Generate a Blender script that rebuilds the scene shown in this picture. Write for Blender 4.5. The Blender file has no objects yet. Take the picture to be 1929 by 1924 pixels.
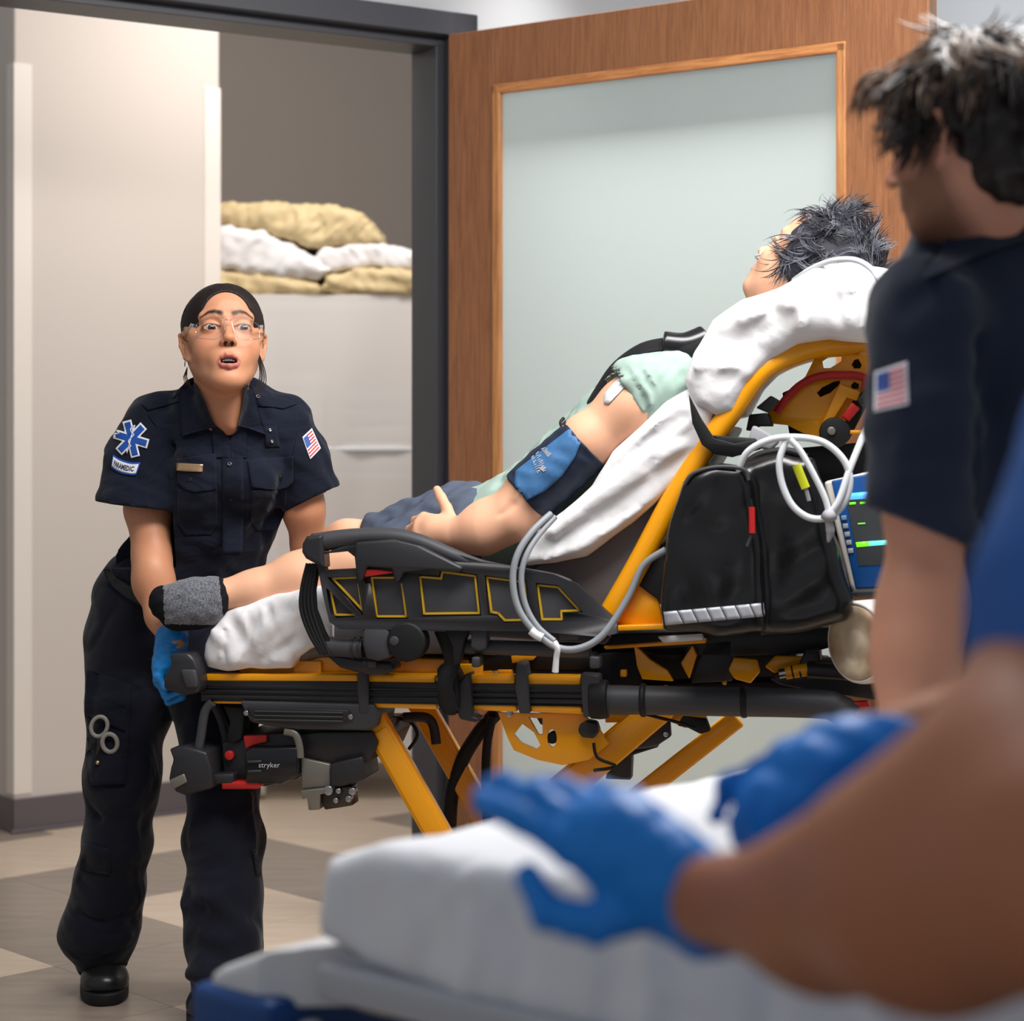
import bpy, bmesh, math, random
import numpy as np
from mathutils import Vector, Matrix
from mathutils.bvhtree import BVHTree
from mathutils.geometry import tessellate_polygon

# ---------------------------------------------------------------- camera, world, lights, exposure
SC = bpy.context.scene
COL = SC.collection
EYE = 1.2            # camera height above the floor, metres
FPX = 3840.0         # focal length in pixels of a 1929 px wide frame
HX, HY = 964.5, 850.0  # principal column and horizon row
cam_d = bpy.data.cameras.new('camera')
cam = bpy.data.objects.new('camera', cam_d)
COL.objects.link(cam)
cam.location = (0, 0, EYE)
cam.rotation_euler = (math.pi / 2, 0, 0)
cam_d.sensor_fit = 'HORIZONTAL'
cam_d.sensor_width = 36
cam_d.lens = FPX / 1929 * 36
cam_d.shift_y = -(962.0 - HY) / 1929
cam_d.clip_start = 0.05
cam_d.clip_end = 60
cam_d.dof.use_dof = True
cam_d.dof.focus_distance = 4.28
cam_d.dof.aperture_fstop = 2.9
SC.camera = cam
SC.view_settings.view_transform = 'Standard'
SC.view_settings.look = 'None'
SC.view_settings.gamma = 1
SC.view_settings.use_curve_mapping = False
SC.view_settings.exposure = 0.0
W = bpy.data.worlds.new('world')
SC.world = W
W.use_nodes = True
W.node_tree.nodes['Background'].inputs[0].default_value = (0.86, 0.90, 0.96, 1)
W.node_tree.nodes['Background'].inputs[1].default_value = 0.36

def area(name, loc, aim, sx, sy, watt, col=(1, .97, .93)):
    d = bpy.data.lights.new(name, 'AREA')
    d.shape = 'RECTANGLE'; d.size = sx; d.size_y = sy; d.energy = watt; d.color = col
    o = bpy.data.objects.new(name, d); COL.objects.link(o)
    o.location = loc
    o.rotation_euler = (Vector(aim) - Vector(loc)).to_track_quat('-Z', 'Y').to_euler()
    return o
area('ceiling_panel_light', (0.95, 3.55, 2.75), (0.75, 3.75, 0), 1.2, .6, 55, (1, .98, .96))
area('ceiling_panel_light', (-0.1, 3.0, 2.75), (-0.55, 4.4, 1.0), 1.2, .6, 34, (1, .96, .91))
area('ceiling_panel_light', (0.6, 2.9, 2.75), (0.3, 2.9, 0), 1.2, .6, 11, (.95, .97, 1))
area('ceiling_panel_light', (-0.85, 5.5, 2.95), (-1.1, 6.6, .8), 1.2, .6, 11, (1, .95, .89))
area('ceiling_panel_light', (-0.35, 6.2, 3.0), (-0.5, 7.1, .9), .8, .4, 25, (1, .95, .90))  # unseen lamp, added to brighten the linen cart and back wall
area('ceiling_panel_light', (2.2, 6.0, 2.95), (2.2, 6.6, 1.0), 1.0, .5, 14, (.97, .99, 1))
lp = area('ceiling_panel_light', (.53 + .567 * .13, 5.06 + .824 * .13, 2.9), (.6, 5.17, 0), 1.3, .10, 25, (1, .99, .97))
lp.rotation_euler = (0, 0, math.atan2(-.567, .824)); lp.data.spread = math.radians(70)

# ---------------------------------------------------------------- small maths
def P(x, y, D):
    """world point seen at pixel (x, y) of the frame at depth D metres"""
    return Vector(((x - HX) / FPX * D, D, EYE - (y - HY) / FPX * D))
# ambulance stretcher frame: origin at the foot end of its near rail, u along it, w across it
SO = Vector((-.638, 4.22, 0)); SU = Vector((.9835, -.181, 0)).normalized(); SW = Vector((.181, .9835, 0)).normalized()
def SP(x, y, w):
    """point of the stretcher's lengthwise plane w seen at pixel (x, y)"""
    d = Vector(((x - HX) / FPX, 1, -(y - HY) / FPX)); c = Vector((0, 0, EYE))
    t = ((SO - c).dot(SW) + w) / d.dot(SW)
    return c + d * t
def srgb(r, g, b):
    f = lambda c: (c / 255 / 12.92) if c / 255 <= .04045 else ((c / 255 + .055) / 1.055) ** 2.4
    return (f(r), f(g), f(b), 1)
def smooth_path(pts, n=6, closed=False):
    pts = [Vector(p) for p in pts]; out = []; m = len(pts)
    rng = range(m if closed else m - 1)
    for i in rng:
        if closed: p0, p1, p2, p3 = pts[i - 1], pts[i], pts[(i + 1) % m], pts[(i + 2) % m]
        else: p0, p1, p2, p3 = pts[max(i - 1, 0)], pts[i], pts[i + 1], pts[min(i + 2, m - 1)]
        for k in range(n):
            t = k / n
            out.append(.5 * ((2 * p1) + (-p0 + p2) * t + (2 * p0 - 5 * p1 + 4 * p2 - p3) * t * t + (-p0 + 3 * p1 - 3 * p2 + p3) * t ** 3))
    if not closed: out.append(pts[-1].copy())
    return out

# ---------------------------------------------------------------- materials
def mat(name, col, rough=.6, metal=0, spec=.5, noise=None, bump=None, sss=0, coat=0, sheen=0, trans=0, alpha=1, emit=None, vcol=None, ior=1.45, fold=None):
    """noise=(colour2, scale, stretch xyz, contrast); bump=(scale, strength, distance[, stretch])"""
    m = bpy.data.materials.new(name); m.use_nodes = True
    nt = m.node_tree; b = nt.nodes['Principled BSDF']; L = nt.links.new
    b.inputs['Base Color'].default_value = col
    b.inputs['Roughness'].default_value = rough
    b.inputs['Metallic'].default_value = metal
    b.inputs['Specular IOR Level'].default_value = spec
    b.inputs['IOR'].default_value = ior
    b.inputs['Coat Weight'].default_value = coat
    b.inputs['Coat Roughness'].default_value = .08
    b.inputs['Sheen Weight'].default_value = sheen
    b.inputs['Transmission Weight'].default_value = trans
    b.inputs['Alpha'].default_value = alpha
    if sss:
        b.inputs['Subsurface Weight'].default_value = sss
        b.inputs['Subsurface Radius'].default_value = (.9, .35, .2)
        b.inputs['Subsurface Scale'].default_value = .008
    tc = None
    def coords(stretch):
        t = nt.nodes.new('ShaderNodeTexCoord'); mp = nt.nodes.new('ShaderNodeMapping')
        mp.inputs['Scale'].default_value = stretch
        L(t.outputs['Object'], mp.inputs['Vector']); return mp.outputs[0]
    src = None
    if vcol:
        a = nt.nodes.new('ShaderNodeAttribute'); a.attribute_name = vcol; src = a.outputs['Color']
        L(src, b.inputs['Base Color'])
    if noise:
        c2, sc, st, ct = noise
        n = nt.nodes.new('ShaderNodeTexNoise'); n.inputs['Scale'].default_value = sc; n.inputs['Detail'].default_value = 6
        L(coords(st), n.inputs['Vector'])
        r = nt.nodes.new('ShaderNodeMapRange'); r.inputs[1].default_value = .5 - ct; r.inputs[2].default_value = .5 + ct
        L(n.outputs['Fac'], r.inputs[0])
        mx = nt.nodes.new('ShaderNodeMix'); mx.data_type = 'RGBA'
        L(r.outputs[0], mx.inputs[0])
        mx.inputs[6].default_value = col; mx.inputs[7].default_value = c2
        if src:
            mx.blend_type = 'MULTIPLY'; L(src, mx.inputs[6])
        L(mx.outputs[2], b.inputs['Base Color'])
    if bump:
        n = nt.nodes.new('ShaderNodeTexNoise'); n.inputs['Scale'].default_value = bump[0]; n.inputs['Detail'].default_value = 5
        L(coords(bump[3] if len(bump) > 3 else (1, 1, 1)), n.inputs['Vector'])
        bp = nt.nodes.new('ShaderNodeBump'); bp.inputs['Strength'].default_value = bump[1]; bp.inputs['Distance'].default_value = bump[2]
        L(n.outputs['Fac'], bp.inputs['Height']); L(bp.outputs[0], b.inputs['Normal'])
        if fold:      # soft creases of cloth
            n2 = nt.nodes.new('ShaderNodeTexNoise'); n2.inputs['Scale'].default_value = fold[0]; n2.inputs['Detail'].default_value = 2.5; n2.inputs['Distortion'].default_value = 1.2; n2.noise_type = 'RIDGED_MULTIFRACTAL' if fold[3] else 'FBM'
            L(coords(fold[4] if len(fold) > 4 else (1, 1, 1)), n2.inputs['Vector'])
            b2 = nt.nodes.new('ShaderNodeBump'); b2.inputs['Strength'].default_value = fold[1]; b2.inputs['Distance'].default_value = fold[2]
            L(n2.outputs['Fac'], b2.inputs['Height']); L(b2.outputs[0], bp.inputs['Normal'])
    if emit:
        b.inputs['Emission Color'].default_value = emit[0]; b.inputs['Emission Strength'].default_value = emit[1]
    return m

# ---------------------------------------------------------------- objects
def link(o, parent=None):
    COL.objects.link(o)
    if parent is not None:
        o.parent = parent
        o.matrix_parent_inverse = parent.matrix_world.inverted() if False else Matrix.Translation(-parent.location)
    return o
def tag(o, label=None, cat=None, group=None, kind=None):
    if label: o['label'] = label
    if cat: o['category'] = cat
    if group: o['group'] = group
    if kind: o['kind'] = kind
    return o
def thing(name, loc, label, cat, group=None):
    o = bpy.data.objects.new(name, None); COL.objects.link(o)
    o.empty_display_size = .05
    o.location = Vector(loc)
    return tag(o, label, cat, group)
def mk(name, verts, faces, m, parent=None, smooth=True, bevel=0, attr=None, mats=None, fmat=None, seg=2, sub=0):
    me = bpy.data.meshes.new(name)
    if isinstance(verts, np.ndarray):
        verts = verts.astype(float)
        me.vertices.add(len(verts)); me.vertices.foreach_set('co', verts.ravel())
        f = np.asarray(faces, dtype=np.int32); k = f.shape[1]
        me.loops.add(f.size); me.loops.foreach_set('vertex_index', f.ravel())
        me.polygons.add(len(f)); me.polygons.foreach_set('loop_start', np.arange(0, f.size, k, dtype=np.int32))
        me.polygons.foreach_set('loop_total', np.full(len(f), k, dtype=np.int32))
        me.update(calc_edges=True)
    else:
        me.from_pydata([tuple(v) for v in verts], [], faces)
        me.update()
    me.materials.append(m)
    for q in mats or []: me.materials.append(q)
    if fmat is not None: me.polygons.foreach_set('material_index', np.asarray(fmat, dtype=np.int32))
    me.polygons.foreach_set('use_smooth', np.full(len(me.polygons), smooth))
    if attr is not None:
        a = me.color_attributes.new('tint', 'FLOAT_COLOR', 'POINT')
        a.data.foreach_set('color', np.asarray(attr, dtype=np.float32).ravel())
    o = bpy.data.objects.new(name, me)
    link(o, parent)
    if bevel:
        b = o.modifiers.new('bevel', 'BEVEL'); b.width = bevel; b.segments = seg; b.limit_method = 'ANGLE'; b.angle_limit = math.radians(40)
        b.harden_normals = False
        if smooth: me.polygons.foreach_set('use_smooth', np.full(len(me.polygons), True))
    if sub:
        s = o.modifiers.new('sub', 'SUBSURF'); s.levels = s.render_levels = sub
    return o
class MB:
    """collects simple shapes in one mesh"""
    def __init__(s): s.v = []; s.f = []
    def add(s, vs, fs):
        n = len(s.v); s.v += [Vector(v) for v in vs]; s.f += [tuple(i + n for i in f) for f in fs]; return s
    def box(s, c, u, w, z):
        """centre and three half-axis vectors"""
        c, u, w, z = Vector(c), Vector(u), Vector(w), Vector(z)
        vs = [c + a * u + b * w + d * z for a in (-1, 1) for b in (-1, 1) for d in (-1, 1)]
        return s.add(vs, [(0, 1, 3, 2), (4, 6, 7, 5), (0, 4, 5, 1), (2, 3, 7, 6), (0, 2, 6, 4), (1, 5, 7, 3)])
    def prism(s, loops, ext):
        """closed loops (first outer, rest holes) pushed along ext"""
        ext = Vector(ext); loops = [[Vector(p) for p in l] for l in loops]
        tri = tessellate_polygon(loops); flat = [p for l in loops for p in l]; n = len(flat)
        fs = [tuple(t) for t in tri]
        nrm = Vector((0, 0, 0))
        for t in tri: nrm += (flat[t[1]] - flat[t[0]]).cross(flat[t[2]] - flat[t[0]])
        flip = nrm.dot(ext) > 0
        fs = [(t[0], t[2], t[1]) if flip else t for t in fs]
        fb = [(a + n, c + n, b + n) for a, b, c in fs]
        k = 0; sd = []
        for l in loops:
            m = len(l)
            for i in range(m): sd.append((k + i, k + (i + 1) % m, k + (i + 1) % m + n, k + i + n))
            k += m
        return s.add(flat + [p + ext for p in flat], fs + fb + sd)
    def tube(s, pts, r, n=10, flat=None, cap=True, closed=False):
        """r number or list; flat=(normal vector, factor) squashes the section"""
        pts = [Vector(p) for p in pts]; m = len(pts)
        rr = r if isinstance(r, (list, tuple)) else [r] * m
        if len(rr) != m:
            q = [rr[0]] * m; 
            for i in range(m):
                t = i / (m - 1) * (len(rr) - 1); a = min(int(t), len(rr) - 2); q[i] = rr[a] + (rr[a + 1] - rr[a]) * (t - a)
            rr = q
        vs = []; up = None
        for i, p in enumerate(pts):
            if closed: t = (pts[(i + 1) % m] - pts[i - 1])
            else: t = pts[min(i + 1, m - 1)] - pts[max(i - 1, 0)]
            t = t.normalized() if t.length > 1e-9 else Vector((0, 0, 1))
            if flat is not None: up = (flat[0] - t * flat[0].dot(t))
            elif up is None: up = t.orthogonal()
            else: up = up - t * up.dot(t)
            up = up.normalized() if up.length > 1e-9 else t.orthogonal().normalized()
            sd = t.cross(up); fa = flat[1] if flat is not None else 1
            for k in range(n):
                a = 2 * math.pi * (k + .5) / n
                vs.append(p + up * math.sin(a) * rr[i] * fa + sd * math.cos(a) * rr[i])
        fs = []
        for i in range(m if closed else m - 1):
            for k in range(n):
                a, b = i * n + k, i * n + (k + 1) % n
                c, d = ((i + 1) % m) * n + (k + 1) % n, ((i + 1) % m) * n + k
                fs.append((a, b, c, d))
        if cap and not closed:
            fs.append(tuple(range(n - 1, -1, -1))); fs.append(tuple((m - 1) * n + k for k in range(n)))
        return s.add(vs, fs)
    def cyl(s, a, b, r, n=20, r2=None): return s.tube([a, b], [r, r if r2 is None else r2], n)
    def build(s, name, m, parent=None, bevel=0, smooth=False, sub=0, seg=2):
        return mk(name, s.v, s.f, m, parent, smooth=smooth, bevel=bevel, sub=sub, seg=seg)
def sprism(loops, w, depth):
    """stretcher-plane outline given in pixels, pushed depth metres across the stretcher"""
    return MB().prism([[SP(x, y, w) for x, y in l] for l in loops], SW * depth)
def autosmooth(o, ang=35):
    for p in o.data.polygons: p.use_smooth = True
    try: o.data.set_sharp_from_angle(angle=math.radians(ang))
    except Exception: pass
    return o

# ---------------------------------------------------------------- signed-distance modelling
class Field:
    def __init__(s, lo, hi, h):
        s.h = h; s.lo = np.array(lo, float); s.n = np.ceil((np.array(hi) - s.lo) / h).astype(int) + 1
        s.F = np.full(s.n, .5, dtype=np.float32)
    def sub(s, lo, hi):
        a = np.clip(np.floor((np.array(lo) - s.lo) / s.h).astype(int), 0, s.n); b = np.clip(np.ceil((np.array(hi) - s.lo) / s.h).astype(int) + 1, 0, s.n)
        if (b <= a).any(): return None, None
        ax = [(s.lo[i] + s.h * np.arange(a[i], b[i])).astype(np.float32) for i in range(3)]
        X = ax[0][:, None, None]; Y = ax[1][None, :, None]; Z = ax[2][None, None, :]
        return (slice(a[0], b[0]), slice(a[1], b[1]), slice(a[2], b[2])), (X, Y, Z)
    def comb(s, sl, d, k, op):
        A = s.F[sl]
        if op == 'add':
            if k > 0:
                hh = np.maximum(k - np.abs(A - d), 0) / k; R = np.minimum(A, d) - hh * hh * k * .25
            else: R = np.minimum(A, d)
        elif op == 'cut':
            d = -d
            if k > 0:
                hh = np.maximum(k - np.abs(A - d), 0) / k; R = np.maximum(A, d) + hh * hh * k * .25
            else: R = np.maximum(A, d)
        else: R = np.maximum(A, d)
        s.F[sl] = R
    def cone(s, a, b, ra, rb, k=.02, op='add', flat=None):
        a, b = np.array(a, float), np.array(b, float); m = max(ra, rb) * (max(1, flat[1]) if flat else 1) + k + 3 * s.h
        sl, g = s.sub(np.minimum(a, b) - m, np.maximum(a, b) + m)
        if sl is None: return s
        ab = b - a; L2 = float(ab @ ab) + 1e-12
        dx, dy, dz = g[0] - a[0], g[1] - a[1], g[2] - a[2]
        t = np.clip((dx * ab[0] + dy * ab[1] + dz * ab[2]) / L2, 0, 1)
        qx, qy, qz = dx - t * ab[0], dy - t * ab[1], dz - t * ab[2]
        if flat:
            n = np.array(flat[0], float); n /= np.linalg.norm(n); f = flat[1]
            q = (qx * n[0] + qy * n[1] + qz * n[2]) * (1 / f - 1)
            qx, qy, qz = qx + q * n[0], qy + q * n[1], qz + q * n[2]
            d = (np.sqrt(qx * qx + qy * qy + qz * qz) - (ra + t * (rb - ra))) * min(1, f) if f < 1 else np.sqrt(qx * qx + qy * qy + qz * qz) - (ra + t * (rb - ra))
        else: d = np.sqrt(qx * qx + qy * qy + qz * qz) - (ra + t * (rb - ra))
        s.comb(sl, d.astype(np.float32), k, op); return s
    def chain(s, pts, rs, k=.02, op='add', flat=None):
        for i in range(len(pts) - 1): s.cone(pts[i], pts[i + 1], rs[i], rs[i + 1], k, op, flat)
        return s
    def ell(s, c, r, k=.02, op='add', R=None):
        c = np.array(c, float); r = np.array(r, float); m = max(r) + k + 3 * s.h
        sl, g = s.sub(c - m, c + m)
        if sl is None: return s
        x, y, z = g[0] - c[0], g[1] - c[1], g[2] - c[2]
        if R is not None:
            R = np.array(R, float); x, y, z = R[0, 0] * x + R[1, 0] * y + R[2, 0] * z, R[0, 1] * x + R[1, 1] * y + R[2, 1] * z, R[0, 2] * x + R[1, 2] * y + R[2, 2] * z
        k0 = np.sqrt((x / r[0]) ** 2 + (y / r[1]) ** 2 + (z / r[2]) ** 2)
        k1 = np.sqrt((x / r[0] ** 2) ** 2 + (y / r[1] ** 2) ** 2 + (z / r[2] ** 2) ** 2) + 1e-9
        s.comb(sl, (k0 * (k0 - 1) / k1).astype(np.float32), k, op); return s
    def box(s, c, r, rad=.01, k=.0, op='add', R=None):
        c = np.array(c, float); r = np.array(r, float); m = np.linalg.norm(r) + rad + k + 3 * s.h
        sl, g = s.sub(c - m, c + m)
        if sl is None: return s
        x, y, z = g[0] - c[0], g[1] - c[1], g[2] - c[2]
        if R is not None:
            R = np.array(R, float); x, y, z = R[0, 0] * x + R[1, 0] * y + R[2, 0] * z, R[0, 1] * x + R[1, 1] * y + R[2, 1] * z, R[0, 2] * x + R[1, 2] * y + R[2, 2] * z
        qx, qy, qz = np.abs(x) - r[0] + rad, np.abs(y) - r[1] + rad, np.abs(z) - r[2] + rad
        d = np.sqrt(np.maximum(qx, 0) ** 2 + np.maximum(qy, 0) ** 2 + np.maximum(qz, 0) ** 2) + np.minimum(np.maximum(qx, np.maximum(qy, qz)), 0) - rad
        s.comb(sl, d.astype(np.float32), k, op); return s
    def plane(s, p, n, k=0):
        """keep the side the normal points away from"""
        n = np.array(n, float); n /= np.linalg.norm(n); p = np.array(p, float)
        sl, g = s.sub(s.lo, s.lo + s.h * s.n)
        s.comb(sl, (-((g[0] - p[0]) * n[0] + (g[1] - p[1]) * n[1] + (g[2] - p[2]) * n[2])).astype(np.float32), k, 'cut'); return s
    def slab(s, poly, o, eu, ew, a, b, rad=.02, k=0, op='add'):
        """outline (3-D points) pushed along ew from a to b (metres from o), rounded edges"""
        o = np.array(tuple(o)); eu = np.array(tuple(eu)); ew = np.array(tuple(ew)); ez = np.array([0, 0, 1.0])
        Q = np.array([[(np.array(tuple(p)) - o) @ eu, p[2] - o[2]] for p in poly]); P3 = np.array([tuple(p) for p in poly])
        w0 = (P3 - o) @ ew
        allp = np.concatenate([P3 + ew * (a - w0)[:, None], P3 + ew * (b - w0)[:, None]])
        sl, g = s.sub(allp.min(0) - k - 3 * s.h, allp.max(0) + k + 3 * s.h)
        if sl is None: return s
        U = (g[0] - o[0]) * eu[0] + (g[1] - o[1]) * eu[1] + 0 * g[2]; Z = g[2] - o[2] + 0 * U; Wd = (g[0] - o[0]) * ew[0] + (g[1] - o[1]) * ew[1] + 0 * g[2]
        best = None; ins = np.zeros(U.shape, bool); n = len(Q)
        for i in range(n):
            p, q = Q[i], Q[(i + 1) % n]; e = q - p; L2 = e @ e + 1e-12
            t = np.clip(((U - p[0]) * e[0] + (Z - p[1]) * e[1]) / L2, 0, 1)
            dd = (U - p[0] - t * e[0]) ** 2 + (Z - p[1] - t * e[1]) ** 2
            best = dd if best is None else np.minimum(best, dd)
            c1 = (p[1] > Z) != (q[1] > Z)
            xi = (q[0] - p[0]) * (Z - p[1]) / ((q[1] - p[1]) or 1e-9) + p[0]
            ins ^= c1 & (U < xi)
        d2 = np.sqrt(best) * np.where(ins, -1, 1) + rad
        dw = np.abs(Wd - (a + b) / 2) - (b - a) / 2 + rad
        d = np.sqrt(np.maximum(d2, 0) ** 2 + np.maximum(dw, 0) ** 2) + np.minimum(np.maximum(d2, dw), 0) - rad
        s.comb(sl, d.astype(np.float32), k, op); return s
    def fold(s, pts, w, amp, extra=.0):
        """push cloth out (amp>0) or in along a polyline crease"""
        P0 = np.array([tuple(p) for p in pts], float); m = w * 2.6 + extra
        sl, g = s.sub(P0.min(0) - m, P0.max(0) + m)
        if sl is None: return s
        best = None
        for a, b in zip(P0[:-1], P0[1:]):
            ab = b - a; L2 = ab @ ab + 1e-12
            dx, dy, dz = g[0] - a[0], g[1] - a[1], g[2] - a[2]
            t = np.clip((dx * ab[0] + dy * ab[1] + dz * ab[2]) / L2, 0, 1)
            q = (dx - t * ab[0]) ** 2 + (dy - t * ab[1]) ** 2 + (dz - t * ab[2]) ** 2
            best = q if best is None else np.minimum(best, q)
        s.F[sl] -= (amp * np.exp(-best / (w * w))).astype(np.float32); return s
    def wave(s, amp, wl, seed=0, stretch=(1, 1, 1), lo=None, hi=None, sharp=1):
        """low sine-sum wrinkles"""
        r = random.Random(seed)
        sl, g = s.sub(s.lo if lo is None else lo, s.lo + s.h * s.n if hi is None else hi)
        if sl is None: return s
        T = 0
        for i in range(5):
            v = np.array([r.gauss(0, 1) * stretch[j] for j in range(3)]); v *= 2 * math.pi / wl / np.linalg.norm(v) * r.uniform(.7, 1.5)
            ph = r.uniform(0, 6.28); w2 = r.uniform(1, 2)
            base = g[0] * v[0] + g[1] * v[1] + g[2] * v[2] + ph
            T = T + np.sin(base + w2 * np.sin(.47 * (g[0] * v[1] + g[1] * v[2] + g[2] * v[0]) + ph * 2)) / (1 + i * .3)
        if sharp != 1: T = np.sign(T) * np.abs(T) ** sharp
        s.F[sl] -= (amp * T * .5).astype(np.float32); return s
    def mesh(s):
        F = s.F; nx, ny, nz = F.shape
        F[0] = F[-1] = .5; F[:, 0] = F[:, -1] = .5; F[:, :, 0] = F[:, :, -1] = .5
        S = F < 0
        c = np.zeros((nx - 1, ny - 1, nz - 1), np.int8)
        for i in (0, 1):
            for j in (0, 1):
                for k in (0, 1): c += S[i:nx - 1 + i, j:ny - 1 + j, k:nz - 1 + k]
        act = np.argwhere((c > 0) & (c < 8)); N = len(act)
        idx = np.full((nx - 1, ny - 1, nz - 1), -1, np.int32); idx[act[:, 0], act[:, 1], act[:, 2]] = np.arange(N)
        acc = np.zeros((N, 3)); cnt = np.zeros(N)
        cor = {}
        for i in (0, 1):
            for j in (0, 1):
                for k in (0, 1): cor[i, j, k] = F[act[:, 0] + i, act[:, 1] + j, act[:, 2] + k]
        for a in cor:
            for ax in range(3):
                if a[ax] == 0:
                    b = list(a); b[ax] = 1; b = tuple(b)
                    fa, fb = cor[a], cor[b]; m = (fa < 0) != (fb < 0)
                    t = np.where(m, fa / np.where(m, fa - fb, 1), 0)
                    p = np.array(a, float)[None, :].repeat(N, 0); p[:, ax] = t
                    acc += p * m[:, None]; cnt += m
        V = s.lo + s.h * (act + acc / np.maximum(cnt, 1)[:, None])
        Q = []
        for ax in range(3):
            o1, o2 = (ax + 1) % 3, (ax + 2) % 3
            sa = [slice(None)] * 3; sb = [slice(None)] * 3; sa[ax] = slice(0, -1); sb[ax] = slice(1, None)
            A, B = S[tuple(sa)], S[tuple(sb)]
            e = np.argwhere(A != B); 
            e = e[(e[:, o1] > 0) & (e[:, o2] > 0) & (e[:, o1] < F.shape[o1] - 1) & (e[:, o2] < F.shape[o2] - 1)]
            ins = A[e[:, 0], e[:, 1], e[:, 2]]
            q = []
            for d1, d2 in ((0, 0), (1, 0), (1, 1), (0, 1)):
                ee = e.copy(); ee[:, o1] -= d1; ee[:, o2] -= d2; q.append(idx[ee[:, 0], ee[:, 1], ee[:, 2]])
            q = np.stack(q, 1); q[~ins] = q[~ins][:, ::-1]; Q.append(q)
        Q = np.concatenate(Q)
        Q = Q[(Q >= 0).all(1)][:, ::-1]
        return V, np.ascontiguousarray(Q[:, ::-1])
    def build(s, name, m, parent=None, **kw):
        V, Q = s.mesh(); o = mk(name, V, Q, m, parent, **kw); return o
def relax(V, Q, it=2, lam=.5):
    n = len(V); e = np.concatenate([Q[:, [0, 1]], Q[:, [1, 2]], Q[:, [2, 3]], Q[:, [3, 0]]])
    for _ in range(it):
        acc = np.zeros_like(V); cnt = np.bincount(np.concatenate([e[:, 0], e[:, 1]]), minlength=n)
        for k in range(3):
            acc[:, k] = np.bincount(e[:, 0], V[e[:, 1], k], n) + np.bincount(e[:, 1], V[e[:, 0], k], n)
        V = V + lam * (acc / np.maximum(cnt, 1)[:, None] - V)
    return V
def bounds(pts, m):
    A = np.array([tuple(p) for p in pts], float); return A.min(0) - m, A.max(0) + m
# ---------------------------------------------------------------- draping flat shapes on a mesh along the line of sight of the tracing
def bvh_of(o):
    me = o.data; off = Vector(o.parent.location) if False else Vector((0, 0, 0))
    return BVHTree.FromPolygons([v.co.copy() for v in me.vertices], [tuple(p.vertices) for p in me.polygons])
def drape(name, polys, tree, m, parent, off=.0012, thick=.0012, cuts=3, Dmax=9, fallback=None, dclamp=.035):
    """traced outlines laid on the surface; each becomes a thin curved patch with edges"""
    bm = bmesh.new()
    for loops in polys:
        if not isinstance(loops[0][0], (list, tuple)): loops = [loops]
        L3 = [[Vector((x, y, 0)) for x, y in l] for l in loops]
        flat = [p for l in L3 for p in l]; vs = [bm.verts.new(p) for p in flat]
        for t in tessellate_polygon(L3):
            try: bm.faces.new([vs[i] for i in t])
            except ValueError: pass
    xs = [v.co.x for v in bm.verts]; ys = [v.co.y for v in bm.verts]
    size = max(max(xs) - min(xs), max(ys) - min(ys))
    for _ in range(cuts):
        lim = size / 14
        es = [e for e in bm.edges if e.calc_length() > lim]
        if not es: break
        bmesh.ops.subdivide_edges(bm, edges=es, cuts=1, use_grid_fill=False)
        bmesh.ops.triangulate(bm, faces=[f for f in bm.faces if len(f.verts) > 3])
    c = Vector((0, 0, EYE)); last = fallback
    n = len(bm.verts); verts = []
    hits = []
    for v in bm.verts:
        d = Vector(((v.co.x - HX) / FPX, 1, -(v.co.y - HY) / FPX)).normalized()
        h = tree.ray_cast(c, d, Dmax)
        hits.append((d, h[0], h[1]))
    ds = [(h[1] - c).length for h in hits if h[1] is not None]
    md = sum(ds) / len(ds) if ds else (fallback or 4)
    sd_ = sorted(ds)[len(ds) // 2] if ds else md
    for d, loc, nn in hits:
        if loc is None:
            q = tree.find_nearest(c + d * (sd_ + dclamp * .5)); loc, nn = q[0], -d
            if (loc - c).length > sd_ + dclamp: loc = c + (loc - c).normalized() * (sd_ + dclamp)
        elif (loc - c).length > sd_ + dclamp: loc = c + d * (sd_ + dclamp)
        if nn.dot(d) > 0: nn = -nn
        verts.append(loc - d * (off + thick) ); 
    verts2 = [v + h[0] * (thick + off * .6) for v, h in zip(verts, hits)]
    bm.verts.index_update(); fs = []
    for f in bm.faces:
        ii = [v.index for v in f.verts]
        a, b, q = [verts[i] for i in ii[:3]]
        if (b - a).cross(q - a).dot(a - c) > 0: ii = ii[::-1]
        fs.append(tuple(ii)); fs.append(tuple(i + n for i in ii[::-1]))
    for e in bm.edges:
        if len(e.link_faces) == 1:
            a, b = e.verts[0].index, e.verts[1].index; fs.append((a, b, b + n, a + n))
    bm.free()
    return mk(name, verts + verts2, fs, m, parent, smooth=True)
def text_loops(txt, font_size=1.0, bold=0):
    """flat triangles of a line of text: returns verts 2-D and faces"""
    cu = bpy.data.curves.new('t', 'FONT'); cu.body = txt; cu.size = font_size; cu.align_x = 'CENTER'; cu.align_y = 'CENTER'; cu.resolution_u = 2; cu.offset = bold
    o = bpy.data.objects.new('t', cu); COL.objects.link(o)
    bpy.context.view_layer.update()
    me = bpy.data.meshes.new_from_object(o.evaluated_get(bpy.context.evaluated_depsgraph_get()))
    vs = [(v.co.x, v.co.y) for v in me.vertices]; fs = [tuple(p.vertices) for p in me.polygons]
    bpy.data.objects.remove(o); bpy.data.meshes.remove(me); bpy.data.curves.remove(cu)
    return vs, fs
def text_on(name, txt, size, place, m, parent, bold=0):
    vs, fs = text_loops(txt, size, bold)
    return mk(name, [place(x, y) for x, y in vs], fs, m, parent, smooth=False)
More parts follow.
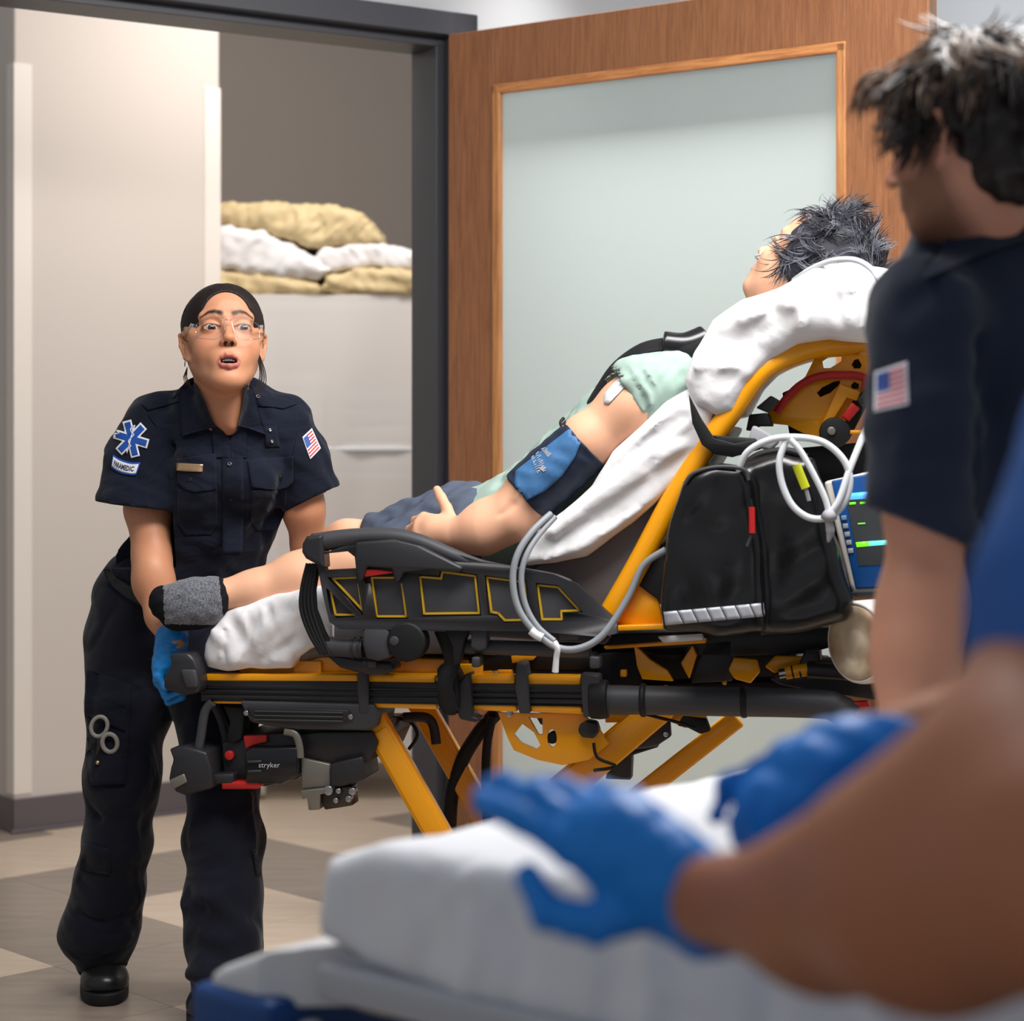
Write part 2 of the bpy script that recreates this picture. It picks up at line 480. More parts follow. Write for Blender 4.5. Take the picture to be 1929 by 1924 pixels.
# ================================================================ materials
M = {}
M['wall_left'] = mat('painted_wall_warm', srgb(203, 193, 185), .75, spec=.2, bump=(180, .12, .002))
M['wall_back'] = mat('painted_wall_taupe', srgb(168, 156, 146), .8, spec=.2, bump=(180, .1, .002))
M['wall_cor'] = mat('painted_wall_grey', srgb(182, 184, 187), .7, spec=.2, bump=(180, .1, .002))
M['guard'] = mat('corner_guard_plastic', srgb(226, 217, 208), .45)
M['base'] = mat('cove_base_rubber', srgb(98, 90, 94), .32, spec=.5, bump=(60, .15, .003))
M['steel_paint'] = mat('charcoal_door_frame_paint', srgb(66, 66, 72), .42, spec=.4, bump=(250, .08, .001))
M['tile_l'] = mat('vinyl_tile_light', srgb(206, 188, 168), .34, spec=.45, noise=(srgb(190, 168, 147), 4, (1, 6, 1), .22), bump=(30, .06, .002))
M['tile_d'] = mat('vinyl_tile_dark', srgb(150, 136, 124), .34, spec=.45, noise=(srgb(132, 118, 106), 4, (1, 6, 1), .22), bump=(30, .06, .002))
M['grout'] = mat('floor_slab', srgb(120, 108, 97), .8)
def wood(name, c1, c2, ax):
    m = bpy.data.materials.new(name); m.use_nodes = True; nt = m.node_tree; b = nt.nodes['Principled BSDF']; L = nt.links.new
    t = nt.nodes.new('ShaderNodeTexCoord'); mp = nt.nodes.new('ShaderNodeMapping'); mp.inputs['Scale'].default_value = ax
    L(t.outputs['Object'], mp.inputs['Vector'])
    n1 = nt.nodes.new('ShaderNodeTexNoise'); n1.inputs['Scale'].default_value = 9; n1.inputs['Detail'].default_value = 8; n1.inputs['Distortion'].default_value = .6
    n2 = nt.nodes.new('ShaderNodeTexNoise'); n2.inputs['Scale'].default_value = 60; n2.inputs['Detail'].default_value = 4
    L(mp.outputs[0], n1.inputs['Vector']); L(mp.outputs[0], n2.inputs['Vector'])
    ad = nt.nodes.new('ShaderNodeMath'); ad.operation = 'MULTIPLY_ADD'; ad.inputs[1].default_value = .45
    L(n2.outputs['Fac'], ad.inputs[0]); L(n1.outputs['Fac'], ad.inputs[2])
    r = nt.nodes.new('ShaderNodeValToRGB'); r.color_ramp.elements[0].position = .52; r.color_ramp.elements[1].position = .92
    r.color_ramp.elements[0].color = c1; r.color_ramp.elements[1].color = c2
    L(ad.outputs[0], r.inputs[0]); L(r.outputs[0], b.inputs['Base Color'])
    bp = nt.nodes.new('ShaderNodeBump'); bp.inputs['Strength'].default_value = .25; bp.inputs['Distance'].default_value = .001
    L(n2.outputs['Fac'], bp.inputs['Height']); L(bp.outputs[0], b.inputs['Normal'])
    b.inputs['Roughness'].default_value = .38; b.inputs['Specular IOR Level'].default_value = .4
    return m
M['wood'] = wood('oak_veneer', srgb(150, 100, 66), srgb(124, 80, 52), (16, 16, .9))
M['wood_l'] = wood('oak_bead', srgb(196, 138, 86), srgb(158, 102, 60), (12, 12, .6))
M['wood_h'] = wood('oak_bead_level', srgb(204, 142, 88), srgb(160, 98, 56), (.8, .8, 14))
def frosted():
    m = bpy.data.materials.new('frosted_door_glass'); m.use_nodes = True; nt = m.node_tree; L = nt.links.new; N = nt.nodes.new
    nt.nodes.remove(nt.nodes['Principled BSDF']); out = nt.nodes['Material Output']
    tl = N('ShaderNodeBsdfTranslucent'); tl.inputs[0].default_value = srgb(222, 232, 228)
    df = N('ShaderNodeBsdfDiffuse'); df.inputs[0].default_value = srgb(214, 224, 220)
    tr = N('ShaderNodeBsdfTransparent'); tr.inputs[0].default_value = srgb(224, 236, 230)
    gl = N('ShaderNodeBsdfGlossy'); gl.inputs['Roughness'].default_value = .12
    a = N('ShaderNodeMixShader'); a.inputs[0].default_value = .15; L(tl.outputs[0], a.inputs[1]); L(df.outputs[0], a.inputs[2])
    b = N('ShaderNodeMixShader'); b.inputs[0].default_value = .15; L(a.outputs[0], b.inputs[1]); L(tr.outputs[0], b.inputs[2])
    c = N('ShaderNodeMixShader'); fz = N('ShaderNodeFresnel'); fz.inputs[0].default_value = 1.45; L(fz.outputs[0], c.inputs[0]); L(b.outputs[0], c.inputs[1]); L(gl.outputs[0], c.inputs[2])
    L(c.outputs[0], out.inputs['Surface']); return m
M['glass'] = frosted()
def clear(name, tint, amt, rough=.04):
    m = bpy.data.materials.new(name); m.use_nodes = True; nt = m.node_tree; L = nt.links.new; N = nt.nodes.new
    nt.nodes.remove(nt.nodes['Principled BSDF']); out = nt.nodes['Material Output']
    tr = N('ShaderNodeBsdfTransparent'); tr.inputs[0].default_value = tint
    gl = N('ShaderNodeBsdfGlossy'); gl.inputs['Roughness'].default_value = rough
    lw = N('ShaderNodeFresnel'); lw.inputs[0].default_value = amt
    c = N('ShaderNodeMixShader'); L(lw.outputs[0], c.inputs[0]); L(tr.outputs[0], c.inputs[1]); L(gl.outputs[0], c.inputs[2]); L(c.outputs[0], out.inputs['Surface']); return m
M['clear'] = clear('clear_polycarbonate', srgb(250, 250, 252), 1.14)
M['clear_edge'] = clear('clear_polycarbonate_edge', srgb(236, 238, 242), 1.55, .12)
M['black'] = mat('black_plastic', srgb(38, 37, 40), .42, spec=.45, bump=(400, .15, .0006))
M['black_s'] = mat('black_gloss_plastic', srgb(22, 22, 25), .22, spec=.5)
M['rubber'] = mat('black_rubber', srgb(20, 20, 23), .6, spec=.35, bump=(300, .1, .0006))
M['dgrey'] = mat('dark_grey_plastic', srgb(60, 60, 64), .5, spec=.4, bump=(400, .12, .0006))
M['mgrey'] = mat('grey_cast_metal', srgb(128, 124, 116), .42, metal=.6)
M['steel'] = mat('brushed_steel', srgb(190, 190, 192), .28, metal=1, noise=(srgb(150, 150, 152), 40, (1, 1, 8), .3))
M['yellow'] = mat('yellow_powder_coat', srgb(240, 160, 2), .33, spec=.5, coat=.25, bump=(300, .05, .0006))
M['red'] = mat('red_plastic', srgb(186, 34, 30), .35)
M['sheet'] = mat('white_cotton_sheet', srgb(232, 230, 232), .9, spec=.15, sheen=.2, bump=(26, .3, .005), fold=(6, .5, .02, False))
M['yline'] = mat('yellow_print_line', srgb(206, 164, 34), .5)
M['white'] = mat('white_plastic', srgb(226, 228, 230), .4)
FSTEP = .0015
# ================================================================ floor with 18 inch tiles laid on the diagonal
DA = Vector((.7200, .6940, 0)); DB = Vector((-.6940, .7200, 0))
fl = mk('floor', [(-4.5, .3, -.02), (4.5, .3, -.02), (4.5, 11, -.02), (-4.5, 11, -.02), (-4.5, .3, -.004), (4.5, .3, -.004), (4.5, 11, -.004), (-4.5, 11, -.004)],
        [(0, 3, 2, 1), (4, 5, 6, 7), (0, 1, 5, 4), (1, 2, 6, 5), (2, 3, 7, 6), (3, 0, 4, 7)], M['grout'], smooth=False)
tag(fl, kind='structure')
A0, B0, SA, SB = 2.527, 4.155, .4365, .478
known = {(0, 1): 1, (0, 0): 1, (1, 1): 1, (2, 1): 1, (0, -1): 1, (-1, -1): 1, (4, 1): 1, (-1, 0): 0, (1, 0): 0, (1, -1): 0, (3, 1): 0, (1, 2): 0, (2, 2): 0, (3, 2): 0, (4, 2): 0, (0, 2): 0, (2, 0): 1, (5, 1): 0, (3, 0): 0, (2, 3): 0, (-1, 1): 1, (-1, 2): 0, (5, 2): 0, (4, 3): 0, (3, 3): 0, (6, 1): 1, (5, 3): 0, (4, 0): 0}
rnd = random.Random(5)
tile_me = {}
for i in range(-6, 16):
    for j in range(-8, 8):
        a, b = A0 + SA * (i + .5), B0 + SB * (j + .5)
        c = DA * a + DB * b
        if not (-2.6 < c.x < 2.3 and 2.0 < c.y < 10.2): continue
        if abs(c.x) > .27 * c.y + .6: continue
        dk = known.get((i, j), 1 if rnd.random() < .45 else 0)
        if dk not in tile_me:
            g = .0006; mb = MB().box((0, 0, -.002), DA * (SA / 2 - g), DB * (SB / 2 - g), Vector((0, 0, .002)))
            o = mb.build('floor_tile', M['tile_d' if dk else 'tile_l'], fl); tile_me[dk] = o.data
        else:
            o = bpy.data.objects.new('floor_tile', tile_me[dk]); link(o, fl)
        o.location = c
# ================================================================ white stub wall with corner guards and cove base
LW = Vector((.787, .617, 0)); LN = Vector((-.617, .787, 0))
LP = P(27, 850, 6.4); LP.z = 0
def wallbox(mb, a, b, t0, t1, z0, z1):
    c = LP + LW * (a + b) / 2 + LN * (t0 + t1) / 2 + Vector((0, 0, (z0 + z1) / 2))
    return mb.box(c, LW * (b - a) / 2, LN * (t1 - t0) / 2, Vector((0, 0, (z1 - z0) / 2)))
wl = wallbox(MB(), 0, .735, 0, .34, 0, 2.8).build('wall_left', M['wall_left'], bevel=.006); tag(wl, kind='structure')
for a, s in ((0, 1), (.735, -1)):
    g = MB(); w = .058
    a0, a1 = (a - .004, a + w) if s > 0 else (a - w, a + .004)
    wallbox(g, a0, a1, -.004, 0, .12, 2.42)
    b0, b1 = (a - .004, a) if s > 0 else (a, a + .004)
    wallbox(g, b0, b1, -.004, .05, .12, 2.42)
    tag(g.build('corner_guard', M['guard'], wl, bevel=.0015), 'cream plastic corner guard')
bl = MB(); wallbox(bl, -.008, .743, -.008, 0, 0, .108); wallbox(bl, -.008, 0, -.008, .348, 0, .108)
bl.box(LP + LW * .3675 + LN * -.014 + Vector((0, 0, .006)), LW * .385, LN * .008, Vector((0, 0, .006)))
bo = bl.build('baseboard_left', M['base'], bevel=.005); tag(bo, kind='structure')
# recess back wall, parallel
BP = P(350, 850, 8.2); BP.z = 0
bw = MB().box(BP + LW * .6 + LN * .06 + Vector((0, 0, 1.75)), LW * 2.2, LN * .05, Vector((0, 0, 1.75))).build('wall_back', M['wall_back']); tag(bw, kind='structure')
bb = MB().box(BP + LW * .6 + LN * 0 + Vector((0, 0, .054)), LW * 2.2, LN * .01, Vector((0, 0, .054))).build('baseboard_back', M['base']); tag(bb, kind='structure')
# wall beyond the stub on the far left
fw = MB().box(LP + LN * 1.6 + LW * -.9 + Vector((0, 0, 1.4)), LW * .9, LN * .05, Vector((0, 0, 1.4))).build('wall_far', mat('painted_wall_tan', srgb(214, 200, 178), .75, spec=.2, bump=(180, .1, .002))); tag(fw, kind='structure')
# ================================================================ door opening: metal frame, corridor wall, oak door
KD = 1.22; HG = P(845, 850, 4.54 * KD); HG.z = 0                      # hinge edge of the door
FD = Vector((.851, .525, 0)).normalized(); FN = Vector((-.525, .851, 0)).normalized()   # along / into the doorway wall
def fbox(mb, a, b, t0, t1, z0, z1):
    if a > -2.9: a *= KD
    if b < 3: b *= KD
    c = HG + FD * (a + b) / 2 + FN * (t0 + t1) / 2 + Vector((0, 0, (z0 + z1) / 2))
    return mb.box(c, FD * (b - a) / 2, FN * (t1 - t0) / 2, Vector((0, 0, (z1 - z0) / 2)))
DT = 1.2 + .928 * KD
fr = MB()
fbox(fr, .018, .082, .012, .20, 0, DT + .067)         # hinge-side casing and jamb
fbox(fr, -1.65, .082, .012, .20, DT + .002, DT + .067)    # header
frame = fr.build('trim_1', M['steel_paint'], bevel=.003); tag(frame, kind='structure')
st = MB(); fbox(st, -.004, .018, .06, .20, 0, DT - .02); fbox(st, -1.6, .018, .06, .20, DT - .022, DT + .002)
st.build('door_stop', M['steel_paint'], frame, bevel=.002)
lj = fbox(MB(), -1.70, -1.65, .012, .20, 0, DT + .067).build('trim_2', M['steel_paint'], bevel=.003); tag(lj, kind='structure')
for z in (.25, 1.1, 1.93):
    MB().cyl(HG + FD * .012 + FN * .006 + Vector((0, 0, z - .055)), HG + FD * .012 + FN * .006 + Vector((0, 0, z + .055)), .007, 14).build('hinge', M['steel'], frame, smooth=True)
cw = MB()
fbox(cw, .082, 3.4, .03, .16, 0, 3.2); fbox(cw, -3.0, .082, .03, .16, DT + .067, 3.2); fbox(cw, -3.0, -1.70, .03, .16, 0, DT + .067)
cwo = cw.build('wall_right', M['wall_cor']); tag(cwo, kind='structure')
w3 = fbox(MB(), 1.72, 1.80, .012, .03, 0, 2.6).build('trim_3', M['white'] if 'white' in M else M['guard'], bevel=.002); tag(w3, kind='structure')
w4 = fbox(MB(), 1.80, 2.7, .022, .03, 0, 2.6).build('door_2', M['white'], bevel=.002); tag(w4, kind='structure')
cb = fbox(MB(), .09, 3.4, .02, .03, 0, .10).build('baseboard_right', M['base'], bevel=.003); tag(cb, kind='structure')
DD = Vector((.824, -.567, 0)).normalized(); DN = Vector((.567, .824, 0)).normalized()    # along the open leaf / its far side
def dbox(mb, a, b, t0, t1, z0, z1):
    c = HG + DD * (a + b) / 2 + DN * (t0 + t1) / 2 + Vector((0, 0, (z0 + z1) / 2))
    return mb.box(c, DD * (b - a) / 2, DN * (t1 - t0) / 2, Vector((0, 0, (z1 - z0) / 2)))
door = bpy.data.objects.new('door_1', None); COL.objects.link(door); door.location = HG; tag(door, kind='structure')
DWID, SL, SR, GT, GB = 1.137 * KD, .122 * KD, .965 * KD, 1.2 + .802 * KD, .26
dbox(MB(), 0, SL, 0, .045, .01, DT).build('stile', M['wood'], door, bevel=.0015)
dbox(MB(), SR, DWID, 0, .045, .01, DT).build('stile', M['wood'], door, bevel=.0015)
dbox(MB(), SL, SR, 0, .045, GT, DT).build('rail', M['wood'], door, bevel=.001)
dbox(MB(), SL, SR, 0, .045, .01, GB).build('rail', M['wood'], door, bevel=.001)
def bead(a, b, z0, z1, m):
    mb = MB(); dbox(mb, a, b, -.006, .012, z0, z1); mb.build('glazing_bead', m, door, bevel=.004)
bw_ = .024
bead(SL - .002, SL + bw_, GB, GT, M['wood_l']); bead(SR - bw_, SR + .002, GB, GT, M['wood_l'])
bead(SL - .002, SR + .002, GT - bw_, GT + .002, M['wood_h']); bead(SL - .002, SR + .002, GB - .002, GB + bw_, M['wood_h'])
gpl = [HG + DD * a + DN * .015 + Vector((0, 0, z)) for a, z in ((SL + .004, GB + .004), (SR - .004, GB + .004), (SR - .004, GT - .004), (SL + .004, GT - .004))]
mk('glass_pane', gpl, [(0, 1, 2, 3)], M['glass'], door, smooth=False)
dbox(MB(), DWID, DWID + .003, .002, .043, .01, DT).build('edge_strip', mat('door_edge_brown', srgb(138, 106, 84), .5, noise=(srgb(120, 88, 68), 9, (4, 4, .5), .2)), door)
# ================================================================ people: shared builders
def frame_of(fwd, up=(0, 0, 1), roll=0):
    """columns: local x (figure's left), y (forward), z (up)"""
    y = Vector(fwd).normalized(); z = Vector(up); z = (z - y * z.dot(y)).normalized(); x = y.cross(z)
    R = Matrix((x, y, z)).transposed()
    return R @ Matrix.Rotation(roll, 3, 'Y')
def head_field(h, lo, hi, mouth=0.0, male=False, gaze=None):
    F = Field(lo, hi, h)
    F.ell((0, -.012, .030), (.073, .094, .086), 0)
    F.ell((0, .040, .046), (.058, .047, .048), .02)
    F.ell((0, .022, -.035), (.0575 if not male else .062, .064, .082), .03)
    for s in (-1, 1):
        F.cone((s * (.050 if male else .046), -.006, -.050), (s * .018, .058, -.101), .020, .018, .03)
        F.ell((s * .040, .050, -.036), (.026, .025, .027), .025)
        F.cone((s * .012, .081, .026), (s * .046, .066, .026), .009, .008, .014)
        F.cone((s * .066, .01, .02), (s * .063, .03, .0), .012, .010, .03)
    F.ell((0, .070, -.103 - mouth * .006), (.023, .017, .017), .022)
    F.ell((0, .073, -.066), (.033, .020, .026), .02)
    for s in (-1, 1): F.ell((s * .033, .096, .001), (.021, .015, .0125), .014, 'cut')
    # nose
    nf = 0 if male else .0045
    F.chain([(0, .080, .016), (0, .089 - nf * .3, -.005), (0, .106 - nf, -.029)], [.0075, .0068, .0090], .012)
    F.ell((0, .108 - nf, -.033), (.0110, .0102, .0092), .006)
    for s in (-1, 1):
        F.ell((s * (.0122 - nf * .35), .096 - nf * .6, -.0380), (.0080 - nf * .3, .0100, .0072 - nf * .1), .005)
        F.ell((s * .0062, .1015 - nf * .6, -.0455), (.0038, .0068, .0058), .001, 'cut')
    # lips
    mw = .90; mz = -.003 * mouth
    up = [(-.0255 * mw, .081, -.0725 + mz), (-.014 * mw, .0905, -.0650 + mz), (-.004, .0945, -.0625 + mz), (0, .0940, -.0632 + mz), (.004, .0945, -.0625 + mz), (.014 * mw, .0905, -.0650 + mz), (.0255 * mw, .081, -.0725 + mz)]
    dn = [(-.0255 * mw, .081, -.0735 + mz), (-.014 * mw, .0890, -.0740 - mouth * .0080 + mz), (0, .0915, -.0750 - mouth * .0100 + mz), (.014 * mw, .0890, -.0740 - mouth * .0080 + mz), (.0255 * mw, .081, -.0735 + mz)]
    F.chain(up, [.0024, .0044, .0050, .0047, .0050, .0044, .0024], .003)
    F.chain(dn, [.0026, .0058, .0068, .0058, .0026], .003)
    if mouth: F.ell((0, .094, -.0745 + mz), (.0170, .022, .0054 * mouth + .001), .002, 'cut')
    else: F.chain([(-.024, .0865, -.0690), (-.012, .0965, -.0680), (0, .0995, -.0683), (.012, .0965, -.0680), (.024, .0865, -.0690)], [.0008, .001, .001, .001, .0008], .002, 'cut')
    # eyes: lids with an opening
    for s in (-1, 1):
        F.ell((s * .0325, .0705, .0), (.0175, .0156, .0150), .006)
        F.ell((s * .0325, .0890, -.0010), (.0190, .0135, .0068), .001, 'cut')
    # ears
    for s in (-1, 1):
        F.cone((s * .075, -.012, .010), (s * .073, -.002, -.034), .010, .007, .008, flat=((1, 0, 0), .8))
        F.chain([(s * .0745, .008, .002), (s * .081, .000, .017), (s * .087, -.016, .018), (s * .086, -.020, -.004), (s * .078, -.008, -.034), (s * .072, .003, -.042)], [.004, .0042, .0045, .0042, .0045, .0060], .003)
        F.ell((s * .0865, -.005, -.006), (.007, .009, .017), .004, 'cut')
    return F, up, dn
def seg_dist(V, pts):
    best = np.full(len(V), 9.0); P0 = np.array(pts, float)
    for a, b in zip(P0[:-1], P0[1:]):
        ab = b - a; t = np.clip(((V - a) @ ab) / (ab @ ab), 0, 1); best = np.minimum(best, np.linalg.norm(V - a - t[:, None] * ab, axis=1))
    return best
def mixc(A, c, w):
    w = np.clip(w, 0, 1)[:, None]; return A * (1 - w) + np.array(c[:3])[None, :] * w
def head_tint(V, up, dn, skin, lip, brow, mouth=0, brow_r=.0056, liner=1.0):
    C = np.tile(np.array(skin[:3]), (len(V), 1)); x, y, z = V.T
    blush = np.exp(-(((np.abs(x) - .042) / .018) ** 2 + ((z + .036) / .018) ** 2 + ((y - .06) / .03) ** 2))
    C = mixc(C, (C[0] * np.array([1.0, .80, .74])), blush * .6)
    C = mixc(C, (C[0] * np.array([.98, .78, .72])), np.exp(-((x / .014) ** 2 + ((z + .036) / .012) ** 2 + ((y - .108) / .02) ** 2)) * .5)
    mz = -.003 * mouth; xm = .0245; q = np.clip(1 - (x / xm) ** 2, 0, 1); zc = -.0735 + mz
    zt = zc + (.0140 - .0012 * np.exp(-(x / .003) ** 2)) * q ** .8; zb = zc - (.0115 + .0105 * mouth) * q ** .6
    C = mixc(C, lip, np.minimum(np.minimum((zt - z) / .0010, (z - zb) / .0010), (y - .074) / .002) * (np.abs(x) < xm))
    inside = (y < .0925) & (y > .05) & (np.abs(x) < .0165) & (np.abs(z + .0775) < .0054 * mouth + .001)
    if mouth: C = mixc(C, (.05, .01, .01), inside * .9)
    for s in (-1, 1):
        q = V.copy(); q[:, 1] = 0
        b = seg_dist(q, [(s * .0125, 0, .0265), (s * .024, 0, .0305), (s * .037, 0, .0310), (s * .052, 0, .0230)])
        wdt = brow_r * (1 - np.clip((np.abs(x) - .03) / .03, 0, .6))
        C = mixc(C, brow, (1.25 - b / wdt) * 1.1 * (y > .03))
        e = np.sqrt(((x - s * .0325) / .0168) ** 2 + ((z + .0010) / .0062) ** 2)
        C = mixc(C, brow, (1 - np.abs(e - 1.05) / .28) * liner * (y > .055) * np.where(z > -.001, 1, .5))
        n = np.sqrt(((x - s * .0062) / .0044) ** 2 + ((z + .0445) / .0058) ** 2 + ((y - .0995) / .0085) ** 2)
        C = mixc(C, (.03, .008, .005), (1.15 - n) * 4)
    return np.concatenate([C, np.ones((len(V), 1))], 1)
def eyeball(parent, T, s, gaze, irisc, m, r=.0136):
    """T maps head-local to world"""
    c = Vector((s * .0325, .0710, 0)); g = Vector(gaze).normalized()
    vs, fs, cs = [], [], []; a = g.orthogonal().normalized(); b = g.cross(a)
    angs = [0, .10, .19, .21, .28, .38, .50, .58, .60, .63, .7, .9, 1.2, 1.6]
    for i, t in enumerate(angs):
        for k in range(24):
            f = 2 * math.pi * k / 24
            vs.append(T @ (c + (g * math.cos(t) + (a * math.cos(f) + b * math.sin(f)) * math.sin(t)) * r))
            cs.append((.008, .006, .006, 1) if t < .20 else (tuple(irisc) + (1,) if t < .59 else ((.03, .02, .018, 1) if t < .64 else (.60, .54, .52, 1))))
    for i in range(len(angs) - 1):
        for k in range(24): fs.append((i * 24 + k, i * 24 + (k + 1) % 24, (i + 1) * 24 + (k + 1) % 24, (i + 1) * 24 + k))
    return mk('eyeball', vs, fs, m, parent, attr=cs)
def hand_segs(Wr, F_, N_, S_, s=1.0, curl=None, spread=(.12, .03, -.05, -.14), thumb=None, rk=1.0):
    """list of (a, b, ra, rb, k) for a hand: wrist, forward, back-of-hand normal, thumb side"""
    Wr, F_, N_, S_ = Vector(Wr), Vector(F_).normalized(), Vector(N_), Vector(S_)
    N_ = (N_ - F_ * N_.dot(F_)).normalized(); S2 = F_.cross(N_); S_ = S2 if S2.dot(S_) > 0 else -S2
    curl = curl or [(15, 20, 12)] * 4; out = []
    off = (.027, .009, -.009, -.026); fw = (.088, .092, .087, .077)
    ln = ((.043, .027, .022), (.048, .031, .023), (.044, .029, .023), (.034, .022, .020)); rr = (.0100, .0102, .0096, .0084)
    for j in range(4):
        kn = Wr + F_ * fw[j] * s + S_ * off[j] * s
        out.append((Wr + S_ * off[j] * .55 * s + F_ * .008 * s, kn, .0165 * s, .0118 * s, .014 * s))
        d = (F_ + S_ * spread[j]).normalized(); ax = d.cross(N_).normalized(); p = kn; ang = 0; r = rr[j] * s * rk
        for q in range(3):
            ang += math.radians(curl[j][q]); dd = Matrix.Rotation(-ang, 3, ax) @ d
            if dd.dot(N_) > 0 and ang > 0.02: dd = Matrix.Rotation(ang, 3, ax) @ d
            e = p + dd * ln[j][q] * s
            out.append((p, e, r, r * (.93 if q < 2 else .82), .004 * s)); p = e; r *= .93
    tb = Wr + F_ * .018 * s + S_ * .020 * s - N_ * .004 * s
    tdirs = thumb or [(.75, .65, -.2), (.9, .35, -.2), (.95, .2, -.2)]
    p = tb; r = .0165 * s
    for q, (f, sd, n) in enumerate(tdirs):
        d = (F_ * f + S_ * sd + N_ * n).normalized(); e = p + d * (.044, .034, .028)[q] * s
        out.append((p, e, r, (.0125, .0112, .0090)[q] * s * rk, .012 * s if q == 0 else .004 * s)); p = e; r = (.0118, .0108)[min(q, 1)] * s * rk
    out.append((Wr - F_ * .01 * s, Wr + F_ * .05 * s, .024 * s, .026 * s, .02 * s))
    return out
def add_segs(F, segs):
    for a, b, ra, rb, k in segs: F.cone(a, b, ra, rb, k)
    return F
def strand_mesh(name, strands, m, parent, n=4, kind=None, attr=None):
    """strands: list of (points, radius list)"""
    V, Q = [], []
    base = 0
    for pts, rs in strands:
        if len(pts) == 4: pts = smooth_path(pts, 5)
        pts = np.array([tuple(p) for p in pts]); m_ = len(pts)
        t = np.gradient(pts, axis=0); t /= np.linalg.norm(t, axis=1)[:, None] + 1e-9
        up = np.array([.31, .2, .93]); a = np.cross(t, up); a /= np.linalg.norm(a, axis=1)[:, None] + 1e-9; b = np.cross(t, a)
        rs = np.interp(np.linspace(0, 1, m_), np.linspace(0, 1, len(rs)), rs)
        for k in range(n):
            f = 2 * math.pi * k / n
            V.append(pts + rs[:, None] * (a * math.cos(f) + b * math.sin(f)))
        i = np.arange(m_ - 1)
        for k in range(n):
            k2 = (k + 1) % n; Q.append(np.stack([base + k * m_ + i, base + k2 * m_ + i, base + k2 * m_ + i + 1, base + k * m_ + i + 1], 1))
        base += m_ * n
    o = mk(name, np.concatenate(V), np.concatenate(Q), m, parent)
    if kind: o['kind'] = kind
    return o
M['skin_w'] = mat('warm_tan_skin', (1, 1, 1, 1), .46, spec=.42, sss=.12, vcol='tint', bump=(900, .10, .0008))
M['eye'] = mat('eyeball_surface', (1, 1, 1, 1), .08, spec=.6, vcol='tint')
M['hair_dark'] = mat('dark_brown_hair', srgb(30, 20, 17), .5, spec=.25, bump=(26, .6, .004, (9, 9, 1.2)))
M['navy'] = mat('navy_uniform_cloth', srgb(22, 26, 40), .88, spec=.14, sheen=.10, bump=(420, .25, .0008), fold=(7, .55, .03, False, (1, 1, 1.5)))
M['navy_t'] = mat('dark_navy_trouser_cloth', srgb(13, 16, 29), .8, spec=.18, sheen=.14, bump=(420, .25, .0008), fold=(5, .6, .04, False, (1, 1, 1.3)))
M['navy_edge'] = mat('navy_cloth_seams', srgb(22, 26, 40), .7, spec=.3)
M['belt'] = mat('black_webbing_belt', srgb(24, 22, 24), .5, spec=.4, bump=(500, .4, .001))
M['glove'] = mat('blue_nitrile_glove', srgb(20, 126, 200), .38, spec=.5, sss=.05, bump=(75, .55, .0022))
M['leather'] = mat('black_boot_leather', srgb(26, 25, 26), .3, spec=.5, bump=(160, .25, .001))
M['teeth'] = mat('teeth_enamel', srgb(236, 230, 222), .25)
M['patch_w'] = mat('patch_white_thread', srgb(226, 226, 232), .8, bump=(900, .4, .0006))
M['patch_b'] = mat('patch_blue_thread', srgb(22, 74, 160), .75, bump=(900, .4, .0006))
M['patch_r'] = mat('patch_red_thread', srgb(200, 44, 52), .75, bump=(900, .4, .0006))
M['patch_n'] = mat('patch_navy_thread', srgb(30, 34, 74), .75)
M['brass'] = mat('brushed_brass', srgb(214, 176, 136), .3, metal=.9)
def flag_patch(target_tree, parent, quad, label, pale=0):
    """small flag patch: quad = tl, tr, br, bl in pixels"""
    tl, tr, br, bl = [np.array(p, float) for p in quad]
    def at(u, v): p = (tl * (1 - u) + tr * u) * (1 - v) + (bl * (1 - u) + br * u) * v; return (p[0], p[1])
    def rect(u0, v0, u1, v1, n=4): return [at(u0 + (u1 - u0) * i / n, v0) for i in range(n)] + [at(u1, v0 + (v1 - v0) * i / n) for i in range(n)] + [at(u1 - (u1 - u0) * i / n, v1) for i in range(n)] + [at(u0, v1 - (v1 - v0) * i / n) for i in range(n)]
    p = drape('flag_patch', [rect(0, 0, 1, 1)], target_tree, M['patch_w'], parent, .0010, .0012); p['label'] = label
    e = .075; st = []
    for i in range(7):
        v0 = e + (1 - 2 * e) * (2 * i) / 13; v1 = e + (1 - 2 * e) * (2 * i + 1) / 13
        st.append(rect(.47 if i < 4 else e, v0, 1 - e, v1, 3))
    a = drape('stripes', st, target_tree, M['patch_r'], p, .0022, .0006)
    c = drape('canton', [rect(e, e, .46, e + (1 - 2 * e) * 7 / 13)], target_tree, M['patch_b'], p, .0022, .0006)
    stars = []
    for r in range(5):
        for q in range(6 if r % 2 == 0 else 5):
            u = e + .035 + (.385 - .05) * (q + (.5 if r % 2 else 0)) / 5.2; v = e + .05 + (.46 - .08) * r / 4.2
            rr = .016
            stars.append([at(u + rr * (1 if k % 2 == 0 else .45) * math.cos(k * math.pi / 5 - 1.57), v + rr * 1.1 * (1 if k % 2 == 0 else .45) * math.sin(k * math.pi / 5 - 1.57)) for k in range(10)])
    drape('stars', stars, target_tree, M['patch_w'], p, .0032, .0004, cuts=0)['kind'] = 'stuff'
    return p
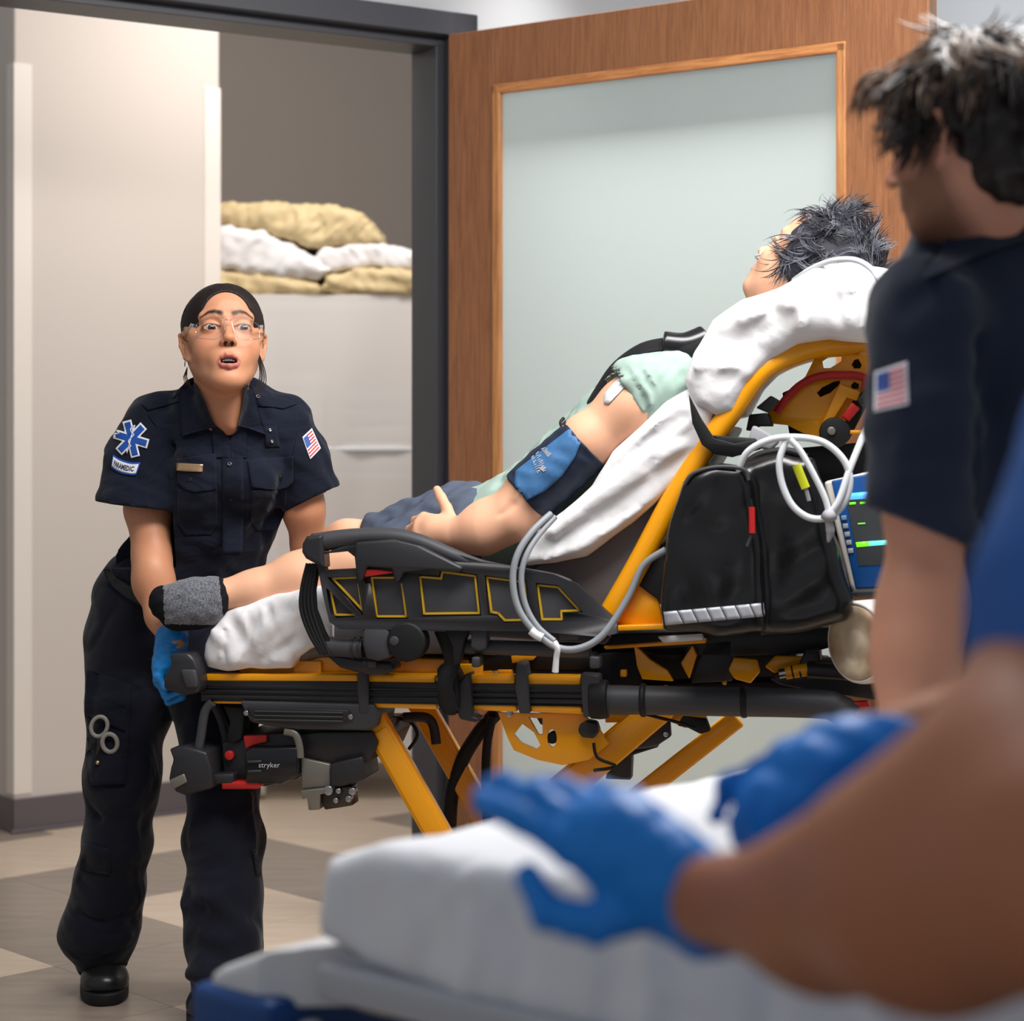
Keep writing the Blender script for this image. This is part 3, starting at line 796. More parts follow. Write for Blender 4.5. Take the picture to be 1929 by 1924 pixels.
def button(parent, tree, x, y, m, r=.0055, name='button'):
    c = Vector((0, 0, EYE)); d = Vector(((x - HX) / FPX, 1, -(y - HY) / FPX)).normalized(); h = tree.ray_cast(c, d, 9)
    if h[0] is None: return None
    n = h[1] if h[1].dot(d) < 0 else -h[1]; p = h[0] + n * .0035
    a = n.orthogonal().normalized(); b = n.cross(a); pr = [(r * .35, .0018), (r * .8, .0022), (r, .0016), (r, -.001), (r * .5, -.001)]
    pr = [(0.0, .0006)] + pr; vs = []; fs = []
    for q, (rad, z) in enumerate(pr):
        for k in range(14): vs.append(p + n * z + (a * math.cos(k * .4488) + b * math.sin(k * .4488)) * max(rad, .0001))
    for q in range(len(pr) - 1):
        for k in range(14): fs.append((q * 14 + k, q * 14 + (k + 1) % 14, (q + 1) * 14 + (k + 1) % 14, (q + 1) * 14 + k))
    return mk(name, vs, fs, m, parent)
# ================================================================ the woman paramedic at the foot end
w_root = thing('person', (P(300, 850, 4.42).x, 4.42, 0), 'woman in navy uniform and clear safety glasses leaning over the stretcher foot end', 'person')
Rw = frame_of((.235, -1, .34)); sw_ = 1.03
e_mid = P(428, 617, 4.235)
Ow = e_mid - (Rw @ Vector((0, .078, 0))) * sw_
Tw = Matrix.Translation(Ow) @ (Rw * sw_).to_4x4()
Twi = Tw.inverted()
Lw = lambda p: tuple(Twi @ Vector(p))
HF, upl, dnl = head_field(.0015, (-.13, -.13, -.30), (.13, .13, .13), mouth=1.0)
# neck and upper chest
HF.cone(Lw(P(410, 690, 4.33)), Lw(P(418, 770, 4.35)), .050, .053, .03)
HF.cone(Lw(P(422, 760, 4.345)), Lw(P(434, 840, 4.40)), .048, .054, .03)
HF.cone(Lw(P(452, 720, 4.31)), Lw(P(438, 800, 4.305)), .010, .008, .03)
V, Q = HF.mesh()
skin_w = srgb(198, 138, 104)
tint = head_tint(V, upl, dnl, skin_w, srgb(180, 104, 92), srgb(44, 28, 24), mouth=1.0)
Vw = (np.array(Rw) @ (V.T * sw_)).T + np.array(Ow)
# arms
arm_r = [P(278, 850, 4.45), P(280, 960, 4.415), P(286, 1050, 4.38), P(292, 1100, 4.36), P(306, 1160, 4.32), P(327, 1212, 4.275)]
lo, hi = bounds(arm_r, .08)
A = Field(lo, hi, .004)
A.chain(arm_r, [.048, .0485, .040, .040, .034, .026], .02)
A.cone(P(272, 960, 4.40), P(292, 1030, 4.37), .036, .022, .02).ell(P(284, 1085, 4.34), (.036, .035, .05), .03)
Va, Qa = A.mesh(); Va = relax(Va, Qa, 1)
arm_l = [P(560, 860, 4.42), P(572, 960, 4.44), P(582, 1030, 4.47), P(590, 1100, 4.53), P(598, 1190, 4.64)]
lo, hi = bounds(arm_l, .08)
A = Field(lo, hi, .004); A.chain(arm_l, [.052, .044, .037, .035, .026], .02); Vb, Qb = A.mesh(); Vb = relax(Vb, Qb, 1)
n0, n1 = len(Vw), len(Va)
allV = np.concatenate([Vw, Va, Vb]); allQ = np.concatenate([Q, Qa + n0, Qb + n0 + n1])
tc = np.concatenate([tint, np.tile(np.array(skin_w), (n1 + len(Vb), 1))])
mole = P(288, 989, 4.33); dm = np.linalg.norm(allV - np.array(mole), axis=1); tc[:, :3] = mixc(tc[:, :3], (.12, .05, .03), (dm[:] < .004) * 0.0)
body = mk('body', allV, allQ, M['skin_w'], w_root, attr=tc)
body_t = BVHTree.FromPolygons([Vector(v) for v in allV], [tuple(int(i) for i in q) for q in allQ])
for s, gz in ((1, (-.12, 1, -.30)), (-1, (-.12, 1, -.30))): eyeball(body, Tw, s, gz, (.05, .024, .012), M['eye'])
tm = MB()
for k in range(-3, 4):
    x = k * .0050; y = .0860 - abs(k) ** 2 * .0006
    tm.box(Tw @ Vector((x, y, -.0720)), Rw @ Vector((.0023, 0, 0)), Rw @ Vector((0, .002, 0)), Rw @ Vector((0, 0, .0032)))
    if abs(k) < 3: tm.box(Tw @ Vector((x * .85, y - .001, -.0825)), Rw @ Vector((.0019, 0, 0)), Rw @ Vector((0, .002, 0)), Rw @ Vector((0, 0, .0022)))
tm.build('teeth', M['teeth'], body, bevel=.0006, smooth=True)
# hair pulled back
H = Field((-.12, -.16, -.10), (.12, .12, .15), .0022)
H.ell((0, -.014, .034), (.0855, .0995, .0885), 0).ell((0, -.10, -.02), (.045, .035, .04), .03)
H.ell((0, -.04, -.03), (.068, .06, .06), .03)
H.ell((0, .030, .050), (.066, .056, .058), .02)
H.ell((0, .110, -.045), (.0725, .098, .127), .006, 'cut')
for s in (-1, 1): H.ell((s * .088, .004, -.050), (.034, .036, .044), .010, 'cut')
H.fold([(0.004, .06, .11), (0.004, .0, .13), (0.004, -.06, .11)], .005, -.0035)
r = random.Random(4)
for i in range(26):
    a = r.uniform(-1.2, 1.2); H.fold([(math.sin(a) * .03, .075 - abs(a) * .03, .10), (math.sin(a) * .09, .02, .10 - abs(a) * .07), (math.sin(a) * .08, -.07, .05 - abs(a) * .06)], .0035, r.choice((-.0013, .0010)))
Vh, Qh = H.mesh(); Vh = (np.array(Rw) @ (Vh.T * sw_)).T + np.array(Ow)
hair_w = mk('hair', Vh, Qh, M['hair_dark'], w_root)
st = []
def on_scalp(v, k=1.0): v = v.normalized(); return Tw @ Vector((v.x * .0858 * k, v.y * .0998 * k - .014, v.z * .0888 * k + .034))
for i in range(420):
    al = r.uniform(-1.45, 1.45); el = .93 - .70 * (abs(al) / 1.45) ** 1.5 + r.gauss(0, .05)
    f = Vector((math.sin(al) * math.cos(el), math.cos(al) * math.cos(el), math.sin(el) + r.uniform(0, .9))).normalized(); b = Vector((math.sin(al) * .35, -1, -.25 + r.gauss(0, .1))).normalized()
    om = f.angle(b); pts = [on_scalp((f * math.sin((1 - t) * om) + b * math.sin(t * om)) / math.sin(om), 1.002 + .004 * math.sin(t * 3)) for t in [k / 9 for k in range(9)]]
    st.append((pts, [.0003, .0011, .0012, .0010]))
for i in range(14):
    x0 = r.uniform(-.003, .003)
    st.append(([Tw @ Vector((-.066 + x0, .022, -.035)), Tw @ Vector((-.073 + x0 * 2, .03, -.075)), Tw @ Vector((-.070 + x0 * 3, .034, -.105)), Tw @ Vector((-.056 + x0 * 4, .04, -.128))], [.0009, .0008, .0003]))
for i in range(9):
    x0 = r.uniform(-.004, .004)
    st.append(([Tw @ Vector((.074, -.02, -.05)), Tw @ Vector((.080 + x0, -.012, -.075)), Tw @ Vector((.072 + x0 * 2, .0, -.105 + x0))], [.0008, .0006, .0002]))
strand_mesh('loose_hair', st, M['hair_dark'], hair_w, kind='stuff')
# earring drops
er = MB(); 
for i in range(12):
    a = r.uniform(-.007, .007); er.tube([Tw @ Vector((.079, -.006 + a, -.036 - abs(a) * .5)), Tw @ Vector((.080, -.006 + a * 1.3, -.050 + r.uniform(-.003, .004)))], .0009, 5)
er.build('earring', M['steel'], w_root, smooth=True)
# safety glasses
def gl(x, z, dy=0): return Tw @ Vector((x, .110 - 5.6 * x * x + dy, z * 1.05 - .0105))
gls = bpy.data.objects.new('safety_glasses', None); link(gls, w_root); gls.location = w_root.location * 0
gls['label'] = 'clear wraparound safety glasses'
for s in (-1, 1):
    out = [(s * .0065, .013), (s * .016, .0185), (s * .034, .0195), (s * .052, .015), (s * .063, .009), (s * .062, -.014), (s * .050, -.0205), (s * .032, -.025), (s * .019, -.0225), (s * .011, -.010), (s * .0075, .001)]
    pts = smooth_path([(x, 0, z) for x, z in out], 5, closed=True)
    n = len(pts); vs = []; cx, cz = s * .034, -.003
    for ring in (1.0, .66, .33):
        for p in pts: vs.append(gl(cx + (p.x - cx) * ring, cz + (p.z - cz) * ring))
    vs.append(gl(cx, cz)); fs = []
    for q in range(2):
        for k in range(n): fs.append((q * n + k, q * n + (k + 1) % n, (q + 1) * n + (k + 1) % n, (q + 1) * n + k))
    for k in range(n): fs.append((2 * n + k, 2 * n + (k + 1) % n, 3 * n))
    ln_ = mk('lens', vs, fs, M['clear'], gls)
    MB().tube(vs[:n], .0009, 6, closed=True).build('lens_edge', M['clear_edge'], gls, smooth=True)
    MB().tube([gl(s * .062, .006), Tw @ Vector((s * .072, .074, .006)), Tw @ Vector((s * .0775, .045, .004)), Tw @ Vector((s * .080, .005, .004))], .0042, 8, flat=(Rw @ Vector((1, 0, 0)), .3)).build('temple', M['clear_edge'], gls, smooth=True)
MB().tube([gl(-.0065, .013), gl(0, .0145, .001), gl(.0065, .013)], .0013, 6).build('bridge', M['clear_edge'], gls, smooth=True)

# ---- shirt
S = Field(*bounds([P(170, 730, 4.65), P(670, 730, 4.25), P(400, 1130, 4.6), P(400, 1130, 4.25), P(400, 730, 4.7)], .03), .0055)
R_t = frame_of((.42, -1, -.25))
S.ell(P(428, 880, 4.43), (.142, .105, .165), .0, R=R_t).ell(P(398, 985, 4.47), (.150, .108, .125), .05, R=R_t).ell(P(355, 1060, 4.51), (.165, .118, .095), .05, R=R_t)
for s, x in ((1, 382), (-1, 478)): S.ell(P(x, 905, 4.355), (.055, .045, .055), .06)
S.cone(P(300, 800, 4.42), P(400, 765, 4.41), .055, .052, .05).cone(P(532, 798, 4.42), P(440, 768, 4.41), .053, .052, .05)
S.cone(P(395, 760, 4.40), P(450, 760, 4.40), .060, .058, .04)
slr = [P(290, 805, 4.42), P(272, 870, 4.41), P(252, 958, 4.39)]; sll = [P(540, 805, 4.42), P(563, 870, 4.42), P(592, 950, 4.43)]
S.chain(slr, [.070, .078, .083], .03, flat=((.2, -1, 0), .9)); S.cone(P(300, 830, 4.41), P(288, 960, 4.39), .060, .066, .03); S.chain(sll, [.060, .060, .066], .03, flat=((.2, -1, 0), .85))
S.cone(P(392, 800, 4.405), P(476, 800, 4.405), .075, .075, .04)
# traced drag lines of the cloth
for x0, y0, x1, y1, w, a in ((345, 835, 318, 960, .010, -.010), (322, 830, 310, 900, .007, -.006), (300, 815, 335, 850, .006, -.005), (395, 845, 430, 900, .007, -.004), (520, 840, 535, 930, .010, -.009), (500, 850, 470, 880, .006, -.004),
                             (360, 965, 430, 985, .008, -.005), (340, 1010, 420, 1000, .010, -.006), (330, 1050, 460, 1010, .012, .007), (470, 960, 450, 1040, .008, -.006), (250, 1010, 310, 1060, .010, -.006), (500, 980, 450, 1050, .010, .005), (560, 850, 600, 900, .008, -.004), (545, 880, 580, 950, .008, -.005), (235, 850, 262, 930, .008, -.004)):
    S.fold([P(x0, y0, 4.30), P(x1, y1, 4.31)], w, a, .06) if False else None
S.wave(.0035, .10, 3, (1, 1, .7)); S.wave(.0022, .045, 8, (1, 1, 1.6))
S.fold([P(330, 840, 4.36), P(322, 900, 4.35), P(325, 965, 4.36)], .011, -.014); S.fold([P(532, 845, 4.37), P(541, 900, 4.37), P(543, 960, 4.38)], .009, -.006)
S.fold([P(338, 1045, 4.40), P(400, 1030, 4.37), P(470, 990, 4.37)], .013, .007); S.fold([P(330, 1010, 4.38), P(400, 1000, 4.36), P(450, 1010, 4.37)], .011, -.007)
S.fold([P(360, 1085, 4.41), P(430, 1070, 4.39), P(480, 1040, 4.39)], .012, .006)
S.fold([P(235, 1040, 4.46), P(300, 1090, 4.43), P(360, 1110, 4.41)], .013, .006)
# neckline, hems
S.cone(P(417, 680, 4.335), P(421, 742, 4.34), .056, .050, .008, 'cut'); S.cone(P(424, 755, 4.30), P(437, 832, 4.27), .036, .003, .005, 'cut')
for (a, b, r0) in ((slr[0], slr[2], .070), (sll[0], sll[2], .054)):
    d = (b - a).normalized(); c = b + d * (.0 if r0 > .06 else -.012)
    lo2, hi2 = bounds([b], .12); sl, g = S.sub(lo2, hi2)
# keep sleeves only above hem planes, near the arms
def sleeve_cut(pa, n, c, rad):
    sl, g = S.sub(np.array(c) - rad, np.array(c) + rad)
    d = (g[0] - pa[0]) * n[0] + (g[1] - pa[1]) * n[1] + (g[2] - pa[2]) * n[2]
    S.F[sl] = np.maximum(S.F[sl], d.astype(np.float32))
nr = Vector((-.12, .0, -1)).normalized(); sleeve_cut(P(255, 953, 4.39), nr, P(248, 990, 4.39), .088)
nl = Vector((.45, 0, -.9)).normalized(); sleeve_cut(P(588, 940, 4.43), nl, P(606, 985, 4.43), .072)
S.cone(P(250, 925, 4.40), P(244, 995, 4.40), .056, .068, .002, 'cut', flat=((.2, -1, 0), .85))
S.cone(P(578, 905, 4.43), P(600, 975, 4.43), .045, .056, .002, 'cut', flat=((.2, -1, 0), .82))
Vs, Qs = S.mesh(); Vs = relax(Vs, Qs, 1, .4)
shirt = mk('shirt', Vs, Qs, M['navy'], w_root)
st_ = BVHTree.FromPolygons([Vector(v) for v in Vs], [tuple(int(i) for i in q) for q in Qs])
both = BVHTree.FromPolygons([Vector(v) for v in np.concatenate([Vs, allV])], [tuple(int(i) for i in q) for q in np.concatenate([Qs, allQ + len(Vs)])])
def cpx(l, ox, oy, k): return [(ox + x / k, oy + y / k) for x, y in l]
Z1 = lambda l: cpx(l, 160, 500, 3.7)
c1 = drape('collar', [Z1([(742, 780), (700, 800), (668, 850), (660, 920), (663, 1000), (672, 1100), (683, 1187), (760, 1165), (915, 1128), (880, 1060), (840, 960), (790, 870)])], both, M['navy'], shirt, .008, .004, cuts=4)
c2 = drape('collar', [Z1([(1113, 830), (1105, 920), (1092, 1010), (1066, 1118), (1150, 1140), (1262, 1180), (1235, 1090), (1205, 980), (1180, 880), (1150, 835)])], both, M['navy'], shirt, .008, .004, cuts=4)
drape('front_edge', [Z1([(880, 1100), (925, 1128), (975, 1170), (1014, 1232), (1005, 1340), (900, 1340)]), Z1([(1066, 1118), (1045, 1170), (1018, 1240), (1022, 1340), (1130, 1340), (1130, 1120)])], both, M['navy'], shirt, .002, .002, cuts=4)
drape('placket', [Z1([(1030, 1180), (1100, 1180), (1105, 1400), (1110, 1700), (1095, 2020), (960, 2020), (962, 1640), (955, 1350), (960, 1200), (1010, 1230)])], st_, M['navy'], shirt, .001, .002, cuts=4)
pk = drape('chest_pocket', [Z1([(650, 1560), (920, 1540), (925, 1800), (880, 1880), (700, 1880), (640, 1800)])], st_, M['navy'], shirt, .0008, .0018, cuts=4)
drape('pocket_flap', [Z1([(640, 1350), (915, 1310), (918, 1560), (860, 1570), (765, 1583), (690, 1560), (645, 1520)])], st_, M['navy'], shirt, .003, .0022, cuts=4)
drape('chest_pocket', [Z1([(1160, 1570), (1410, 1560), (1395, 1760), (1330, 1850), (1200, 1850), (1150, 1780)])], st_, M['navy'], shirt, .0008, .0018, cuts=4)
drape('pocket_flap', [Z1([(1135, 1360), (1455, 1330), (1452, 1510), (1410, 1550), (1340, 1567), (1250, 1560), (1160, 1545)])], st_, M['navy'], shirt, .003, .0022, cuts=4)
drape('badge_tab', [Z1([(1245, 1120), (1335, 1120), (1360, 1268), (1260, 1268)])], st_, M['navy'], shirt, .001, .0015, cuts=2)
drape('epaulette', [Z1([(1170, 900), (1260, 890), (1400, 930), (1480, 965), (1385, 1000), (1290, 985), (1210, 980)])], st_, M['navy'], shirt, .0018, .0022, cuts=3)
drape('epaulette', [Z1([(390, 965), (520, 885), (620, 850), (650, 870), (655, 950), (540, 985), (440, 1010)])], st_, M['navy'], shirt, .0018, .0022, cuts=3)
for a, b in ((Z1([(355, 960), (440, 1040), (520, 1150), (560, 1290), (590, 1460), (610, 1690)]), 1), (Z1([(1490, 960), (1470, 1060), (1478, 1180), (1450, 1340), (1400, 1500)]), 1)):
    pts = []
    for (x, y) in a:
        d = Vector(((x - HX) / FPX, 1, -(y - HY) / FPX)).normalized(); h_ = st_.ray_cast(Vector((0, 0, EYE)), d, 9)
        if h_[0]: pts.append(h_[0] - d * .0004)
    MB().tube(smooth_path(pts, 4), .0011, 5).build('seam', M['navy_edge'], shirt, smooth=True)
for x, y in ((1007, 1390), (1020, 1630), (1025, 1868), (736, 1494), (1355, 1477), (1202, 920), (632, 915)):
    button(shirt, st_, 160 + x / 3.7, 500 + y / 3.7, M['black_s'])
for x, y in ((1284, 1150), (1297, 1228)): button(shirt, st_, 160 + x / 3.7, 500 + y / 3.7, M['steel'], .0038, 'grommet')
np_ = drape('name_bar', [Z1([(634, 1376), (822, 1388), (820, 1441), (633, 1432)])], st_, M['brass'], shirt, .0065, .002); np_['label'] = 'brass name bar'
# star of life and PARAMEDIC tab on the right sleeve
def star(cx, cy, L, wd, ang, sx=.94):
    o = []
    for k in range(6):
        a = ang + k * math.pi / 3
        u = (math.cos(a), math.sin(a)); v = (-u[1], u[0])
        ri = wd / math.tan(math.pi / 6) if False else wd * math.sqrt(3)
        o += [(cx + (u[0] * L - v[0] * wd) * sx, cy + u[1] * L - v[1] * wd), (cx + (u[0] * L + v[0] * wd) * sx, cy + u[1] * L + v[1] * wd)]
        b = a + math.pi / 6; rr = wd * 2
        o.append((cx + math.cos(b) * rr * sx, cy + math.sin(b) * rr))
    return o
sx0, sy0 = 247, 827
sp = drape('star_patch', [star(sx0, sy0, 35.5, 9.2, 1.32)], st_, M['patch_w'], shirt, .0016, .0014, cuts=3); sp['label'] = 'white-edged blue six-armed medical star patch'
drape('star', [star(sx0, sy0, 32.0, 6.0, 1.32)], st_, M['patch_b'], sp, .003, .0006, cuts=3)
def on_px(tree, x, y, off):
    d = Vector(((x - HX) / FPX, 1, -(y - HY) / FPX)).normalized(); h_ = tree.ray_cast(Vector((0, 0, EYE)), d, 9)
    return (h_[0] if h_[0] else P(x, y, 4.35)) - d * off
MB().tube([on_px(st_, x, y, .0044) for x, y in ((254, 801), (246, 827), (239, 854))], .0013, 6).build('staff', M['patch_w'], sp, smooth=True)
MB().tube([on_px(st_, x, y, .0050) for x, y in smooth_path_2([(251, 803), (247, 809), (247, 815), (252, 818), (250, 824), (243, 829), (241, 835), (245, 840), (242, 846), (238, 850)])] if False else [on_px(st_, p.x, p.y, .0050) for p in smooth_path([(252, 802, 0), (246, 808, 0), (248, 815, 0), (252, 819, 0), (247, 825, 0), (242, 831, 0), (244, 837, 0), (246, 841, 0), (240, 847, 0), (239, 852, 0)], 4)], .0011, 6).build('serpent', M['patch_w'], sp, smooth=True)
def tabq(u, v):
    """u 0..1 along the curved tab, v 0..1 down it, in pixels"""
    Z2 = lambda x, y: (180 + x / 8.018, 720 + y / 8.018)
    top = smooth_eval([(262, 1090), (330, 1140), (420, 1180), (540, 1212), (680, 1212)], u); bot = smooth_eval([(232, 1290), (290, 1340), (390, 1385), (500, 1405), (615, 1405)], u)
    return Z2(top[0] + (bot[0] - top[0]) * v, top[1] + (bot[1] - top[1]) * v)
def smooth_eval(p, u):
    t = min(max(u, 0), .9999) * (len(p) - 1); i = int(t); t -= i
    g = lambda j: p[min(max(j, 0), len(p) - 1)]
    r_ = []
    for k in range(2):
        p0, p1, p2, p3 = g(i - 1)[k], g(i)[k], g(i + 1)[k], g(i + 2)[k]
        r_.append(.5 * ((2 * p1) + (-p0 + p2) * t + (2 * p0 - 5 * p1 + 4 * p2 - p3) * t * t + (-p0 + 3 * p1 - 3 * p2 + p3) * t ** 3))
    return r_
def ring_uv(u0, v0, u1, v1, n=12): return [tabq(u0 + (u1 - u0) * i / n, v0) for i in range(n + 1)] + [tabq(u1 - (u1 - u0) * i / n, v1) for i in range(n + 1)]
tb_ = drape('title_patch', [ring_uv(0, 0, 1, 1)], st_, M['patch_b'], shirt, .0016, .0014); tb_['label'] = 'curved white and blue patch reading PARAMEDIC'
drape('field', [ring_uv(.05, .14, .95, .86)], st_, M['patch_w'], tb_, .003, .0006)
text_on('lettering', 'PARAMEDIC', 1.0, lambda x, y: on_px(st_, *tabq(.5 + x / 7.6, .52 - y / 1.9), .0042), M['patch_n'], tb_, bold=.03)
flag_patch(st_, shirt, Z1_quad := Z1([(1515, 1198), (1582, 1135), (1645, 1275), (1570, 1355)]), 'small stars and stripes flag patch')

# ---- trousers
T = Field(*bounds([P(95, 1040, 4.75), P(520, 1040, 4.0), P(300, 1905, 4.2), P(300, 1040, 4.8)], .02), .0065)
T.ell(P(312, 1125, 4.53), (.158, .125, .11), 0).ell(P(292, 1195, 4.55), (.138, .130, .12), .05).ell(P(370, 1200, 4.54), (.13, .115, .12), .05)
T.cone(P(262, 1120, 4.56), P(254, 1230, 4.56), .080, .088, .05)
lr = [P(248, 1210, 4.55), P(243, 1330, 4.51), P(229, 1470, 4.46), P(220, 1590, 4.46), P(204, 1670, 4.49), P(187, 1755, 4.51), P(194, 1806, 4.53)]
T.chain(lr, [.100, .092, .080, .069, .075, .082, .060], .03)
ll = [P(385, 1210, 4.55), P(405, 1330, 4.46), P(418, 1470, 4.36), P(421, 1580, 4.33), P(424, 1680, 4.30), P(420, 1790, 4.27), P(412, 1895, 4.25)]
T.chain(ll, [.108, .090, .074, .080, .076, .076, .048], .03)
T.cone(P(388, 1700, 4.30), P(395, 1745, 4.28), .045, .045, .03); T.cone(P(445, 1700, 4.30), P(452, 1745, 4.28), .035, .035, .02)
T.wave(.003, .16, 11, (1, 1, 1.2)); T.wave(.0018, .07, 5, (.8, .8, 1.8))
def tf(pts, w, a): T.fold([P(x, y, D) for x, y, D in pts], w, a)
tf([(150, 1660, 4.43), (190, 1700, 4.40), (245, 1680, 4.42)], .012, -.008); tf([(122, 1766, 4.48), (160, 1780, 4.44), (250, 1766, 4.45)], .016, .012)
tf([(150, 1720, 4.43), (200, 1742, 4.42), (250, 1715, 4.44)], .009, -.009); tf([(258, 1680, 4.46), (250, 1700, 4.45)], .02, .018); tf([(152, 1800, 4.44), (240, 1796, 4.44)], .008, -.006)
tf([(350, 1700, 4.26), (400, 1690, 4.22), (470, 1760, 4.23)], .016, .016); tf([(355, 1780, 4.22), (420, 1800, 4.18), (488, 1780, 4.2)], .018, -.018); tf([(352, 1840, 4.2), (420, 1850, 4.17), (488, 1850, 4.2)], .02, .022)
tf([(355, 1690, 4.25), (380, 1710, 4.22)], .014, -.018); tf([(470, 1500, 4.3), (480, 1580, 4.27), (488, 1650, 4.25)], .010, .010); tf([(340, 1500, 4.3), (352, 1600, 4.28)], .01, -.006)
tf([(275, 1260, 4.42), (300, 1240, 4.41), (360, 1250, 4.41)], .010, -.008); tf([(265, 1290, 4.42), (330, 1300, 4.42)], .012, .008); tf([(255, 1520, 4.40), (262, 1580, 4.4)], .010, .009); tf([(160, 1470, 4.44), (190, 1540, 4.4)], .012, -.008)
T.plane(P(200, 1818, 4.5) + Vector((0, 0, 0)), (0.05, 0, -1)) if False else None
T.cone(P(196, 1795, 4.51), P(196, 1840, 4.51), .046, .050, .002, 'cut')
Vt, Qt = T.mesh(); Vt = relax(Vt, Qt, 1, .4)
trs = mk('trousers', Vt, Qt, M['navy_t'], w_root)
tt = BVHTree.FromPolygons([Vector(v) for v in Vt], [tuple(int(i) for i in q) for q in Qt])
both2 = BVHTree.FromPolygons([Vector(v) for v in np.concatenate([Vs, Vt])], [tuple(int(i) for i in q) for q in np.concatenate([Qs, Qt + len(Vs)])])
Z2 = lambda l: cpx(l, 100, 960, 3.7)
drape('belt', [Z2([(352, 345), (372, 400), (440, 470), (520, 525), (600, 560), (660, 600), (668, 700), (590, 660), (500, 610), (420, 545), (368, 480), (350, 420)])], both2, M['belt'], trs, .006, .004, cuts=4)
drape('cargo_pocket', [[(163, 1262), (190, 1268), (245, 1290), (240, 1420), (236, 1478), (170, 1480), (158, 1400)]], tt, M['navy_t'], trs, .003, .004, cuts=4)
drape('pocket_flap', [[(160, 1308), (178, 1312), (238, 1338), (236, 1378), (196, 1362), (160, 1350)]], tt, M['navy_t'], trs, .009, .003, cuts=3)
drape('knee_patch', [[(153, 1585), (205, 1600), (207, 1648), (150, 1640)]], tt, M['navy_t'], trs, .0015, .002, cuts=3)
drape('knee_patch', [[(474, 1598), (486, 1602), (492, 1646), (482, 1650)]], tt, M['navy_t'], trs, .0015, .003, cuts=2)
MB().cyl(on_px(tt, 184, 1437, .010), on_px(tt, 184, 1437, .016), .0045, 12).build('snap', M['brass'], trs, smooth=True)
# ---- boots
def boot(ax, toe_x, Dh, Dt, ang=0):
    a = P(ax, 850, Dh); a.z = .0; t = P(toe_x, 850, Dt); t.z = 0
    f = (t - a).normalized(); s = Vector((0, 0, 1)).cross(f); R = Matrix((f, s, Vector((0, 0, 1)))).transposed(); L = (t - a).length
    B = Field(*bounds([a + Vector((0, 0, -.01)), t, a + Vector((0, 0, .16))], .09), .003)
    B.ell(t - f * .055 + Vector((0, 0, .040)), (.062, .052, .036), 0, R=R); B.cone(a + Vector((0, 0, .045)) + f * .03, t - f * .07 + Vector((0, 0, .045)), .040, .043, .02)
    B.cone(a + Vector((0, 0, .05)), a + Vector((0, 0, .12)), .044, .040, .02); B.ell(a + f * -.01 + Vector((0, 0, .04)), (.045, .042, .04), .02, R=R)
    B.fold([t - f * .10 + s * .05 + Vector((0, 0, .05)), t - f * .10 + Vector((0, 0, .082)), t - f * .10 - s * .05 + Vector((0, 0, .05))], .006, -.004)
    B.fold([t - f * .125 + s * .05 + Vector((0, 0, .06)), t - f * .125 + Vector((0, 0, .095)), t - f * .125 - s * .05 + Vector((0, 0, .06))], .006, -.004)
    B.plane(Vector((0, 0, .022)), (0, 0, 1)) if False else None
    B.F = np.maximum(B.F, -(B.lo[2] + B.h * np.arange(B.n[2]) - .020)[None, None, :].astype(np.float32))
    bt = B.build('boot', M['leather'], w_root)
    so = []
    for k in range(28):
        q = 2 * math.pi * k / 28; c, sn = math.cos(q), math.sin(q)
        base = (a + t) / 2 + f * (L / 2 + .028) * c * (1 if c > 0 else 1.0)
        wd = .053 if c > -.2 else .043
        so.append(base - f * (.012) + s * wd * math.copysign(abs(sn) ** .7, sn) + Vector((0, 0, .0005)))
    MB().prism([so], Vector((0, 0, .026))).build('sole', M['rubber'], bt, bevel=.004, smooth=True)
    lc = MB()
    for k in range(4):
        u = .105 + k * .022
        c = t - f * u + Vector((0, 0, .075 + k * .018))
        lc.tube([c + s * .026 - Vector((0, 0, .008)), c + Vector((0, 0, .008)), c - s * .026 - Vector((0, 0, .008))], .0022, 6)
        for q in (-1, 1): lc.cyl(c + s * .028 * q - Vector((0, 0, .008)), c + s * .030 * q - Vector((0, 0, .002)), .0045, 8)
    lc.build('laces', M['rubber'], bt, smooth=True)
    return bt
boot(196, 198, 4.58, 4.415); boot(402, 395, 4.36, 4.215)
# ---- gloves
G = Field(*bounds([P(325, 1200, 4.27), P(300, 1300, 4.2), P(360, 1320, 4.2)], .06), .0026)
hs = hand_segs(P(322, 1212, 4.285), (-.30, -.15, -1), (-1, .1, .3), (0, 1, 0), .93, curl=[(40, 80, 50), (45, 80, 55), (48, 82, 55), (50, 85, 55)], thumb=[(.6, .5, -.5), (.5, .2, -.8), (.3, .0, -.95)])
add_segs(G, hs); G.cone(P(324, 1200, 4.285), P(321, 1240, 4.280), .0345, .034, .01); G.wave(.0010, .02, 3, (1, 1, 2.5)); [G.fold([P(300, y, 4.25), P(325, y + 4, 4.245), P(352, y - 3, 4.26)], .0025, .003) for y in (1203, 1213, 1224)]
gw = G.build('glove', M['glove'], w_root); gw['label'] = 'blue nitrile glove gripping the near handle'
G = Field(*bounds([P(598, 1190, 4.64), P(600, 1290, 4.72)], .08), .004)
add_segs(G, hand_segs(P(598, 1190, 4.64), (0, .1, -1), (1, 0, 0), (0, -1, 0), .93, curl=[(50, 70, 50)] * 4)); G.cone(P(596, 1170, 4.62), P(598, 1205, 4.64), .031, .028, .01)
G.build('glove', M['glove'], w_root)
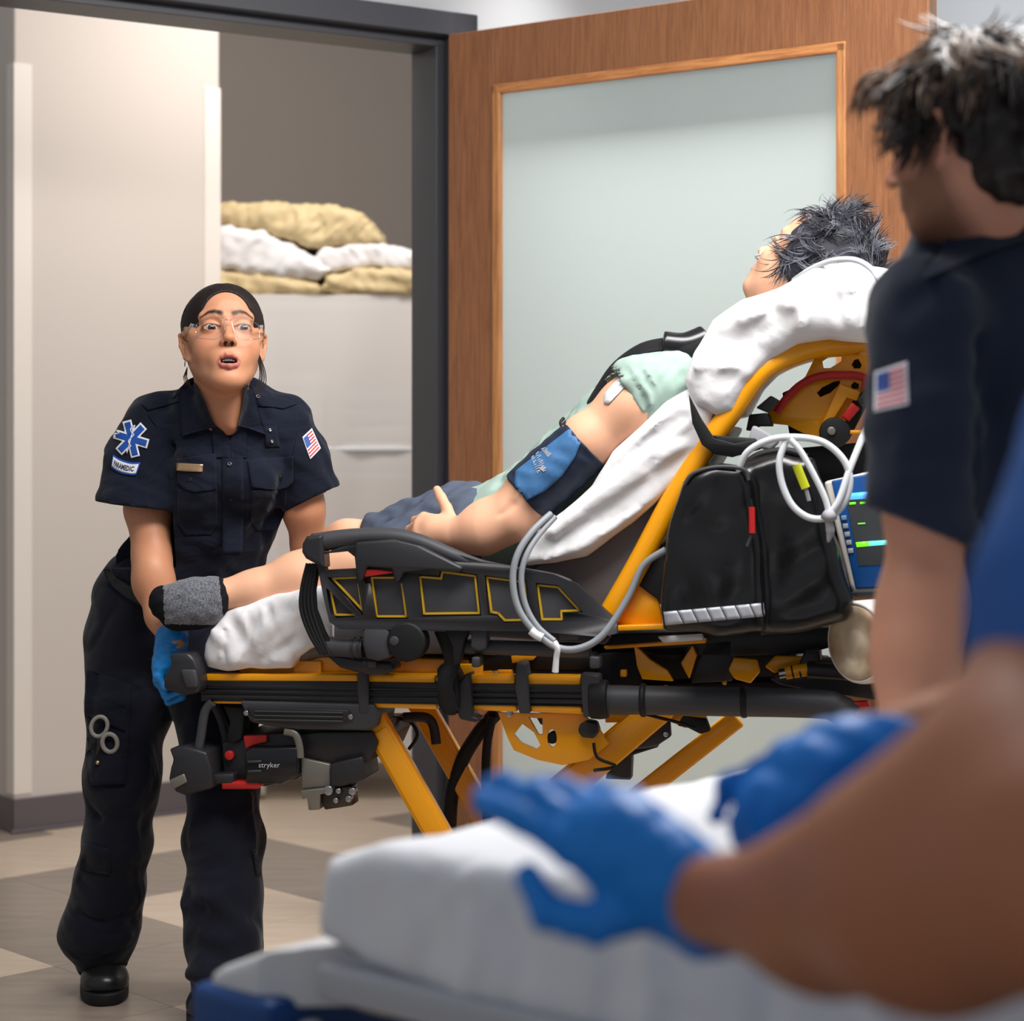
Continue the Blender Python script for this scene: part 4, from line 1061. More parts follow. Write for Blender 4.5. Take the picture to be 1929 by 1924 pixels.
# ---- trauma shears in the cargo pocket
sh = thing('trauma_shears', on_px(tt, 195, 1380, .012), 'grey-handled trauma shears tucked in the thigh pocket of the woman paramedic', 'scissors')
M['sh_grey'] = mat('grey_shears_plastic', srgb(140, 136, 130), .45)
def ring(cx, cy, rx, ry, a, D, r, n=26):
    return [P(cx + rx * math.cos(t) * math.cos(a) - ry * math.sin(t) * math.sin(a), cy + rx * math.cos(t) * math.sin(a) + ry * math.sin(t) * math.cos(a), D) for t in [2 * math.pi * k / n for k in range(n)]]
Ds = on_px(tt, 200, 1385, .016).y
MB().tube(ring(187, 1369, 15, 19, .35, Ds, .003), .0045, 8, closed=True).build('handle_ring', M['sh_grey'], sh, smooth=True)
MB().tube(ring(207, 1400, 14, 17, -.2, Ds - .004, .003), .0050, 8, closed=True).build('handle_ring', M['sh_grey'], sh, smooth=True)
MB().tube([P(196, 1380, Ds), P(188, 1395, Ds + .002), P(185, 1425, Ds + .006)], .006, 8, flat=(Vector((0, 1, 0)), .5)).build('blade', M['black'], sh, smooth=True)
# ================================================================ ambulance stretcher
stz = thing('ambulance_stretcher', SO, 'yellow and black ambulance stretcher with raised backrest, carrying the patient', 'stretcher')
def sp(name, loops, w, depth, m, bevel=.003, parent=stz, smooth=True):
    if not isinstance(loops[0][0], (list, tuple)): loops = [loops]
    return sprism(loops, w, depth).build(name, M[m] if isinstance(m, str) else m, parent, bevel=bevel, smooth=smooth)
def st_tube(name, px, w, r, m, parent=stz, n=14, k=6, flat=None):
    """px points with optional own w"""
    pts = [SP(p[0], p[1], p[2] if len(p) > 2 else w) for p in px]
    return MB().tube(smooth_path(pts, k) if len(pts) > 2 else pts, r, n, flat=flat).build(name, M[m] if isinstance(m, str) else m, parent, smooth=False) if False else autosmooth(MB().tube(smooth_path(pts, k) if len(pts) > 2 else pts, r, n, flat=flat).build(name, M[m] if isinstance(m, str) else m, parent, smooth=True), 50)
def disc(name, x, y, w, rpx, depth, m, parent=stz, bevel=.002):
    c = SP(x, y, w); r = rpx / FPX * c.y
    mb = MB().cyl(c, c + SW * depth, r, 28)
    return mb.build(name, M[m] if isinstance(m, str) else m, parent, bevel=bevel, smooth=True)
YEL = [[(384, 1270), (674, 1271), (674, 1285), (380, 1284)], [(689, 1271), (820, 1272), (820, 1287), (689, 1285)], [(884, 1272), (970, 1273), (970, 1289), (884, 1288)], [(994, 1273), (1094, 1274), (1094, 1291), (994, 1290)]]
YLO = [[(402, 1318), (674, 1322), (674, 1329), (398, 1326)], [(694, 1322), (822, 1324), (824, 1337), (700, 1333)], [(886, 1326), (972, 1328), (974, 1342), (892, 1338)], [(998, 1329), (1095, 1331), (1097, 1346), (1002, 1342)]]
for k, w in ((0, 0), (1, .53)):
    nm = SW * w
    b = MB()
    for dy0, dy1, dw in ((0, 1, .004), (.14, .34, 0), (.44, .60, 0), (.70, .88, 0)):
        y = lambda x: 1283 + (x - 378) * .0115
        h = lambda x: 38 + (x - 378) * .003
        b.prism([[SP(x, y(x) + h(x) * d, dw) + nm for x, d in ((379, dy0), (700, dy0), (1116, dy0), (1116, dy1), (700, dy1), (379, dy1))]], SW * (.034 - dw))
    b.build('side_rail', M['black'], stz, bevel=.0012, smooth=True)
    for lst in (YEL, YLO):
        for l in lst:
            if w and lst is YLO: continue
            MB().prism([[SP(x, y_, .006) + nm for x, y_ in l]], SW * .04).build('frame_bar', M['yellow'], stz, bevel=.003, smooth=True)
# yellow litter deck seen between mattress and rail, with cross members
zt = SP(700, 1262, .06).z
def sbox(mb, u0, u1, w0, w1, z0, z1):
    c = SO + SU * (u0 + u1) / 2 + SW * (w0 + w1) / 2; c.z = (z0 + z1) / 2
    return mb.box(c, SU * (u1 - u0) / 2, SW * (w1 - w0) / 2, Vector((0, 0, (z1 - z0) / 2)))
dk = MB(); sbox(dk, .18, .24, .04, .53, zt - .02, zt + .018); sbox(dk, .06, .60, .05, .09, zt - .012, zt + .026); sbox(dk, .06, .60, .46, .50, zt - .012, zt + .026); sbox(dk, .52, .58, .04, .53, zt - .02, zt + .018); sbox(dk, .06, .60, .09, .46, zt + .016, zt + .022)
dk.build('litter_deck', M['yellow'], stz, bevel=.003, smooth=True)
# rail brackets
for l in ([(674, 1258), (690, 1258), (694, 1300), (694, 1345), (676, 1345), (672, 1300)], [(972, 1248), (990, 1250), (996, 1300), (998, 1345), (978, 1345), (970, 1300)], [(1093, 1270), (1128, 1272), (1132, 1352), (1098, 1352)]):
    sp('rail_bracket', l, -.008, .05, 'dgrey', .004)
sp('rail_clamp', [(822, 1262), (832, 1249), (850, 1250), (862, 1275), (866, 1320), (858, 1350), (836, 1348), (824, 1330)], -.022, .07, 'rubber', .008)
sp('rail_clamp', [(862, 1290), (874, 1272), (884, 1268), (888, 1300), (890, 1350), (905, 1356), (896, 1362), (866, 1356), (858, 1335)], -.014, .055, 'black', .005)
st_tube('strap', [(832, 1185, -.03), (846, 1220, -.035), (852, 1250, -.03), (838, 1290, -.035), (850, 1340, -.02)], 0, .017, 'rubber', flat=(SW, .35))
# foot-end handle
sp('grip', [(318, 1233), (356, 1231), (366, 1244), (374, 1268), (377, 1292), (374, 1306), (346, 1311), (308, 1299), (307, 1279), (316, 1263), (322, 1250)], -.045, .055, 'black', .006)
sp('grip_cap', [(340, 1262), (367, 1262), (371, 1282), (371, 1296), (350, 1296), (344, 1280)], -.052, .01, 'dgrey', .004)
st_tube('handle_rod', [(345, 1289), (386, 1291)], -.0, .010, 'dgrey')
st_tube('handle_rod', [(345, 1289), (386, 1291)], .53, .010, 'dgrey')
fg = sp('grip', [(318, 1233), (360, 1231), (377, 1292), (346, 1311), (308, 1299), (316, 1263)], -.045, .055, 'black', .006); fg.data.transform(Matrix.Translation(SW * .55))
# foot-end lower loops and faceted corner
st_tube('foot_loop', [(400, 1324), (386, 1342), (378, 1390), (368, 1440), (356, 1464)], .0, .0095, 'dgrey')
st_tube('foot_loop', [(404, 1328), (418, 1360), (426, 1400), (418, 1440), (408, 1460), (440, 1466)], .10, .0095, 'dgrey')
sp('corner_bumper', [(318, 1411), (350, 1406), (388, 1418), (398, 1450), (400, 1486), (350, 1500), (330, 1492), (317, 1470), (321, 1447), (326, 1432)], -.02, .16, 'black', .005)
sp('bumper_facet', [(319, 1470), (346, 1458), (352, 1474), (326, 1488)], -.024, .01, 'mgrey', .002)
sp('foot_crossbar', [(352, 1462), (440, 1458), (440, 1476), (352, 1480)], 0, .5, 'black', .004)
# grey housing under the foot section
hs_ = sp('housing', [(451, 1321), (704, 1327), (712, 1345), (706, 1372), (690, 1377), (560, 1375), (498, 1367), (472, 1361), (462, 1345)], -.006, .16, 'dgrey', .005)
sp('housing_panel', [(464, 1332), (654, 1337), (660, 1344), (656, 1358), (620, 1367), (540, 1365), (486, 1359), (472, 1348)], -.012, .01, 'black', .003, parent=hs_)
for y in (1339, 1347, 1355): sp('rib', [(478, y), (646, y + 3), (646, y + 6), (480, y + 3)], -.015, .006, 'dgrey', .001, parent=hs_)
for x, y in ((463, 1344), (660, 1351)): disc('screw', x, y, -.012, 5, .006, 'steel', hs_, .001)
# actuator, battery and fastener block
sp('motor_bracket', [(420, 1330), (462, 1334), (456, 1392), (440, 1402), (424, 1398), (432, 1360)], .02, .05, 'rubber', .004)
mo = sp('motor_body', [(418, 1402), (440, 1390), (462, 1384), (565, 1378), (568, 1442), (560, 1468), (500, 1482), (430, 1482), (420, 1462)], .03, .30, 'black', .006)
sp('release_tab', [(458, 1387), (502, 1385), (502, 1398), (478, 1404), (462, 1411)], .016, .02, 'red', .002)
disc('red_button', 431, 1424, .02, 9, .012, 'red')
sp('red_foot_pedal', [(416, 1474), (490, 1472), (493, 1480), (484, 1487), (418, 1487)], .0, .18, 'red', .003)
bt_ = sp('battery', [(460, 1420), (470, 1410), (562, 1408), (562, 1462), (530, 1478), (462, 1476)], -.004, .10, 'black_s', .005)
for y in (1434, 1452): sp('battery_rib', [(466, y), (492, y - 1), (492, y + 3), (466, y + 4)], -.008, .008, 'dgrey', .001, parent=bt_)
M['print'] = mat('light_grey_print', srgb(190, 190, 196), .6)
def st_text(txt, cx, cy, hpx, w, m, parent, slope=0):
    s = hpx * 1.4
    return text_on('lettering', txt, 1.0, lambda x, y: SP(cx + x * s, cy - y * s + slope * x * s, w), m, parent)
st_text('stryker', 507, 1442, 10, -.0062, M['print'], bt_)
rb = sp('fastener_body', [(560, 1384), (600, 1379), (700, 1378), (712, 1400), (696, 1436), (684, 1440), (622, 1442), (600, 1432), (566, 1428)], .02, .30, 'black', .006)
sp('fastener_plate', [(566, 1428), (622, 1440), (623, 1482), (568, 1488)], .01, .12, 'mgrey', .003)
sp('fastener_block', [(622, 1440), (682, 1426), (688, 1468), (668, 1476), (646, 1482), (622, 1484)], .0, .12, 'black', .004)
sp('latch_bracket', [[(566, 1490), (623, 1484), (622, 1494), (603, 1497), (602, 1526), (581, 1527), (578, 1503), (570, 1507)]], -.002, .05, 'mgrey', .002)
sp('latch_bracket', [(606, 1487), (662, 1482), (664, 1518), (640, 1522), (612, 1526), (604, 1510)], .008, .05, mat('dark_steel', srgb(70, 66, 60), .35, metal=.8), .002)
for x, y, r_ in ((618, 1490, 9), (637, 1491, 5), (656, 1506, 6), (663, 1492, 7), (632, 1509, 5)): disc('bolt', x, y, -.008, r_, .02, 'steel', bevel=.001)
st_tube('release_lever', [(536, 1378), (556, 1384), (564, 1405), (566, 1428)], .0, .008, 'mgrey', flat=(SW, .6))
# yellow lift legs, crossed, on a wheeled base
def beam(name, a, b, hw, hd, m, parent=stz, bevel=.005):
    d = (b - a).normalized(); n = SW.cross(d).normalized()
    return MB().box((a + b) / 2, d * (b - a).length / 2, n * hw, SW * hd).build(name, m, parent, bevel=bevel, smooth=True)
def run(a, b, z):
    t = (z - a.z) / (b.z - a.z); return a + (b - a) * t
for w in (.05, .44):
    off = SW * (w - .05)
    a, b = SP(702, 1352, .05) + off, SP(806, 1536, .05) + off
    l1 = beam('lift_leg', a, run(a, b, .12), .027, .016, M['yellow'])
    beam('leg_flange', a - SW * .016 + (b - a).normalized() * .03, run(a, b, .14) - SW * .016, .020, .003, M['yellow'], l1, .002) if w < .1 else None
    a, b = SP(1258, 1322, .09) + off, SP(1120, 1440, .09) + off
    beam('lift_leg', a + (a - b).normalized() * .02, run(a, b, .12), .030, .016, M['yellow'])
a, b = SP(1390, 1352, .46), SP(1250, 1462, .46)
beam('lift_leg', a, b + (b - a) * 1.0, .022, .012, M['yellow'])
bs = MB(); sbox(bs, .42, 1.45, .12, .16, .09, .13); sbox(bs, .42, 1.45, .43, .47, .09, .13); sbox(bs, .44, .48, .16, .43, .09, .13); sbox(bs, 1.38, 1.42, .16, .43, .09, .13)
bs.build('base_frame', M['yellow'], stz, bevel=.004, smooth=True)
for u in (.48, 1.40):
    for w in (.10, .50):
        c = SO + SU * u + SW * w; c.z = .075
        wh = MB().cyl(c - SW * .018, c + SW * .018, .075, 28).build('wheel', M['rubber'], stz, bevel=.005, smooth=True)
        MB().cyl(c - SW * .02, c + SW * .02, .04, 20).build('hub', M['mgrey'], wh, smooth=True)
# yellow pivot plate with cut-outs, crossbars under the head section
pl = sp('pivot_plate', [[(938, 1343), (1098, 1346), (1128, 1372), (1146, 1402), (1110, 1432), (1060, 1442), (1012, 1432), (968, 1414), (956, 1390)],
    [(984, 1364), (1006, 1380), (1018, 1404), (1010, 1412), (982, 1400), (968, 1384)], [(996, 1352), (1022, 1354), (1022, 1384), (1014, 1384)],
    [(1040 + 9 * math.cos(t), 1391 + 17 * math.sin(t)) for t in [2 * math.pi * k / 14 for k in range(14)]]], .035, .010, 'yellow', .002)
disc('bolt', 959, 1346, .03, 6, .02, 'steel', bevel=.001); disc('pivot_bush', 1040, 1391, .04, 11, .03, 'rubber')
sp('pivot_cover', [(1092, 1366), (1104, 1358), (1122, 1362), (1128, 1380), (1118, 1392), (1096, 1390), (1088, 1378)], .02, .04, 'black', .004)
sp('crossbar', [(1008, 1348), (1062, 1350), (1062, 1362), (1042, 1368), (1018, 1366)], .05, .4, 'black', .003)
sp('gusset', [(1228, 1348), (1262, 1362), (1264, 1388), (1240, 1404), (1188, 1412), (1206, 1384)], .10, .02, 'black', .003)
disc('bolt', 1254, 1384, .094, 5, .01, 'steel', bevel=.001)
sp('gusset', [(1186, 1414), (1240, 1408), (1190, 1424), (1188, 1470), (1140, 1468), (1150, 1430)], .12, .04, 'black', .003)
sp('under_plate', [(1140, 1348), (1250, 1346), (1330, 1350), (1330, 1362), (1290, 1372), (1262, 1360), (1140, 1362)], .13, .03, 'yellow', .002)
sp('cable_bracket', [(1284, 1352), (1330, 1356), (1338, 1378), (1320, 1384), (1296, 1372), (1276, 1368)], .08, .03, 'rubber', .003)
st_tube('cable', [(1214, 1345), (1240, 1352), (1280, 1362), (1310, 1372)], .05, .0035, 'rubber', n=8)
st_tube('cable', [(1118, 1400, .02), (1126, 1428, .02), (1160, 1444, .03), (1118, 1452, .03)], .02, .0035, 'rubber', n=8)
# thick round side tube toward the head end
tb0, tb1 = SP(1128, 1318, .012), SP(1578, 1326, .012)
st_tube('side_tube', [(1128, 1318), (1350, 1322), (1540, 1326), (1580, 1336), (1606, 1352)], .012, .0290, 'dgrey', n=24)
for x0, x1, r_ in ((1112, 1146, .040), (1206, 1218, .034), (1395, 1408, .032)):
    y = 1318 + (x0 - 1128) * .018
    MB().tube([SP(x0, y, .012), SP((x0 + x1) / 2, y, .012), SP(x1, y, .012)], [r_ * .96, r_, r_ * .96], 24).build('tube_collar', M['rubber'], stz, bevel=.003, smooth=True)
# hoses and lever behind
st_tube('hose', [(938, 1340, .42), (904, 1378, .42), (872, 1430, .43), (852, 1490, .44), (846, 1560, .45)], .42, .0165, 'rubber')
st_tube('hose', [(928, 1350, .40), (918, 1400, .40), (915, 1460, .40), (918, 1560, .40)], .40, .010, 'rubber')
st_tube('brake_lever', [(760, 1352, .2), (800, 1352, .2), (816, 1366, .2), (822, 1402, .2)], .2, .011, 'black', flat=(SW, .5))
st_tube('cable', [(740, 1352, .25), (772, 1360, .25), (786, 1385, .25), (770, 1412, .25)], .2, .004, 'rubber', n=8)

# ---------------------------------------------------------------- side guard with recessed pockets
GW = -.075
Z4 = lambda l: [(540 + x / 3.207, 900 + y / 3.207) for x, y in l]
Z5 = lambda l: [(540 + x / 5.358, 980 + y / 5.358) for x, y in l]
frame_o = [(597, 1062), (604, 1048), (668, 1020), (745, 1010), (800, 1020), (862, 1044), (905, 1058), (960, 1066), (1042, 1082), (1086, 1100), (1162, 1170), (1162, 1194), (1130, 1200), (1008, 1190), (640, 1186), (620, 1172), (608, 1120)]
holes = [[(606, 1044), (655, 1039), (668, 1049), (671, 1071), (614, 1074)],
         Z5([(408, 578), (706, 566), (772, 960), (750, 960)]), Z5([(396, 680), (690, 960), (680, 980), (490, 990), (440, 940)]),
         Z5([(770, 490), (1110, 545), (1130, 620), (1165, 640), (1228, 1000), (905, 1000), (845, 640), (790, 640)]),
         Z4([(792, 585), (920, 590), (925, 552), (1150, 585), (1178, 835), (815, 840)]), Z4([(1196, 590), (1450, 625), (1470, 870), (1310, 880), (1270, 835), (1215, 830)]), Z4([(1503, 635), (1640, 650), (1790, 812), (1682, 818), (1682, 870), (1530, 870)])]
gd = sp('side_guard', [frame_o] + holes, GW, .020, 'black', .0025)
sp('guard_backing', [(612, 1080), (700, 1078), (800, 1070), (905, 1078), (1050, 1092), (1140, 1165), (1130, 1188), (640, 1178), (622, 1160)], GW + .013, .006, 'dgrey', .001, parent=gd)
def yline(px, closed=False):
    pts = [SP(x, y, GW + .0095) for x, y in px]
    if closed: pts = pts + [pts[0]]
    mb = MB(); hw = .0019
    for a, b in zip(pts[:-1], pts[1:]):
        d = (b - a).normalized(); n = SW.cross(d)
        mb.box((a + b) / 2, d * ((b - a).length / 2 + hw * .8), n * hw, SW * .0028)
    return mb.build('yellow_outline', M['yline'], gd)
yline(Z5([(700, 580), (468, 590), (765, 905), (728, 650)])); yline(Z5([(448, 712), (495, 955), (688, 955)]))
yline(Z5([(1115, 582), (862, 582), (910, 972), (1210, 972), (1165, 645)])); yline(Z4([(808, 600), (935, 610), (942, 570), (1140, 595), (1163, 818), (832, 822)]), True)
yline(Z4([(1212, 603), (1440, 632), (1455, 860), (1318, 862), (1278, 820), (1238, 812)]), True); yline(Z4([(1518, 650), (1640, 662), (1770, 802), (1660, 806), (1662, 856), (1545, 856)]), True)
# guard hand-hold: broad top cap and release
cap_pts = [(590, 1024), (640, 1016), (680, 1012), (740, 1012), (790, 1022), (850, 1046), (905, 1064), (960, 1074), (1040, 1088), (1075, 1100)]
MB().tube(smooth_path([SP(x, y, GW + .012) for x, y in cap_pts], 5), [.020, .019, .018, .018, .017, .015, .011, .009, .009, .008], 12).build('guard_cap', M['dgrey'], stz, bevel=0, smooth=True)['label'] = 'wide arm cap of the side guard'
ec = Field(*bounds([SP(568, 1060, -.1), SP(612, 1000, -.02)], .03), .0022)
ec.slab([SP(x, y, GW) for x, y in [(572, 1024), (580, 1010), (610, 1007), (612, 1040), (614, 1070), (600, 1064), (578, 1052), (571, 1040)]], SO, SU, SW, GW - .014, GW + .040, .008)
ec.build('end_cap', M['black'], stz)
sp('hand_hold', [(668, 1022), (740, 1016), (796, 1030), (850, 1058), (872, 1070), (866, 1080), (800, 1074), (760, 1078), (752, 1096), (742, 1098), (738, 1072), (690, 1068), (682, 1096), (672, 1096), (668, 1060)], GW - .018, .022, 'black', .006)
sp('release_lever', Z4([(456, 552), (560, 556), (662, 574), (560, 588), (470, 602)]), GW - .010, .014, 'red', .002)
for k in range(4):
    o = k * 6.5
    st_tube('guard_arm', [(580 + o * .9, 1062), (569 + o, 1110), (568 + o * 1.1, 1150), (584 + o, 1195), (606 + o * .7, 1232)], GW + .012, .0046, 'rubber', n=10)
sp('guard_arm_web', [(584, 1064), (602, 1066), (594, 1112), (596, 1148), (612, 1190), (632, 1228), (612, 1234), (588, 1198), (572, 1155), (572, 1110)], GW + .014, .012, 'rubber', .002)
# pivots below the guard
st_tube('pivot_tube', [(612, 1218), (684, 1222)], GW + .03, .020, 'dgrey', n=20)
for x in (664, 676): st_tube('pivot_ring', [(x, 1221), (x + 5, 1221)], GW + .03, .0225, 'black', n=20)
sp('pivot_block', [(682, 1182), (732, 1180), (738, 1210), (734, 1240), (712, 1246), (688, 1240), (682, 1215)], GW + .0, .06, 'dgrey', .006)
disc('pivot_knob', 764, 1210, GW - .004, 38, .05, 'rubber', bevel=.006); disc('pivot_knob_cap', 742, 1208, GW - .006, 9, .02, 'dgrey', bevel=.002)
sp('pivot_arm', [(612, 1234), (700, 1248), (738, 1250), (742, 1262), (724, 1272), (690, 1272), (640, 1258)], GW + .03, .07, 'black', .004)
sp('pivot_clip', [(692, 1246), (708, 1246), (708, 1258), (692, 1258)], GW + .02, .02, 'dgrey', .002)
sp('guard_strut', [(834, 1182), (888, 1180), (874, 1210), (866, 1250), (852, 1256), (850, 1216)], GW + .01, .03, 'rubber', .005)
st_tube('guard_tube', [(868, 1218), (1000, 1222), (1112, 1226)], GW + .045, .0150, 'dgrey', n=16)
for l in ([(888, 1186), (918, 1184), (916, 1222), (900, 1228), (886, 1220)], [(1052, 1184), (1092, 1184), (1090, 1206), (1052, 1206)], [(1110, 1236), (1130, 1238), (1130, 1260), (1110, 1260)], [(888, 1238), (904, 1238), (904, 1258), (888, 1258)]): sp('guard_clip', l, GW + .01, .04, 'dgrey', .004)
sp('guard_beam', [(800, 1176), (1120, 1186), (1150, 1200), (1140, 1215), (1090, 1212), (920, 1200), (800, 1188)], GW + .018, .025, 'black', .004)
sp('under_guard', [(880, 1226), (1120, 1232), (1120, 1262), (960, 1262), (880, 1268)], .05, .3, 'rubber', .004)
sp('under_yellow', [(962, 1236), (1014, 1234), (1004, 1244), (964, 1250)], .045, .02, 'yellow', .002); sp('under_yellow', [(936, 1262), (964, 1262), (964, 1270), (940, 1270)], .045, .02, 'yellow', .002)

def creases(F, A, B, C, D, w, n, seed, amp=.007, wd=(.005, .010)):
    """n long gently curved creases running from edge A-B to edge C-D (pixels) in stretcher plane w"""
    r = random.Random(seed)
    for k in range(n):
        t0 = (k + r.uniform(.1, .9)) / n; t1 = min(max(t0 + r.uniform(-.14, .14), 0), 1)
        p = [A[i] + (B[i] - A[i]) * t0 for i in (0, 1)]; q = [C[i] + (D[i] - C[i]) * t1 for i in (0, 1)]
        m0, m1 = r.uniform(0, .3), r.uniform(.6, 1); bx, by = r.uniform(-16, 16), r.uniform(-16, 16)
        pts = [SP(p[0] + (q[0] - p[0]) * t + bx * math.sin(t * 3.1), p[1] + (q[1] - p[1]) * t + by * math.sin(t * 3.1), w) for t in [m0 + (m1 - m0) * j / 5 for j in range(6)]]
        F.fold(pts, r.uniform(*wd), amp * r.choice((-1, -1.1, 1)) * r.uniform(.6, 1.2), .02)
# ---------------------------------------------------------------- mattress, sheets
M['pad'] = mat('grey_vinyl_mattress', srgb(104, 100, 102), .5, spec=.4, bump=(14, .3, .006))
Mt = Field(*bounds([SP(380, 1280, -.02), SP(1100, 1090, .6), SP(380, 1280, .6)], .05), .007)
Mt.slab([SP(x, y, 0) for x, y in [(600, 1150), (1110, 1150), (1120, 1190), (1100, 1236), (640, 1240), (560, 1248), (500, 1250), (500, 1180)]], SO, SU, SW, .03, .52, .02)
Mt.wave(.003, .12, 2); Mt.build('mattress', M['pad'], stz)
L = Field(*bounds([SP(375, 1285, -.05), SP(640, 1080, .6), SP(375, 1285, .6)], .04), .0055)
L.slab([SP(x, y, 0) for x, y in [(384, 1215), (400, 1185), (424, 1152), (480, 1132), (560, 1112), (640, 1104), (650, 1190), (600, 1215), (560, 1240), (545, 1262), (420, 1266), (388, 1258), (380, 1240)]], SO, SU, SW, -.01, .54, .03)
Lf = lambda l, w, a: L.fold([SP(x, y, ww) for x, y, ww in l], w, a)
L.wave(.003, .12, 4, (1, 1, 1)); L.wave(.0015, .05, 9, (1, .6, 1)); creases(L, (410, 1160), (600, 1110), (400, 1250), (540, 1258), -.012, 12, 5, .006)
Lf([(430, 1160, -.01), (455, 1200, -.01), (470, 1245, -.01)], .012, -.010); Lf([(540, 1165, -.01), (480, 1205, -.01), (450, 1240, -.01)], .014, .014); Lf([(600, 1190, -.01), (540, 1215, -.01), (470, 1262, -.01)], .012, -.012)
Lf([(400, 1190, -.01), (430, 1215, -.01), (440, 1250, -.01)], .012, .010); Lf([(460, 1240, -.01), (462, 1268, -.01)], .006, -.010); Lf([(500, 1140, -.01), (520, 1180, -.01)], .010, -.007); Lf([(560, 1130, -.01), (540, 1200, -.01), (510, 1240, -.01)], .011, .009)
lsh = L.build('leg_sheet', M['sheet'], stz); lsh['label'] = 'rumpled white sheet over the foot section'

# ---------------------------------------------------------------- raised backrest
sp('back_panel', [(1000, 1080), (1060, 1020), (1150, 960), (1228, 918), (1290, 850), (1350, 800), (1372, 800), (1280, 960), (1196, 1110), (1150, 1168), (1120, 1150), (1080, 1100)], .045, .47, 'pad', .02)
for w in (.012, .52):
    st_tube('backrest_tube', [(1140, 1172, w), (1205, 1058, w), (1268, 940, w), (1330, 842, w), (1388, 762, w), (1428, 706, w), (1470, 676, w + .02), (1530, 655, w + .08), (1600, 651, w + .14), (1660, 655, w + .19), (1720, 668, w + .25)] if w < .1 else [(1140, 1172, w), (1268, 940, w), (1388, 762, w), (1460, 690, w), (1560, 655, w - .1), (1640, 654, w - .25)], w, .0225, 'yellow', n=20)
sp('hinge_plate', [(1128, 1166), (1180, 1090), (1212, 1080), (1240, 1120), (1248, 1180), (1140, 1186)], .028, .012, 'yellow', .002)
sp('hinge_edge', [(1140, 1180), (1250, 1176), (1250, 1186), (1142, 1190)], .0, .04, 'yellow', .002)
sp('hinge_block', [(1186, 1090), (1226, 1030), (1252, 1030), (1258, 1160), (1236, 1128), (1214, 1112)], .02, .20, 'rubber', .004)
Z6 = lambda l: [(1380 + x / 6.413, 600 + y / 6.413) for x, y in l]
hp = sp('head_plate', [Z6([(420, 1130), (560, 1000), (880, 700), (990, 480), (1090, 440), (1650, 440), (1730, 600), (1700, 760), (1560, 900), (1440, 1010), (1390, 1200), (1180, 1480), (860, 1390), (660, 1290), (460, 1270)]),
    Z6([(1080, 520), (1180, 440 + 10), (1320, 450), (1310, 520), (1180, 600), (1100, 600)]), Z6([(1440, 560), (1470, 500), (1520, 490), (1560, 560), (1540, 605), (1470, 605)]), Z6([(1020, 900), (1080, 830), (1220, 760), (1300, 750), (1290, 800), (1180, 900), (1060, 950)]), Z6([(1420, 810), (1470, 765), (1530, 790), (1520, 850), (1450, 850)])], .14, .012, 'yellow', .002)
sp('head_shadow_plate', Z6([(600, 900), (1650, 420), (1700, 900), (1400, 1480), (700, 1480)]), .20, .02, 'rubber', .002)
st_tube('guide_bar', [(p[0], p[1], .128) for p in Z6([(530, 1140), (640, 980), (800, 820), (960, 730), (1120, 690), (1320, 685), (1500, 690), (1610, 740), (1590, 860)])], .128, .0085, 'red', n=10, flat=(SW, .6))
sp('head_brace', Z6([(1290, 790), (1550, 890), (1500, 1000), (1380, 960), (1180, 1290), (1080, 1270), (1180, 1050)]), .122, .014, 'yellow', .002)
sp('gas_strut', Z6([(1440, 1010), (1540, 1080), (1400, 1250), (1310, 1190)]), .10, .03, 'red', .003)
disc('head_wheel', 1572, 815, .08, 29, .035, 'rubber', bevel=.004); disc('wheel_hub', 1566, 812, .074, 8, .02, 'mgrey')
sp('head_frame_block', Z6([(1500, 980), (1700, 760), (1720, 1060), (1540, 1060)]), .09, .08, 'black', .003)
sp('head_frame_block', Z6([(200, 1160), (420, 1140), (470, 1300), (300, 1300), (160, 1360)]), .05, .10, 'rubber', .003)
sp('head_frame_block', Z6([(280, 1080), (460, 930), (560, 990), (420, 1140)]), .05, .06, 'black', .003)
sp('head_bar', Z6([(1350, 1430), (1420, 1350), (1660, 1350), (1680, 1385), (1440, 1390)]), .09, .05, 'yellow', .002)
sp('head_tray_' if False else 'head_tray', [(1380, 880), (1440, 850), (1660, 830), (1680, 900), (1600, 900), (1500, 940), (1400, 940)], .26, .16, 'black', .004)
